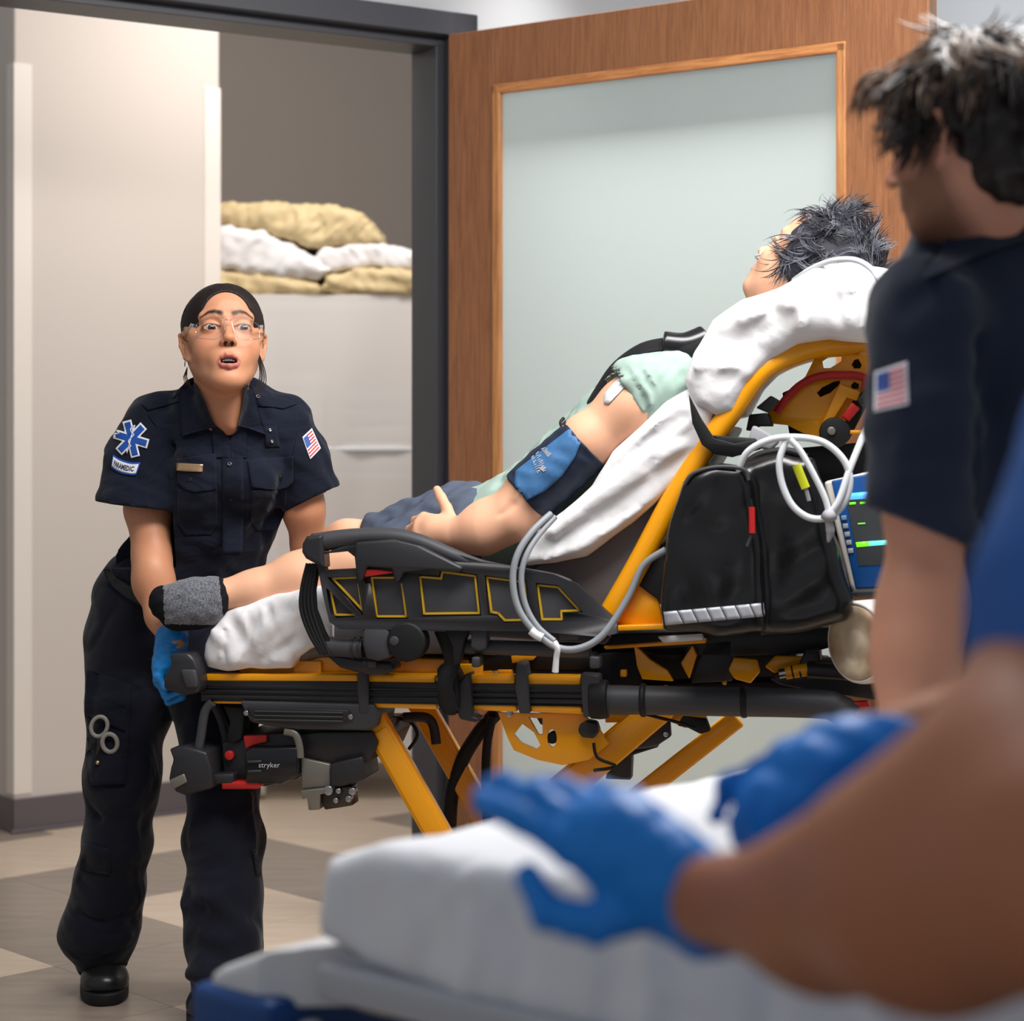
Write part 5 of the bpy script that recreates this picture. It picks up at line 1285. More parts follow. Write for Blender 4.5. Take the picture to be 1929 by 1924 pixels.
# lower chassis under the bag, black castings and yellow brackets
for l, w, dd, m_ in (([(1130, 1196), (1260, 1192), (1600, 1180), (1640, 1200), (1520, 1232), (1380, 1236), (1130, 1232)], .12, .2, 'black'), ([(1238, 1200), (1322, 1196), (1326, 1206), (1250, 1212)], .05, .02, 'white'),
    ([(1136, 1218), (1330, 1204), (1330, 1212), (1140, 1224)], .06, .02, 'yellow'), ([(1194, 1216), (1206, 1226), (1224, 1244), (1256, 1264), (1268, 1284), (1210, 1280), (1200, 1256)], .07, .02, 'yellow'), ([(1304, 1216), (1312, 1236), (1298, 1280), (1282, 1250)], .10, .02, 'yellow'),
    ([(1120, 1232), (1200, 1226), (1204, 1256), (1210, 1290), (1120, 1292)], .10, .10, 'rubber'), ([(1330, 1210), (1380, 1206), (1380, 1284), (1300, 1288), (1312, 1250)], .12, .08, 'black'), ([(1208, 1222), (1300, 1216), (1290, 1240), (1240, 1244)], .12, .1, 'rubber'),
    ([(1372, 1262), (1382, 1240), (1426, 1244), (1432, 1266), (1414, 1288), (1384, 1280)], .08, .02, 'yellow'), ([(1440, 1256), (1460, 1236), (1516, 1238), (1516, 1250), (1480, 1262), (1460, 1270)], .12, .02, 'yellow'),
    ([(1516, 1228), (1544, 1226), (1546, 1246), (1600, 1250), (1650, 1270), (1650, 1320), (1520, 1300), (1470, 1290), (1450, 1280), (1500, 1262)], .06, .10, 'black'), ([(1130, 1290), (1450, 1284), (1600, 1296), (1600, 1306), (1130, 1300)], .14, .1, 'rubber'), ([(1168, 1262), (1180, 1262), (1180, 1276), (1168, 1276)], .06, .02, 'yellow'), ([(1360, 1284), (1368, 1284), (1368, 1292), (1360, 1290)], .06, .02, 'yellow')):
    sp('chassis_casting' if m_ in ('black', 'rubber') else ('chassis_bracket' if m_ == 'yellow' else 'chassis_strip'), l, w, dd, m_, .003)
sp('chassis_casting', [(1130, 1200), (1496, 1192), (1500, 1236), (1560, 1240), (1560, 1296), (1130, 1298)], .36, .06, 'rubber', .003)
st_tube('ribbed_hose', [(1440, 1226, .2), (1498, 1218, .2)], .2, .018, 'dgrey')
st_tube('marked_tube', [(1480, 1268, .05), (1522, 1262, .05)], .05, .0135, 'yellow'); st_tube('tube_clamp', [(1468, 1270, .05), (1480, 1268, .05)], .05, .010, 'steel')
for x in (1492, 1506): st_tube('tube_band', [(x, 1266.6, .05), (x + 3, 1266, .05)], .05, .0140, 'rubber')
st_tube('head_arm', [(1522, 1262, .05), (1600, 1268, .05), (1660, 1280, .08)], .05, .017, 'black')
sp('red_strip', [(1590, 1326), (1634, 1322), (1640, 1332), (1600, 1336)], .0, .03, 'red', .002)
# draped sheets on the back section
B_ = Field(*bounds([SP(975, 1080, -.05), SP(1345, 720, -.05), SP(975, 1080, .56), SP(1345, 720, .56)], .03), .0065)
B_.slab([SP(x, y, 0) for x, y in [(984, 1068), (992, 1030), (1012, 1000), (1060, 962), (1112, 915), (1150, 850), (1196, 806), (1250, 758), (1300, 728), (1345, 770), (1330, 850), (1290, 898), (1250, 930), (1190, 985), (1100, 1050), (1040, 1064)]], SO, SU, SW, -.005, .53, .025)
B_.ell(SP(1150, 880, .27), (.14, .25, .14), .02, 'cut') if False else None
Bf = lambda l, w, a: B_.fold([SP(x, y, -.008) for x, y in l], w, a)
B_.wave(.003, .14, 21); creases(B_, (1300, 735), (1340, 850), (990, 1010), (1040, 1064), -.008, 11, 8, .0065)
Bf([(1040, 1000), (1110, 950), (1190, 900), (1280, 840)], .012, .012); Bf([(1010, 1040), (1090, 1000), (1200, 930), (1300, 860)], .012, -.009); Bf([(1220, 880), (1270, 800), (1300, 750)], .012, -.009); Bf([(1180, 870), (1230, 800), (1290, 770)], .013, .010); Bf([(1020, 1060), (1100, 1030), (1200, 965)], .009, .007)
bsh = B_.build('back_sheet', M['sheet'], stz); bsh['label'] = 'white sheet band along the lower backrest'
strap_o = [(1297, 742), (1322, 790), (1346, 826), (1384, 836), (1424, 828), (1426, 846), (1380, 862), (1346, 856), (1322, 838), (1304, 798)]
sp('restraint_strap', strap_o, -.03, .006, 'rubber', .002); sp('restraint_strap', [(1340, 820), (1424, 826), (1430, 846), (1380, 860)], -.026, .10, 'rubber', .004)
M['grey_cloth'] = mat('grey_soft_cloth', srgb(150, 150, 154), .85)
sp('strap_tail', [(1418, 800), (1440, 812), (1470, 830), (1452, 850), (1420, 842), (1398, 852), (1410, 826)], -.01, .03, 'grey_cloth', .006)

# ================================================================ pillow bundle at the head
pw = Field(*bounds([SP(1280, 800, -.06), SP(1750, 480, -.06), SP(1280, 800, .56), SP(1750, 480, .56)], .04), .0065)
pw.slab([SP(x, y, 0) for x, y in [(1292, 716), (1304, 664), (1344, 604), (1400, 566), (1470, 540), (1540, 500), (1600, 492), (1660, 500), (1716, 512), (1745, 560), (1730, 620), (1690, 642), (1640, 640), (1560, 632), (1500, 646), (1452, 676), (1412, 724), (1384, 780), (1352, 786), (1312, 762)]], SO, SU, SW, -.03, .54, .045)
pw.cone(SP(1480, 470, .28), SP(1640, 460, .28), .085, .09, .03, 'cut'); pw.cone(SP(1400, 640, .28), SP(1260, 720, .28), .12, .14, .04, 'cut')
Pf = lambda l, w, a: pw.fold([SP(x, y, -.035) for x, y in l], w, a)
pw.wave(.0035, .16, 31); creases(pw, (1330, 620), (1700, 510), (1350, 780), (1680, 640), -.034, 15, 9, .0075, (.006, .011)); creases(pw, (1296, 690), (1330, 770), (1480, 560), (1480, 660), -.034, 6, 10, .007, (.006, .011))
Pf([(1330, 640), (1400, 640), (1480, 680)], .016, -.012); Pf([(1310, 690), (1380, 690), (1440, 720)], .014, .014); Pf([(1440, 560), (1470, 600), (1480, 650)], .014, -.014); Pf([(1400, 600), (1450, 580), (1500, 570)], .018, .012)
Pf([(1550, 545), (1545, 600), (1530, 640)], .012, -.012); Pf([(1590, 540), (1592, 600), (1590, 640)], .010, .010); Pf([(1640, 520), (1650, 580), (1640, 630)], .012, -.010); Pf([(1500, 560), (1508, 610), (1510, 640)], .010, .010); Pf([(1310, 720), (1340, 750), (1370, 770)], .012, -.010); Pf([(1420, 640), (1460, 670), (1440, 700)], .010, .010)
pwo = pw.build('pillow', M['sheet']); tag(pwo, 'rumpled white pillow bundle under the patient, against the yellow backrest bar', 'pillow')

# ================================================================ equipment around the stretcher
M['bagv'] = mat('glossy_black_vinyl', srgb(11, 11, 12), .30, spec=.5, coat=.12, bump=(9, .35, .01))
M['refl'] = mat('silver_reflective_tape', srgb(170, 172, 180), .45, metal=.2)
Bg = Field(*bounds([SP(1235, 1215, -.14), SP(1620, 850, .12)], .05), .005)
Bg.slab([SP(x, y, -.10) for x, y in [(1286, 908), (1304, 888), (1350, 876), (1402, 880), (1420, 920), (1438, 1040), (1444, 1190), (1400, 1196), (1252, 1186), (1248, 1150), (1250, 1060), (1262, 1000), (1278, 940)]], SO, SU, SW, -.14, .10, .022)
Bg.slab([SP(x, y, -.06) for x, y in [(1385, 900), (1400, 866), (1470, 852), (1530, 866), (1556, 930), (1580, 1040), (1606, 1130), (1596, 1168), (1520, 1186), (1430, 1200), (1420, 1100)]], SO, SU, SW, -.10, .10, .03, k=.01)
Bg.wave(.003, .12, 41)
for l, a in (([(1422, 900), (1436, 1000), (1446, 1150)], -.010), ([(1470, 880), (1500, 1000), (1520, 1160)], -.008), ([(1510, 890), (1548, 1020), (1570, 1160)], .008), ([(1262, 1052), (1340, 1046), (1424, 1040)], -.005)): Bg.fold([SP(x, y, -.12) for x, y in l], .009, a, .03)
bag = thing('equipment_bag', SP(1400, 1196, -.05), 'glossy black vinyl equipment bag with reflective strip hanging at the head side of the stretcher', 'bag')
bgo = Bg.build('body', M['bagv'], bag); bgt = bvh_of(bgo)
Z7 = lambda l: [(1080 + x / 3.207, 900 + y / 3.207) for x, y in l]
for k in range(7):
    a, b = k / 7, (k + .93) / 7; tp = lambda t: (545 + (1155 - 545) * t, 812 - (812 - 757) * t); bo_ = lambda t: (555 + (1160 - 555) * t, 893 - (893 - 838) * t)
    sh_ = .05
    drape('reflective_tape', [Z7([tp(a), tp(b), bo_(min(b + sh_, 1)), bo_(a + (sh_ if a else 0))])], bgt, M['refl'], bag, .002, .001, cuts=2)
st_tube('zip_pull', Z7([(1078, 178), (1080, 335)]), -.155, .0060, 'red', bag); st_tube('zip_cord', Z7([(1070, 130), (1078, 178)]), -.15, .003, 'rubber', bag, n=6); st_tube('zip_cord', Z7([(1080, 335), (1068, 370), (1050, 415)]), -.152, .0035, 'dgrey', bag, n=6)
M['hi_yel'] = mat('neon_yellow_tag', srgb(220, 224, 40), .5)
st_tube('tag', [(1500, 876), (1518, 920)], -.118, .0085, 'hi_yel', bag, flat=(SW, .4)); st_tube('tag_cord', [(1518, 920), (1524, 944)], -.115, .004, 'grey_cloth', bag, n=6)
st_tube('zip', [(1290, 912), (1306, 892), (1350, 880), (1400, 884), (1410, 905)], -.137, .004, 'dgrey', bag, n=8); st_tube('carry_handle', [(1400, 880), (1430, 858), (1480, 850), (1520, 862)], -.06, .008, 'rubber', bag, n=10)
# monitor
mn = thing('patient_monitor', SP(1620, 1112, .0), 'blue-fronted patient monitor with green traces beside the black bag', 'monitor')
M['mon_b'] = mat('blue_monitor_front', srgb(10, 74, 140), .4); M['cream'] = mat('cream_plastic', srgb(206, 200, 192), .5)
sp('case', [(1552, 908), (1650, 886), (1720, 880), (1760, 1100), (1740, 1124), (1608, 1122), (1600, 1100)], .004, .09, 'cream', .006, parent=mn)
sp('front', [(1566, 906), (1650, 890), (1716, 886), (1750, 1104), (1612, 1110)], .0, .006, 'mon_b', .003, parent=mn)
M['scr'] = mat('monitor_screen', srgb(40, 42, 44), .25, emit=(srgb(70, 72, 74), .35))
M['trg'] = mat('green_trace', srgb(60, 200, 40), .4, emit=(srgb(120, 230, 30), 1.4)); M['trc'] = mat('cyan_trace', srgb(90, 220, 220), .4, emit=(srgb(110, 230, 225), 1.2)); M['trb'] = mat('blue_bar', srgb(60, 150, 255), .4, emit=(srgb(90, 180, 255), 1.3))
sc_ = sp('screen', [(1592, 932), (1724, 918), (1744, 1060), (1618, 1066)], -.002, .003, 'scr', .001, parent=mn)
for l, m_ in (([(1596, 930), (1660, 924), (1660, 938), (1597, 942)], 'trb'), ([(1600, 947), (1612, 946), (1612, 950), (1600, 951)], 'trg'), ([(1620, 946), (1636, 945), (1636, 949), (1620, 950)], 'trg'), ([(1612, 1022), (1636, 1020), (1638, 1029), (1614, 1031)], 'trg'), ([(1636, 1020), (1700, 1016), (1701, 1024), (1637, 1029)], 'trc'), ([(1616, 986), (1630, 985), (1630, 987), (1616, 988)], 'trg')): sp('trace', l, -.004, .0015, m_, 0, parent=sc_)
for k in range(5): sp('key', [(1584 + k * 3.2, 972 + k * 15.5), (1594 + k * 3.2, 971 + k * 15.5), (1595 + k * 3.2, 980 + k * 15.5), (1585 + k * 3.2, 981 + k * 15.5)], -.003, .004, mat('key_grey', srgb(110, 140, 170), .5) if k == 0 else 'grey_cloth', .001, parent=mn)
sp('shelf', [(1604, 1116), (1650, 1114), (1740, 1112), (1742, 1124), (1610, 1126)], -.01, .12, 'black', .003, parent=stz)
# oxygen cylinder, base end towards us
oc = thing('oxygen_cylinder', SP(1613, 1288, .0), 'white gas cylinder with scuffed brown base end below the monitor', 'cylinder')
ax_ = Vector((.80, .58, .02)).normalized(); c0 = SP(1614, 1211, -.045)
M['scuff'] = mat('scuffed_brown_base', srgb(136, 106, 78), .6, noise=(srgb(196, 180, 156), 11, (1, 1, 1), .12), bump=(30, .4, .003))
M['cylw'] = mat('white_cylinder_enamel', srgb(224, 222, 218), .3, noise=(srgb(206, 200, 192), 8, (1, 1, 1), .3))
def lathe_ax(name, c, ax, prof, m, parent, n=36):
    a = ax.orthogonal().normalized(); b = ax.cross(a); vs = []; fs = []
    for t, r_ in prof:
        for k in range(n): f = 2 * math.pi * k / n; vs.append(c + ax * t + (a * math.cos(f) + b * math.sin(f)) * r_)
    for i in range(len(prof) - 1):
        for k in range(n): fs.append((i * n + k, i * n + (k + 1) % n, (i + 1) * n + (k + 1) % n, (i + 1) * n + k))
    return mk(name, vs, fs, m, parent)
lathe_ax('shell', c0, ax_, [(.004, .0001), (.004, .070), (-.004, .074), (0, .079), (.01, .081), (.12, .081), (.30, .08), (.36, .06), (.39, .02), (.40, .0001)], M['cylw'], oc)
lathe_ax('base_disc', c0, ax_, [(-.004, .0001), (-.004, .022), (-.001, .03), (-.004, .040), (-.006, .056), (-.006, .070), (-.001, .0735), (.006, .0735)], M['scuff'], oc)

# hoses and cables
hg = thing('blood_pressure_hose', SP(1000, 1180, -.10), 'grey twin blood pressure hose looping from the arm cuff over the side guard', 'hose')
M['hose'] = mat('grey_rubber_hose', srgb(140, 144, 150), .42); M['tubew'] = mat('white_cable', srgb(206, 210, 214), .38)
st_tube('tube', [(1038, 968, -.06), (1004, 1000, -.09), (976, 1042, -.11), (966, 1088, -.115), (974, 1140, -.115), (1000, 1182, -.115), (1045, 1218, -.115), (1090, 1222, -.115), (1136, 1196, -.11), (1182, 1128, -.10), (1212, 1066, -.10), (1254, 1036, -.11)], 0, .0068, 'hose', hg, n=12)
st_tube('tube', [(1046, 974, -.055), (1012, 1012, -.085), (990, 1050, -.105), (982, 1090, -.11), (990, 1140, -.11), (1012, 1180, -.112), (1044, 1208, -.112)], 0, .0058, 'hose', hg, n=12)
st_tube('tie', [(1000, 1188, -.122), (1010, 1196, -.122), (1022, 1202, -.122)], 0, .0085, 'white', hg, n=8); st_tube('tie', [(1043, 1212, -.124), (1050, 1222, -.126), (1048, 1240, -.122), (1046, 1266, -.118)], 0, [.009, .006, .006, .007], 'white', hg, n=8)
cb_ = thing('coiled_cable', SP(1500, 980, -.13), 'white cable coiled in a loop over the black equipment bag', 'cable')
st_tube('coil', [(1390, 890, -.13), (1408, 852, -.14), (1450, 829, -.145), (1500, 824, -.15), (1552, 834, -.15), (1590, 868, -.15), (1601, 908, -.15), (1590, 948, -.15), (1562, 974, -.15), (1526, 976, -.15), (1494, 954, -.15), (1474, 914, -.15), (1468, 870, -.15), (1480, 832, -.145)], 0, .0066, 'tubew', cb_, n=12, k=8)
st_tube('coil', [(1488, 828, -.155), (1508, 850, -.155), (1536, 900, -.155), (1556, 944, -.155), (1562, 974, -.155)], 0, .0060, 'tubew', cb_, n=12)
st_tube('lead', [(1560, 972, -.16), (1580, 944, -.16), (1600, 886, -.15), (1624, 826, -.13), (1646, 770, -.1), (1668, 700, -.06), (1690, 640, -.04)], 0, .0066, 'tubew', cb_, n=12)
st_tube('tie', [(1552, 968, -.165), (1562, 974, -.168), (1572, 970, -.165)], 0, .010, 'grey_cloth', cb_, n=8); st_tube('tie_end', [(1560, 976, -.165), (1564, 1000, -.16), (1560, 1022, -.16)], 0, [.007, .009, .002], 'grey_cloth', cb_, n=8)
cn = thing('oxygen_tube', SP(1590, 500, -.02), 'white oxygen tube lying over the white pillow bundle', 'tube')
st_tube('tube', [(1496, 528, .10), (1530, 506, .02), (1570, 491, -.03), (1610, 490, -.05), (1640, 506, -.06), (1656, 530, -.07), (1668, 560, -.07), (1690, 600, -.06)], 0, .0058, 'tubew', cn, n=10)
# ================================================================ patient lying on the stretcher
p_root = thing('person', SP(900, 1100, .27), 'patient with tousled grey hair lying on the raised stretcher in a pale green shirt', 'person')
Rp = frame_of((-.60, .56, .57), up=(.55, -.05, .80))
sp_ = 1.0
Op = P(1409, 552, 4.24) - Rp @ Vector((0, .072, -.118))
Tp = Matrix.Translation(Op) @ Rp.to_4x4(); Tpi = Tp.inverted(); Lp = lambda p: tuple(Tpi @ Vector(p))
HF, upl, dnl = head_field(.0022, (-.13, -.13, -.24), (.13, .13, .13), mouth=0, male=True)
HF.cone((0, -.01, -.05), Lp(SP(1385, 690, .28)), .052, .055, .03)
V, Q = HF.mesh(); skp = srgb(226, 172, 140)
tp_ = head_tint(V, upl, dnl, skp, srgb(196, 124, 108), srgb(60, 56, 56))
Vw = (np.array(Rp) @ V.T).T + np.array(Op)
arm = [SP(1215, 748, .08), SP(1105, 832, .055), SP(1000, 925, .045), SP(958, 975, .045)]
fore = [SP(958, 978, .03), SP(908, 1000, .03), SP(856, 1008, .035)]
lo, hi = bounds(arm + fore + [SP(740, 1010, .22)], .09)
A = Field(lo, hi, .0035)
A.chain(arm, [.056, .054, .050, .047], .02); A.chain(fore, [.046, .045, .030], .03); A.ell(SP(1185, 765, .07), (.06, .06, .06), .03); A.ell(SP(925, 978, .055), (.05, .04, .04), .03)
add_segs(A, hand_segs(SP(858, 1006, .035), SU * -.85 + SW * .25 + Vector((0, 0, .12)), SU * -.1 - SW * .8 + Vector((0, 0, .6)), SW * .5 + Vector((0, 0, .8)), .98, curl=[(38, 40, 20), (42, 45, 25), (46, 48, 25), (50, 50, 30)], thumb=[(.55, .75, .2), (.75, .75, .0), (.8, .8, -.1)]))
A.fold([SP(966, 950, -.01), SP(948, 968, -.01), SP(925, 985, -.0)], .008, -.005)
Va, Qa = A.mesh(); Va = relax(Va, Qa, 1)
leg = [SP(760, 1070, .16), SP(655, 1062, .12), SP(560, 1090, .08), SP(480, 1112, .05), (SP(415, 1122, .02))]
lo, hi = bounds(leg, .1); G = Field(lo, hi, .004)
G.chain(leg, [.072, .056, .050, .038, .033], .03); G.cone(SP(640, 1062, .12), SP(540, 1108, .08), .05, .042, .03)
Vl, Ql = G.mesh(); Vl = relax(Vl, Ql, 1)
leg2 = [SP(760, 1040, .40), SP(655, 1030, .38), SP(540, 1100, .36), SP(430, 1150, .34)]
lo, hi = bounds(leg2, .1); G = Field(lo, hi, .006); G.chain(leg2, [.072, .056, .046, .034], .03); Vm, Qm = G.mesh()
parts_ = [(Vw, Q), (Va, Qa), (Vl, Ql), (Vm, Qm)]; n = 0; AV = []; AQ = []
for v, q in parts_: AV.append(v); AQ.append(q + n); n += len(v)
allV = np.concatenate(AV); allQ = np.concatenate(AQ)
tc = np.concatenate([tp_, np.tile(np.array(skp), (len(allV) - len(Vw), 1))])
M['skin_p'] = mat('fair_skin', (1, 1, 1, 1), .5, spec=.38, sss=.12, vcol='tint', bump=(700, .10, .0008))
pb = mk('body', allV, allQ, M['skin_p'], p_root, attr=tc)
arm_t = BVHTree.FromPolygons([Vector(v) for v in Va], [tuple(int(i) for i in q) for q in Qa])
for s in (-1, 1): eyeball(pb, Tp, s, (0, 1, .1), (.04, .03, .025), M['eye'])
# shirt
M['green'] = mat('pale_green_cotton', srgb(150, 171, 161), .9, spec=.12, sheen=.04, bump=(420, .2, .0008))
S = Field(*bounds([SP(830, 1060, -.02), SP(1340, 640, -.02), SP(830, 1060, .5), SP(1340, 640, .5)], .05), .006)
Rb = Matrix((SU * .62 + Vector((0, 0, .785)), SW, (SU * .62 + Vector((0, 0, .785))).cross(SW))).transposed()
S.ell(SP(1235, 765, .27), (.13, .20, .105), 0, R=Rb).ell(SP(1150, 845, .27), (.16, .18, .115), .06, R=Rb).ell(SP(1040, 940, .27), (.16, .165, .105), .06, R=Rb).ell(SP(940, 995, .27), (.12, .165, .095), .06)
S.cone(SP(1270, 720, .12), SP(1196, 740, .075), .062, .070, .03); S.cone(SP(1215, 738, .085), SP(1196, 762, .08), .068, .070, .02)
S.cone(SP(1290, 720, .28), SP(1345, 720, .28), .085, .06, .04)
S.wave(.004, .10, 51, (1, 1, 1)); S.wave(.003, .04, 52, (1, .5, 1))
Sf = lambda l, w, a: S.fold([SP(x, y, w0) for x, y, w0 in l], w, a)
for i in range(6): Sf([(1176 + i * 14, 690 + i * 2, .02), (1208 + i * 12, 740, .01), (1226 + i * 12, 800, .01)], .0065, .006 if i % 2 else -.006)
Sf([(880, 930, .1), (900, 970, .08), (905, 1000, .08)], .008, -.006); Sf([(930, 915, .1), (950, 950, .08)], .008, .005); Sf([(1000, 860, .1), (1060, 830, .08)], .01, -.006); Sf([(1050, 820, .1), (1090, 790, .08)], .01, .007)
S.cone(SP(1172, 745, .07), SP(1110, 826, .055), .058, .060, .004, 'cut')
nn = (SP(1100, 832, .05) - SP(1215, 748, .08)).normalized()
c_ = SP(1198, 770, .06); sl, g = S.sub(np.array(c_) + np.array([-.14, -.12, -.12]), np.array(c_) + np.array([.03, .02, .09]))
S.F[sl] = np.maximum(S.F[sl], np.minimum(((g[0] - c_.x) * nn.x + (g[1] - c_.y) * nn.y + (g[2] - c_.z) * nn.z), (.068 - np.sqrt((g[0] - c_.x) ** 2 * 0 + (g[1] - (c_.y + .0)) ** 2)) + 0 * g[0] + 0 * g[2]).astype(np.float32))
Vs2, Qs2 = S.mesh(); Vs2 = relax(Vs2, Qs2, 1, .4)
mk('shirt', Vs2, Qs2, M['green'], p_root)
# shorts
M['shorts'] = mat('slate_grey_cotton_shorts', srgb(78, 86, 102), .85, spec=.2, bump=(420, .2, .0008))
H = Field(*bounds([SP(690, 1080, .0), SP(930, 900, .0), SP(690, 1080, .5), SP(930, 900, .5)], .08), .006)
H.ell(SP(890, 990, .29), (.12, .155, .080), 0); H.cone(SP(870, 1010, .20), SP(750, 1050, .17), .080, .076, .05); H.cone(SP(870, 985, .36), SP(735, 1022, .38), .086, .076, .05)
H.wave(.005, .09, 61); H.wave(.003, .045, 62)
H.fold([SP(720, 1000, .3), SP(790, 975, .25), SP(850, 950, .22)], .01, .010); H.fold([SP(745, 1010, .28), SP(800, 990, .22), SP(850, 975, .2)], .009, -.008)
H.build('shorts', M['shorts'], p_root)
# sock
M['sock'] = mat('heathered_grey_sock', srgb(122, 124, 130), .95, spec=.1, sheen=.3, noise=(srgb(70, 72, 78), 380, (1, 1, 1), .12), bump=(500, .5, .001)); M['sockb'] = mat('black_sock_knit', srgb(24, 24, 28), .9, spec=.15, bump=(400, .4, .001))
K = Field(*bounds([SP(270, 1200, -.04), SP(430, 1080, .08)], .05), .0032)
K.cone(SP(400, 1122, .015), SP(380, 1128, .005), .038, .042, .0); K.chain([SP(392, 1132, .005), SP(350, 1138, -.01), SP(312, 1134, -.02)], [.044, .043, .036], .02, flat=(tuple(SW), .8)); K.cone(SP(382, 1148, .0), SP(335, 1160, -.01), .036, .030, .02)
K.wave(.0012, .03, 71)
Vk, Qk = K.mesh(); cen = Vk[Qk].mean(1)
pxx = HX + cen[:, 0] / cen[:, 1] * FPX; pyy = HY - (cen[:, 2] - EYE) / cen[:, 1] * FPX
blk = (pxx < 307 + (pyy - 1100) * .05) | (pyy > 1176 + (pxx - 300) * .02) | (pxx > 416 + (pyy - 1120) * .12)
so_ = mk('sock', Vk, Qk, M['sock'], p_root, mats=[M['sockb']], fmat=blk.astype(int)); so_['label'] = 'grey heathered sock with black toe and cuff'
# cuff on the upper arm
M['cuff'] = mat('blue_nylon_cuff', srgb(62, 108, 156), .6, spec=.35, bump=(60, .25, .003)); M['cuffd'] = mat('dark_navy_cuff', srgb(22, 34, 56), .6)
cf = thing('blood_pressure_cuff', SP(1045, 900, .05), 'blue blood pressure cuff wrapped round the upper arm of the patient', 'cuff')
a0, a1 = SP(1103, 836, .054), SP(990, 936, .045)
C_ = Field(*bounds([a0, a1], .09), .003); dd_ = (a1 - a0).normalized()
C_.cone(a0 - dd_ * .03, a1 + dd_ * .03, .0615, .0600, 0).plane(a0, -dd_).plane(a1, dd_); C_.cone(a0 - dd_ * .04, a1 + dd_ * .04, .054, .050, 0, 'cut'); C_.wave(.0015, .05, 81)
co_ = C_.build('band', M['cuffd'], cf); ct = bvh_of(co_)
Z3 = lambda l: [(700 + x / 3.006, 600 + y / 3.006) for x, y in l]
drape('flap', [Z3([(815, 862), (1150, 600), (1168, 640), (1184, 705), (1150, 790), (1080, 890), (985, 975), (850, 1048), (818, 985), (808, 920)])], ct, M['cuff'], cf, .003, .002, cuts=4)
rr = random.Random(3); pm = MB()
for li, (x0, y0, x1, y1) in enumerate(((905, 790, 940, 890), (930, 770, 965, 870), (960, 740, 1000, 790), (950, 850, 975, 870))):
    for k in range(9):
        t = k / 9; x = x0 + (x1 - x0) * t; y = y0 + (y1 - y0) * t
        p = on_px(ct, 700 + x / 3.006, 600 + y / 3.006, .006); q = on_px(ct, 700 + (x + 8 + rr.random() * 18) / 3.006, 600 + (y - 6 - rr.random() * 14) / 3.006, .006)
        pm.tube([p, q], .0009, 4)
pp_ = pm.build('printed_text', M['print'], cf); pp_['kind'] = 'stuff'
# electrode tape on the shoulder
drape('tape', [[(1138, 742), (1172, 704), (1184, 712), (1180, 726), (1146, 762), (1138, 760)]], arm_t, M['white'], p_root, .002, .0015, cuts=2)
# shoulder strap, pad
ss = thing('shoulder_strap', SP(1220, 660, .2), 'black padded shoulder strap of the restraint across the chest of the patient', 'strap')
sh_t = BVHTree.FromPolygons([Vector(v) for v in Vs2], [tuple(int(i) for i in q) for q in Qs2])
MB().tube(smooth_path([SP(1330, 640, .16), SP(1290, 655, .14), SP(1248, 652, .13)], 5), .031, 18, flat=(SW, .8)).build('pad', M['black_s'], ss, bevel=.003, smooth=True)
MB().tube(smooth_path([SP(1256, 648, .14), SP(1206, 658, .15), SP(1160, 690, .16), (SP(1132, 730, .16)), SP(1108, 772, .15), SP(1090, 800, .13)], 5), .022, 10, flat=(SU * -.55 - SW * .5 + Vector((0, 0, .6)), .14)).build('webbing', M['rubber'], ss, smooth=True)
MB().tube(smooth_path([SP(1104, 776, .12), SP(1080, 798, .11), SP(1062, 806, .11), SP(1056, 796, .12), SP(1062, 788, .13)], 5), .0035, 8).build('cord', M['rubber'], ss, smooth=True)
# hair: tousled grey locks
M['hair_g'] = mat('grey_tousled_hair', srgb(120, 122, 132), .42, spec=.5, noise=(srgb(20, 20, 26), 30, (1, 1, 1), .13))
M['hair_gd'] = mat('dark_grey_hair', srgb(46, 46, 54), .6, spec=.3)
Hh = Field((-.12, -.15, -.10), (.12, .12, .15), .004)
Hh.ell((0, -.030, .030), (.088, .108, .097), 0); Hh.ell((0, .095, -.040), (.075, .085, .105), .008, 'cut'); [Hh.ell((q * .078, -.012, -.004), (.018, .030, .044), .02) for q in (-1, 1)]; Hh.ell((0, -.05, -.05), (.066, .045, .05), .03)
Vh, Qh = Hh.mesh(); Vh = (np.array(Rp) @ Vh.T).T + np.array(Op)
hb = mk('hair', Vh, Qh, M['hair_gd'], p_root)
r = random.Random(12); st = []; std = []
def lock(c, n_, d, L_, curl, r0, jit=.05):
    pts = [c]; p = c.copy(); v = d.copy()
    for k in range(7):
        v = (v + curl * .16 + Vector((r.gauss(0, jit), r.gauss(0, jit), r.gauss(0, jit))) - n_ * .13).normalized(); p = p + v * L_ / 7; pts.append(p.copy())
    return ([Tp @ q for q in pts], [r0 * .8, r0, r0 * .8, r0 * .1])
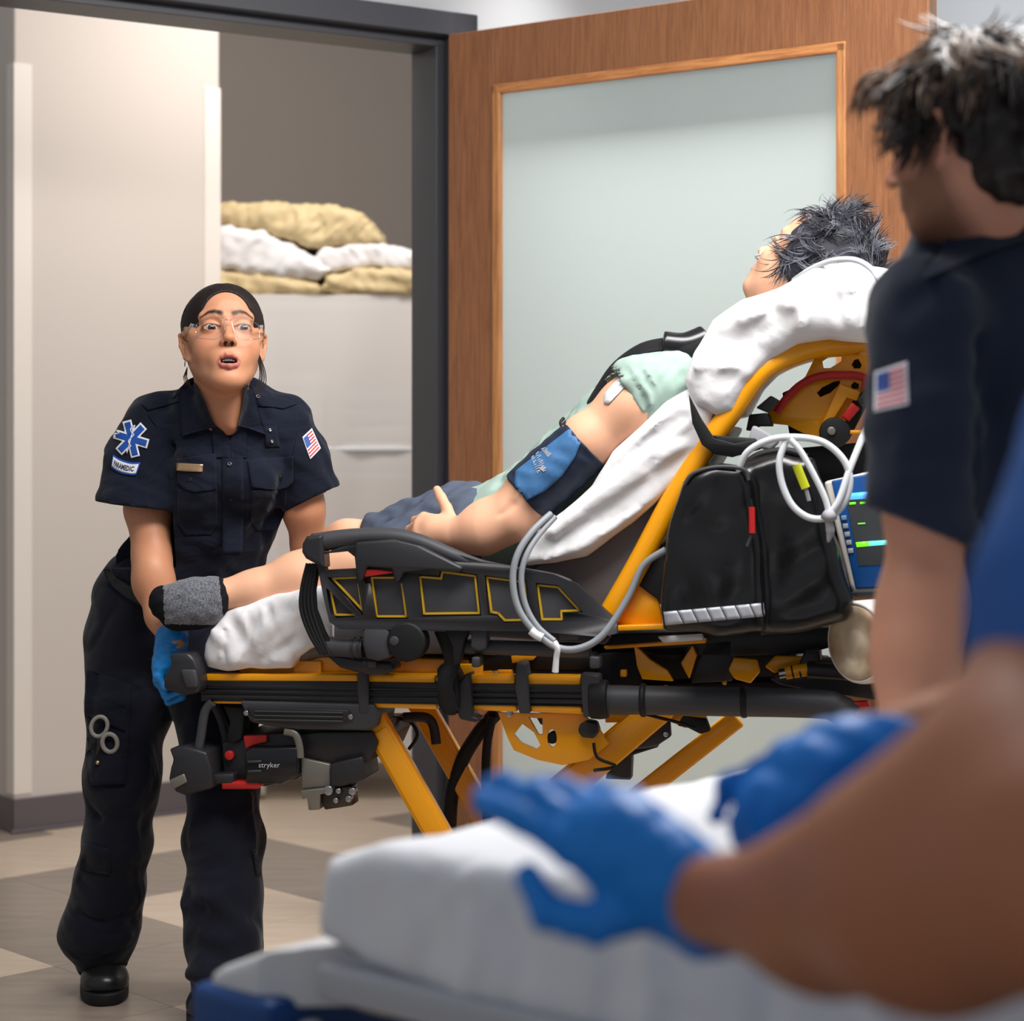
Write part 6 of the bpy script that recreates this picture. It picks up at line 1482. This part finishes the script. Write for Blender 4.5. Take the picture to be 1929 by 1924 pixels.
for i in range(640):
    v = Vector((r.gauss(0, 1), r.gauss(0, 1), r.gauss(0, 1))).normalized()
    if v.z < -.6 or (v.y > .5 and v.z < .60): continue
    c = Vector((v.x * .088, v.y * .106 - .030, v.z * .096 + .030))
    if c.y > .050 and c.z < .070: continue
    c.x *= 1.02
    t = Vector((0, .35, -.9)) if v.z < .35 else Vector((r.gauss(0, .4), .55, .1))
    t = t + Vector((r.gauss(0, .45), r.gauss(0, .45), r.gauss(0, .35))); t = (t - v * t.dot(v) * .92 + v * r.uniform(.15, .5)).normalized()
    cu = Vector((r.gauss(0, .8), r.gauss(0, .8), r.gauss(0, .8))); L0 = r.uniform(.045, .080); tgt = st if r.random() < .62 else std
    for k in range(9):
        cc = c + Vector((r.gauss(0, .005), r.gauss(0, .005), r.gauss(0, .005)))
        tgt.append(lock(cc, v, (t + Vector((r.gauss(0, .12), r.gauss(0, .12), r.gauss(0, .12)))).normalized(), L0 * r.uniform(.8, 1.15), cu, r.uniform(.0007, .0014), .03))
for i in range(70):
    v = Vector((r.gauss(-.15, .16), .25 + r.gauss(0, .12), 1)).normalized(); c = Vector((v.x * .083, v.y * .096 - .02, v.z * .095 + .028))
    st.append(lock(c, v * .2, (v + Vector((.0, .1, .3))).normalized(), r.uniform(.05, .085), Vector((0, -1.0 + r.gauss(0, .4), .2)), r.uniform(.0008, .0014)))
strand_mesh('hair_locks', st, M['hair_g'], hb, kind='stuff'); strand_mesh('hair_locks', std, M['hair_gd'], hb, kind='stuff')
# nasal cannula
cnn = MB().tube(smooth_path([Tp @ Vector(q) for q in ((-.074, .01, .01), (-.068, .045, -.02), (-.04, .085, -.045), (-.012, .107, -.050), (.012, .107, -.050), (.04, .085, -.045), (.068, .045, -.02), (.074, .01, .01))], 5), .0022, 8)
cno = cnn.build('nasal_cannula', M['tubew'], None, smooth=True); tag(cno, 'thin clear nasal cannula across the face of the patient', 'tube')
# ================================================================ second paramedic, standing man with his back half turned
m_root = thing('person', (.74, 2.82, 0), 'man with wavy brown hair in a navy uniform shirt, seen from behind at the right', 'person')
Rm = frame_of((-.76, .64, -.16)); sm_ = 1.02
Om = P(1812, 258, 2.70) ; Tm = Matrix.Translation(Om) @ (Rm * sm_).to_4x4(); Tmi = Tm.inverted(); Lm = lambda p: tuple(Tmi @ Vector(p))
HF, upl, dnl = head_field(.0024, (-.13, -.14, -.26), (.13, .13, .13), mouth=0, male=True)
HF.cone((0, -.02, -.05), Lm(P(1850, 480, 2.78)), .058, .068, .03)
V, Q = HF.mesh(); skm = srgb(188, 132, 106)
tm_ = head_tint(V, upl, dnl, skm, srgb(180, 110, 96), srgb(60, 40, 28))
x, y, z = V.T
beard = np.clip((-.035 - z) / .02, 0, 1) * np.clip((y + .02) / .03, 0, 1) * (z > -.135) + np.exp(-((y - .018) / .012) ** 2) * np.clip((.02 - z) / .03, 0, 1) * (np.abs(x) > .04) * (z > -.1)
tm_[:, :3] = mixc(tm_[:, :3], srgb(92, 62, 44), np.clip(beard, 0, 1) * .72)
Vw = (np.array(Rm) @ (V.T * sm_)).T + np.array(Om)
arm = [P(1746, 700, 2.66), P(1745, 960, 2.64), P(1738, 1130, 2.62), P(1722, 1250, 2.57), P(1708, 1400, 2.50)]
lo, hi = bounds(arm, .09); A = Field(lo, hi, .004); A.chain(arm, [.056, .050, .050, .048, .034], .03); A.ell(P(1728, 1185, 2.60), (.046, .046, .06), .04)
add_segs(A, hand_segs(P(1706, 1405, 2.50), (-.1, -.25, -1), (.6, .6, 0), (-.6, .6, 0), 1.0)) 
Va, Qa = A.mesh(); Va = relax(Va, Qa, 1)
allV = np.concatenate([Vw, Va]); allQ = np.concatenate([Q, Qa + len(Vw)])
mk('body', allV, allQ, M['skin_p'], m_root, attr=np.concatenate([tm_, np.tile(np.array(skm), (len(Va), 1))]))
# shirt
S = Field(*bounds([P(1620, 380, 2.6), P(2150, 1500, 3.0)], .05), .008)
S.ell(P(1900, 780, 2.80), (.19, .145, .30), 0).ell(P(1960, 1150, 2.84), (.15, .13, .25), .08)
S.cone(P(1745, 600, 2.70), P(2060, 590, 2.86), .078, .078, .06); S.cone(P(1810, 500, 2.76), P(1900, 480, 2.80), .068, .065, .05); S.cone(P(1860, 500, 2.79), P(1850, 430, 2.78), .070, .074, .03)
S.chain([P(1748, 600, 2.67), P(1742, 800, 2.65), P(1738, 990, 2.64)], [.074, .070, .078], .03)
S.wave(.005, .16, 5, (1, 1, .8)); S.wave(.003, .07, 6)
S.fold([P(1680, 600, 2.6), P(1720, 560, 2.6), P(1800, 530, 2.64)], .014, -.010); S.fold([P(1700, 640, 2.58), P(1690, 760, 2.57), P(1685, 900, 2.57)], .016, .008); S.fold([P(1825, 640, 2.64), P(1822, 800, 2.62), P(1830, 1000, 2.64)], .018, -.02)
S.cone(P(1850, 380, 2.77), P(1848, 448, 2.77), .074, .066, .01, 'cut'); S.cone(Lm and P(1780, 400, 2.68), P(1790, 440, 2.68), .05, .03, .02, 'cut')
pa = P(1740, 1000, 2.64); nn = Vector((-.42, 0, -1)).normalized(); c_ = P(1730, 1055, 2.64)
sl, g = S.sub(np.array(c_) - .095, np.array(c_) + np.array([.078, .10, .095])); S.F[sl] = np.maximum(S.F[sl], ((g[0] - pa.x) * nn.x + (g[1] - pa.y) * nn.y + (g[2] - pa.z) * nn.z).astype(np.float32))
S.cone(P(1742, 970, 2.64), P(1736, 1080, 2.64), .055, .060, .002, 'cut')
S.ell(P(1928, 1020, 2.84), (.088, .12, .34), .01)
Vs, Qs = S.mesh(); Vs = relax(Vs, Qs, 1, .4)
M['navy_m'] = mat('navy_shirt_cloth_lit', srgb(28, 35, 52), .85, spec=.2, sheen=.12, bump=(420, .25, .0008))  # uniform navy made lighter: light on his shoulder put into the colour
ms = mk('shirt', Vs, Qs, M['navy_m'], m_root); mst = BVHTree.FromPolygons([Vector(v) for v in Vs], [tuple(int(i) for i in q) for q in Qs])
drape('collar', [[(1822, 400), (1800, 430), (1770, 468), (1735, 505), (1740, 525), (1800, 500), (1860, 475), (1940, 450), (1990, 440), (1990, 395), (1900, 410)]], mst, M['navy_m'], ms, .010, .005, cuts=4, dclamp=.08)
flag_patch(mst, ms, [(1647, 701), (1709, 681), (1712, 762), (1646, 777)], 'small faded stars and stripes flag patch')
T = Field(*bounds([(.45, 2.5, .02), (1.05, 3.05, 1.0)], .03), .012)
T.ell((.77, 2.84, .93), (.16, .13, .12), 0); T.chain([(.69, 2.82, .88), (.68, 2.80, .5), (.67, 2.82, .07)], [.10, .08, .065], .03); T.chain([(.85, 2.88, .88), (.86, 2.88, .5), (.87, 2.90, .07)], [.10, .08, .065], .03)
T.build('trousers', M['navy_t'], m_root)
for bx, by in ((.65, 2.79), (.85, 2.88)):
    B = Field((bx - .12, by - .12, -.01), (bx + .12, by + .16, .14), .006); B.cone((bx + .03, by + .05, .045), (bx - .02, by - .03, .04), .045, .042, 0); B.F = np.maximum(B.F, (.004 - (B.lo[2] + B.h * np.arange(B.n[2])))[None, None, :].astype(np.float32)); B.build('boot', M['leather'], m_root)
# hair
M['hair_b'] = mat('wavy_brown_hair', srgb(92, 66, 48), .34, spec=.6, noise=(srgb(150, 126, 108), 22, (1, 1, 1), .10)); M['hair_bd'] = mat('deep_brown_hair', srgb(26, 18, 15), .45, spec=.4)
Hh = Field((-.13, -.15, -.13), (.13, .13, .16), .004)
Hh.ell((0, -.016, .032), (.090, .103, .098), 0); Hh.ell((0, -.06, -.045), (.070, .050, .06), .03); Hh.ell((0, .100, -.040), (.085, .078, .100), .008, 'cut')
for s in (-1, 1): Hh.ell((s * .082, .012, -.030), (.03, .034, .036), .008, 'cut')
Hh.wave(.006, .05, 3)
Vh, Qh = Hh.mesh(); Vh = (np.array(Rm) @ (Vh.T * sm_)).T + np.array(Om)
hb = mk('hair', Vh, Qh, M['hair_bd'], m_root)
r = random.Random(31); st = []; std = []
Tp = Tm
for i in range(300):
    v = Vector((r.gauss(0, 1), r.gauss(0, 1), r.gauss(0, 1))).normalized()
    if v.z < -.3 or (v.y > .62 and v.z < .35): continue
    c = Vector((v.x * .090, v.y * .102 - .016, v.z * .098 + .032))
    t = Vector((v.x * .6 + r.gauss(0, .25), .6 + r.gauss(0, .25), -.45 + r.gauss(0, .25))) if v.y > -.1 else Vector((v.x * .4, -.1 + r.gauss(0, .25), -.9))
    t = (t - v * t.dot(v) * .92 + v * (r.uniform(.02, .14) if v.z > .5 else r.uniform(.05, .30))).normalized(); cu = Vector((r.gauss(0, .6), r.gauss(0, .6), r.gauss(0, .6))); L0 = r.uniform(.05, .09)
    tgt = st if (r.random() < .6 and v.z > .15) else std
    for k in range(9):
        cc = c + Vector((r.gauss(0, .006), r.gauss(0, .006), r.gauss(0, .006)))
        tgt.append(lock(cc, v * .8, (t + Vector((r.gauss(0, .10), r.gauss(0, .10), r.gauss(0, .10)))).normalized(), L0 * r.uniform(.85, 1.1), cu, r.uniform(.0010, .0020), .03))
for i in range(130):
    xx = r.uniform(-.075, .075); c = Vector((xx, .070 + r.gauss(0, .008), .105 - abs(xx) * .3 + r.gauss(0, .006)))
    st.append(lock(c, Vector((0, 0, 0)), Vector((xx * 2, 1, .25 + r.gauss(0, .2))).normalized(), r.uniform(.045, .07), Vector((0, -.4, -1.6)), r.uniform(.0015, .003)))
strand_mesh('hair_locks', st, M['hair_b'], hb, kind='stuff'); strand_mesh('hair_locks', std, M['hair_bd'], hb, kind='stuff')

# ================================================================ foreground clinician: blue scrubs, bare forearms, nitrile gloves
c_root = thing('person', (.55, 1.12, 0), 'clinician in blue scrubs in the right foreground, only forearms and blue gloves in frame', 'person')
skc = srgb(172, 110, 78)
up_a = [P(2060, 1100, 1.40), P(1998, 1350, 1.36), P(2000, 1640, 1.22)]
fo_a = [P(1990, 1650, 1.21), P(1760, 1705, 1.31), P(1560, 1712, 1.43), P(1315, 1695, 1.56)]
lo, hi = bounds(up_a + fo_a, .09); A = Field(lo, hi, .004)
A.chain(up_a, [.060, .058, .058], .03); A.chain(fo_a, [.060, .060, .050, .033], .05); A.cone(P(1900, 1480, 1.3), P(1700, 1600, 1.36), .05, .038, .09)
V1, Q1 = A.mesh(); V1 = relax(V1, Q1, 2)
far = [P(2150, 1250, 1.75), P(1900, 1345, 1.80), P(1695, 1392, 1.80)]
lo, hi = bounds(far, .08); A = Field(lo, hi, .005); A.chain(far, [.05, .043, .030], .03); V2, Q2 = A.mesh()
Vb_ = np.concatenate([V1, V2]); cb_o = mk('body', Vb_, np.concatenate([Q1, Q2 + len(V1)]), M['skin_p'], c_root, attr=np.tile(np.array(skc), (len(Vb_), 1)))
M['scrub'] = mat('blue_scrub_cotton', srgb(58, 100, 170), .85, spec=.2, bump=(12, .4, .01))
M['glove_f'] = mat('blue_nitrile_glove_near', srgb(16, 124, 214), .42, spec=.4, bump=(14, .25, .003))
S = Field(*bounds([P(1790, 860, 1.35), P(2300, 1350, 1.3), P(2700, 1900, 1.25), P(2620, 800, 1.45), P(2100, 900, 1.9)], .18), .011)
S.chain([P(2150, 900, 1.44), P(2050, 1150, 1.38), P(2010, 1300, 1.36)], [.085, .074, .072], .03); S.cone(P(2620, 900, 1.35), P(2700, 1900, 1.25), .16, .17, .06); S.cone(P(2250, 860, 1.44), P(2620, 900, 1.45), .09, .12, .05); S.cone(P(2620, 900, 1.45), P(2400, 950, 1.7), .12, .08, .05); S.cone(P(2200, 950, 1.72), P(2110, 1260, 1.76), .075, .07, .03)
S.wave(.006, .15, 9); S.plane(P(1985, 1325, 1.36), (.1, -.1, -1)) if False else None
pa = P(2000, 1335, 1.36); nn = Vector((-.1, .1, -1)).normalized(); c_ = P(1990, 1490, 1.36); sl, g = S.sub(np.array(c_) - np.array([.14, .12, .12]), np.array(c_) + np.array([.08, .12, .12]))
S.F[sl] = np.maximum(S.F[sl], ((g[0] - pa.x) * nn.x + (g[1] - pa.y) * nn.y + (g[2] - pa.z) * nn.z).astype(np.float32))
S.build('scrub_top', M['scrub'], c_root)
L_ = Field((.35, .85, .02), (.85, 1.4, 1.0), .014); L_.chain([(.62, 1.10, .95), (.58, 1.10, .5), (.56, 1.12, .08)], [.14, .09, .07], .05); L_.chain([(.70, 1.18, .95), (.72, 1.22, .5), (.72, 1.24, .08)], [.13, .09, .07], .05); L_.build('scrub_trousers', M['scrub'], c_root)
for bx, by in ((.55, 1.13), (.71, 1.25)):
    B = Field((bx - .12, by - .10, -.01), (bx + .12, by + .20, .14), .006); B.cone((bx, by, .045), (bx - .02, by + .10, .04), .045, .042, 0); B.F = np.maximum(B.F, (.004 - (B.lo[2] + B.h * np.arange(B.n[2])))[None, None, :].astype(np.float32)); B.build('shoe', M['rubber'], c_root)
# near glove: index pointing away to the left, thumb and fingers loosely curled
Wn = P(1300, 1690, 1.57); hd = (P(1080, 1520, 1.605) - Wn).normalized()
G = Field(*bounds([P(1000, 1420, 1.6), P(1330, 1800, 1.55), P(1010, 1400, 1.76)], .05), .0032)
nb = Vector((.35, -.85, .25))
add_segs(G, hand_segs(Wn, hd, nb, Vector((.1, .1, -1)), 1.08, rk=1.25, curl=[(12, 18, 10), (16, 24, 14), (24, 34, 20), (34, 44, 26)], spread=(.02, .0, -.02, -.06), thumb=[(.55, .85, -.2), (.9, .35, -.1), (.9, -.35, .0)]))
G.cone(Wn - hd * .015, Wn + hd * .03, .0385, .036, .012); G.cone(Wn + hd * .03, Wn + hd * .07, .036, .036, .02); G.wave(.0015, .035, 91)
gn = G.build('glove', M['glove_f'], c_root); gn['label'] = 'blue nitrile glove reaching left, thumb apart'
# far glove: closed over something, fingers down
Wf = P(1690, 1395, 1.80); hf = (P(1420, 1430, 1.76) - Wf).normalized()
G = Field(*bounds([P(1270, 1300, 1.7), P(1740, 1640, 1.7)], .07), .0036)
add_segs(G, hand_segs(Wf, hf, Vector((-.3, -.35, 1)), Vector((.1, 1, .1)), 1.18, curl=[(22, 40, 25), (28, 45, 30), (32, 48, 30), (40, 50, 30)], spread=(.10, .03, -.03, -.08), thumb=[(.7, .7, -.6), (.9, .2, -.9), (.7, .0, -.9)]))
G.cone(Wf + hf * .0, Wf + hf * .075 + Vector((0, -.015, -.035)), .034, .042, .03); G.cone(Wf + hf * .06 + Vector((0, -.03, -.06)), Wf + hf * .12 + Vector((0, -.02, -.055)), .030, .026, .03); G.cone(Wf - hf * .02, Wf + hf * .03, .036, .034, .01); G.wave(.0015, .035, 92)
gf = G.build('glove', M['glove_f'], c_root); gf['label'] = 'blue nitrile glove closed with fingers down'

# ================================================================ hospital bed in the foreground
BA = P(582, 1640, 2.25); BU = Vector((.75, -.66, 0)).normalized(); BW = Vector((.66, .75, 0)).normalized(); ZT = .745
bed = thing('hospital_bed', (BA.x + .2, BA.y, 0), 'empty hospital bed with a white fitted sheet in the foreground', 'bed')
def bp(u, w, z): p = BA + BU * u + BW * w; p.z = z; return p
Bm = Field(*bounds([bp(-.03, -.03, .5), bp(1.75, -.03, .5), bp(-.03, .88, .5), bp(1.75, .88, .85)], .05), .009)
prof = [bp(0.0, 0, .685), bp(.012, 0, .750), bp(.09, 0, .775), bp(.35, 0, .785), bp(.8, 0, .795), bp(1.7, 0, .795), bp(1.7, 0, .635), bp(.5, 0, .630), (bp(.25, 0, .630)), bp(.08, 0, .636), bp(.0, 0, .662)]
Bm.slab(prof, BA, BU, BW, .0, .80, .028)
for (u, z0, z1, a) in ((.18, .74, .64, -.006), (.24, .77, .62, .007), (.30, .76, .60, -.006), (.42, .78, .6, -.012), (.47, .78, .58, .012), (.6, .79, .6, -.008), (.72, .78, .58, .01), (.9, .79, .6, -.01)): Bm.fold([bp(u, 0, z0), bp(u + .01, -.002, (z0 + z1) / 2), bp(u - .02, 0, z1)], .014, a)
for k in range(9): Bm.fold([bp(.16 + k * .035, .012, .775), bp(.17 + k * .035, -.002, .735)], .008, .005 if k % 2 else -.006)
Bm.wave(.004, .22, 7)
bmat = mat('white_bed_sheet', srgb(228, 229, 234), .85, spec=.15, sheen=.15, bump=(12, .25, .01), fold=(4, .4, .02, False))
bmo = Bm.build('mattress', bmat, bed); bmo['label'] = 'mattress in a white fitted sheet'
def bbox(name, u0, u1, w0, w1, z0, z1, m, bv=.008, parent=bed):
    return MB().box(bp((u0 + u1) / 2, (w0 + w1) / 2, (z0 + z1) / 2), BU * (u1 - u0) / 2, BW * (w1 - w0) / 2, Vector((0, 0, (z1 - z0) / 2))).build(name, m, parent, bevel=bv, smooth=True, seg=3)
M['bedgrey'] = mat('light_grey_bed_enamel', srgb(176, 178, 184), .4); M['bedblue'] = mat('blue_bed_bumper', srgb(10, 62, 124), .4); M['bedmid'] = mat('dull_steel_bed_frame', srgb(120, 116, 112), .4, metal=.5)
bbox('side_frame', .02, 1.7, -.01, .03, .600, .640, M['bedgrey']); bbox('side_frame', .02, 1.7, .77, .81, .600, .640, M['bedgrey']); bbox('deck', .02, 1.7, .02, .78, .625, .648, M['bedgrey'])
for u in (.05, .5, 1.0, 1.5): bbox('cross_member', u, u + .05, .02, .78, .585, .625, M['bedmid'])
bbox('lower_rail', -.02, 1.6, .02, .07, .42, .47, M['bedblue'], .01); bbox('lower_rail', -.02, 1.6, .73, .78, .42, .47, M['bedblue'], .01)
# foot bumper with white cap
F_ = Field(*bounds([bp(-.17, -.04, .50), bp(.10, .30, .67)], .06), .005)
F_.slab([bp(-.150, 0, .600), bp(-.13, 0, .612), bp(-.06, 0, .640), bp(.02, 0, .652), bp(.06, 0, .63), bp(.06, 0, .58), bp(-.145, 0, .575)], BA, BU, BW, -.02, .78, .014)
F_.build('foot_cap', mat('white_bed_cap', srgb(214, 214, 216), .4), bed)
bbox('foot_bumper', -.165, -.03, -.035, .80, .44, .592, M['bedblue'], .014)
for u, w in ((.0, .05), (.0, .72), (1.5, .05), (1.5, .72)):
    bbox('leg_column', u, u + .06, w, w + .06, .12, .52, M['bedmid'], .006)
    c = bp(u + .03, w + .03, .065); MB().cyl(c - BW * .02, c + BW * .02, .065, 24).build('caster', M['rubber'], bed, bevel=.004, smooth=True); bbox('caster_fork', u + .01, u + .05, w - .0, w + .06, .125, .15, M['bedmid'], .003)
bar = MB().tube(smooth_path([bp(-.02, .02, .56), bp(.02, .00, .50), bp(.10, .0, .46), bp(.12, .02, .42)], 5), .014, 12).build('tube_bracket', M['bedgrey'], bed, smooth=True)

# ================================================================ linen cart and pillows in the store recess
CU = Vector((.9985, .055, 0)).normalized(); CWv = Vector((-.055, .9985, 0)); CO = P(446, 850, 7.0); CO.z = 0
cart = thing('linen_cart', CO, 'tall linen cart under a translucent white cover in the store recess', 'cart')
CT = EYE + (850 - 562) / FPX * 7.0
def cp(u, w, z): p = CO + CU * u + CWv * w; p.z = z; return p
def cbox(name, u0, u1, w0, w1, z0, z1, m, bv=.003, parent=cart): return MB().box(cp((u0 + u1) / 2, (w0 + w1) / 2, (z0 + z1) / 2), CU * (u1 - u0) / 2, CWv * (w1 - w0) / 2, Vector((0, 0, (z1 - z0) / 2))).build(name, m, parent, bevel=bv, smooth=True)
M['chrome'] = mat('chrome_wire', srgb(200, 200, 204), .25, metal=1)
CL = .66
for z in (.17, .62, 1.10, CT - .03): cbox('shelf', .01, CL - .01, .03, .50, z, z + .025, M['white'])
for u in (.02, CL - .02):
    for w in (.04, .49): MB().cyl(cp(u, w, .1), cp(u, w, CT - .01), .0125, 12).build('post', M['chrome'], cart, smooth=True)
for u in (.08, CL - .05):
    for w in (.06, .47):
        c = cp(u, w, .05); MB().cyl(c - CU * .016, c + CU * .016, .05, 20).build('caster', mat('pale_caster', srgb(206, 204, 190), .5) if (u, w) == (.08, .06) else M['white'], cart, bevel=.006, smooth=True)
def veil():
    m = bpy.data.materials.new('translucent_cart_cover'); m.use_nodes = True; nt = m.node_tree; L = nt.links.new; N = nt.nodes.new
    nt.nodes.remove(nt.nodes['Principled BSDF']); out = nt.nodes['Material Output']
    df = N('ShaderNodeBsdfDiffuse'); df.inputs[0].default_value = srgb(246, 240, 235); tl = N('ShaderNodeBsdfTranslucent'); tl.inputs[0].default_value = srgb(236, 230, 224); tr = N('ShaderNodeBsdfTransparent')
    a = N('ShaderNodeMixShader'); a.inputs[0].default_value = .2; L(df.outputs[0], a.inputs[1]); L(tl.outputs[0], a.inputs[2])
    b = N('ShaderNodeMixShader'); b.inputs[0].default_value = .17; L(a.outputs[0], b.inputs[1]); L(tr.outputs[0], b.inputs[2]); L(b.outputs[0], out.inputs['Surface']); return m
M['veil'] = veil()
vs = []; fs = []; nu, nz = 40, 30; r = random.Random(2)
path = [(-.02, .52)] + [(-.02 + .0, .52 - .55 * k / 8) for k in range(1, 8)] + [(-.02 + (CL + .04) * k / 24, -.03) for k in range(25)] + [(CL + .02, -.03 + .55 * k / 6) for k in range(1, 7)]
for i, (u, w) in enumerate(path):
    for k in range(nz + 1):
        z = CT + .012 - (CT - .12) * k / nz; q = k / nz
        d = .010 * q * math.sin(i * 1.3) + .006 * math.sin(i * .6 + k * .25)
        if abs(u - .075) < .03: d += .03 * q
        vs.append(cp(u + .006 * math.sin(k * .3), w - d, z))
nk = nz + 1
for i in range(len(path) - 1):
    for k in range(nz): fs.append((i * nk + k, (i + 1) * nk + k, (i + 1) * nk + k + 1, i * nk + k + 1))
b0 = len(vs); vs += [cp(-.02, -.03, CT + .012), cp(CL + .02, -.03, CT + .012), cp(CL + .02, .52, CT + .012), cp(-.02, .52, CT + .012)]; fs.append((b0, b0 + 1, b0 + 2, b0 + 3))
mk('cover', vs, fs, M['veil'], cart)
cbox('cover_hem', -.025, CL + .025, -.038, -.026, 1.20, 1.215, M['white'], .002)
# folded linen: every stack layer its own thing
lc = [srgb(226, 220, 214), srgb(232, 230, 228), srgb(214, 196, 200), srgb(206, 186, 190), srgb(222, 214, 206), srgb(196, 204, 214)]
LM = [mat('folded_linen_%d' % i, c, .9, spec=.1, bump=(30, .4, .005)) for i, c in enumerate(lc)]
ords = ['lowest', 'second up', 'third up', 'fourth up', 'fifth up', 'sixth up']
names = ['ivory', 'white', 'pink-tinged', 'dusty pink', 'cream', 'pale blue']
r = random.Random(6); first = None
def linen(u, z, L_, h_, ci, lab):
    global first
    if first is None:
        F = Field((-.17, -.22, -.03), (.17, .22, .06), .008); F.box((0, 0, .02), (.135, .19, .018), .016); F.wave(.003, .09, 3); first = F.build('folded_linen', LM[0]); o = first
    else:
        o = bpy.data.objects.new('folded_linen', first.data.copy()); COL.objects.link(o)
    o.data.materials[0] = LM[ci]
    o.scale = (L_ / .27, 1, h_ / .036); o.location = cp(u, .27, z); o.rotation_euler = (0, 0, .055 + r.uniform(-.03, .03))
    tag(o, lab, 'linen', 'folded linen on the cart shelves')
for sh_i, (z0, zmax, word) in enumerate(((.645, 1.07, 'middle'), (1.125, 1.62, 'upper'), (.195, .58, 'bottom'))):
    for ui, u in enumerate((.17, .48)):
        z = z0; n_ = {0: 7, 1: 6, 2: 5}[sh_i] - ui
        for k in range(n_):
            ci = (2 if k % 2 else 3) if sh_i == 0 else (r.choice((0, 1, 5)) if sh_i == 1 else r.choice((1, 4)))
            h_ = r.uniform(.048, .060)
            linen(u, z - .002, r.uniform(.24, .27), h_, ci, '%s folded linen, %s in the %s stack on the %s shelf' % (names[ci], ords[k] if k < n_ - 1 else 'topmost', ('left', 'right')[ui], word)); z += h_ * 1.06
# pillows
M['p_tan'] = mat('tan_pillow_vinyl', srgb(206, 184, 140), .5, spec=.35, bump=(10, .5, .012)); M['p_white'] = mat('white_pillow_ticking', srgb(228, 224, 224), .8, spec=.15, bump=(10, .4, .012))
def pillow(poly, D0, D1, m, lab, seed, rad=.05):
    pts = [P(x, y, (D0 + D1) / 2) for x, y in poly]
    for p in pts: p.y = 0
    o = Vector((0, 0, 0)); F = Field(*bounds([Vector((p.x, D, p.z)) for p in pts for D in (D0, D1)], .03), .0075)
    F.slab(pts, o, Vector((1, 0, 0)), Vector((0, 1, 0)), D0, D1, rad); F.wave(.006, .13, seed); F.wave(.004, .05, seed + 1, (1, .5, 1))
    r = random.Random(seed)
    for k in range(5):
        x = r.uniform(min(p.x for p in pts) + .04, max(p.x for p in pts) - .04); z = sum(p.z for p in pts) / len(pts)
        F.fold([Vector((x, D0, z - .05)), Vector((x + r.uniform(-.06, .06), D0, z + .05))], .010, r.choice((-.009, .008)))
    ob = F.build('pillow', m); tag(ob, lab, 'pillow', 'pillows heaped on the linen cart'); return ob
pillow([(330, 530), (350, 508), (420, 518), (480, 523), (560, 530), (610, 546), (632, 562), (560, 562), (330, 562)], 6.98, 7.42, M['p_tan'], 'tan pillow at the bottom left of the heap, under the large white one', 11, .028)
pillow([(612, 556), (625, 530), (680, 514), (740, 516), (800, 522), (850, 545), (850, 563), (640, 563)], 6.98, 7.42, M['p_tan'], 'tan pillow at the bottom right of the heap beside the door frame', 21, .028)
pillow([(350, 470), (370, 438), (430, 432), (500, 445), (580, 478), (634, 518), (610, 534), (540, 532), (430, 520), (360, 512)], 6.97, 7.40, M['p_white'], 'plump white pillow below the top tan pillow', 31, .040)
pillow([(598, 498), (620, 478), (700, 468), (760, 475), (830, 495), (850, 520), (800, 524), (700, 512), (640, 522)], 7.0, 7.40, M['p_white'], 'flat white pillow on the right of the heap beside the door frame', 41, .026)
pillow([(380, 402), (440, 393), (560, 393), (640, 398), (690, 415), (722, 445), (730, 468), (680, 470), (610, 478), (550, 462), (480, 440), (400, 434)], 7.0, 7.42, M['p_tan'], 'long tan pillow on top of the heap', 51, .036)
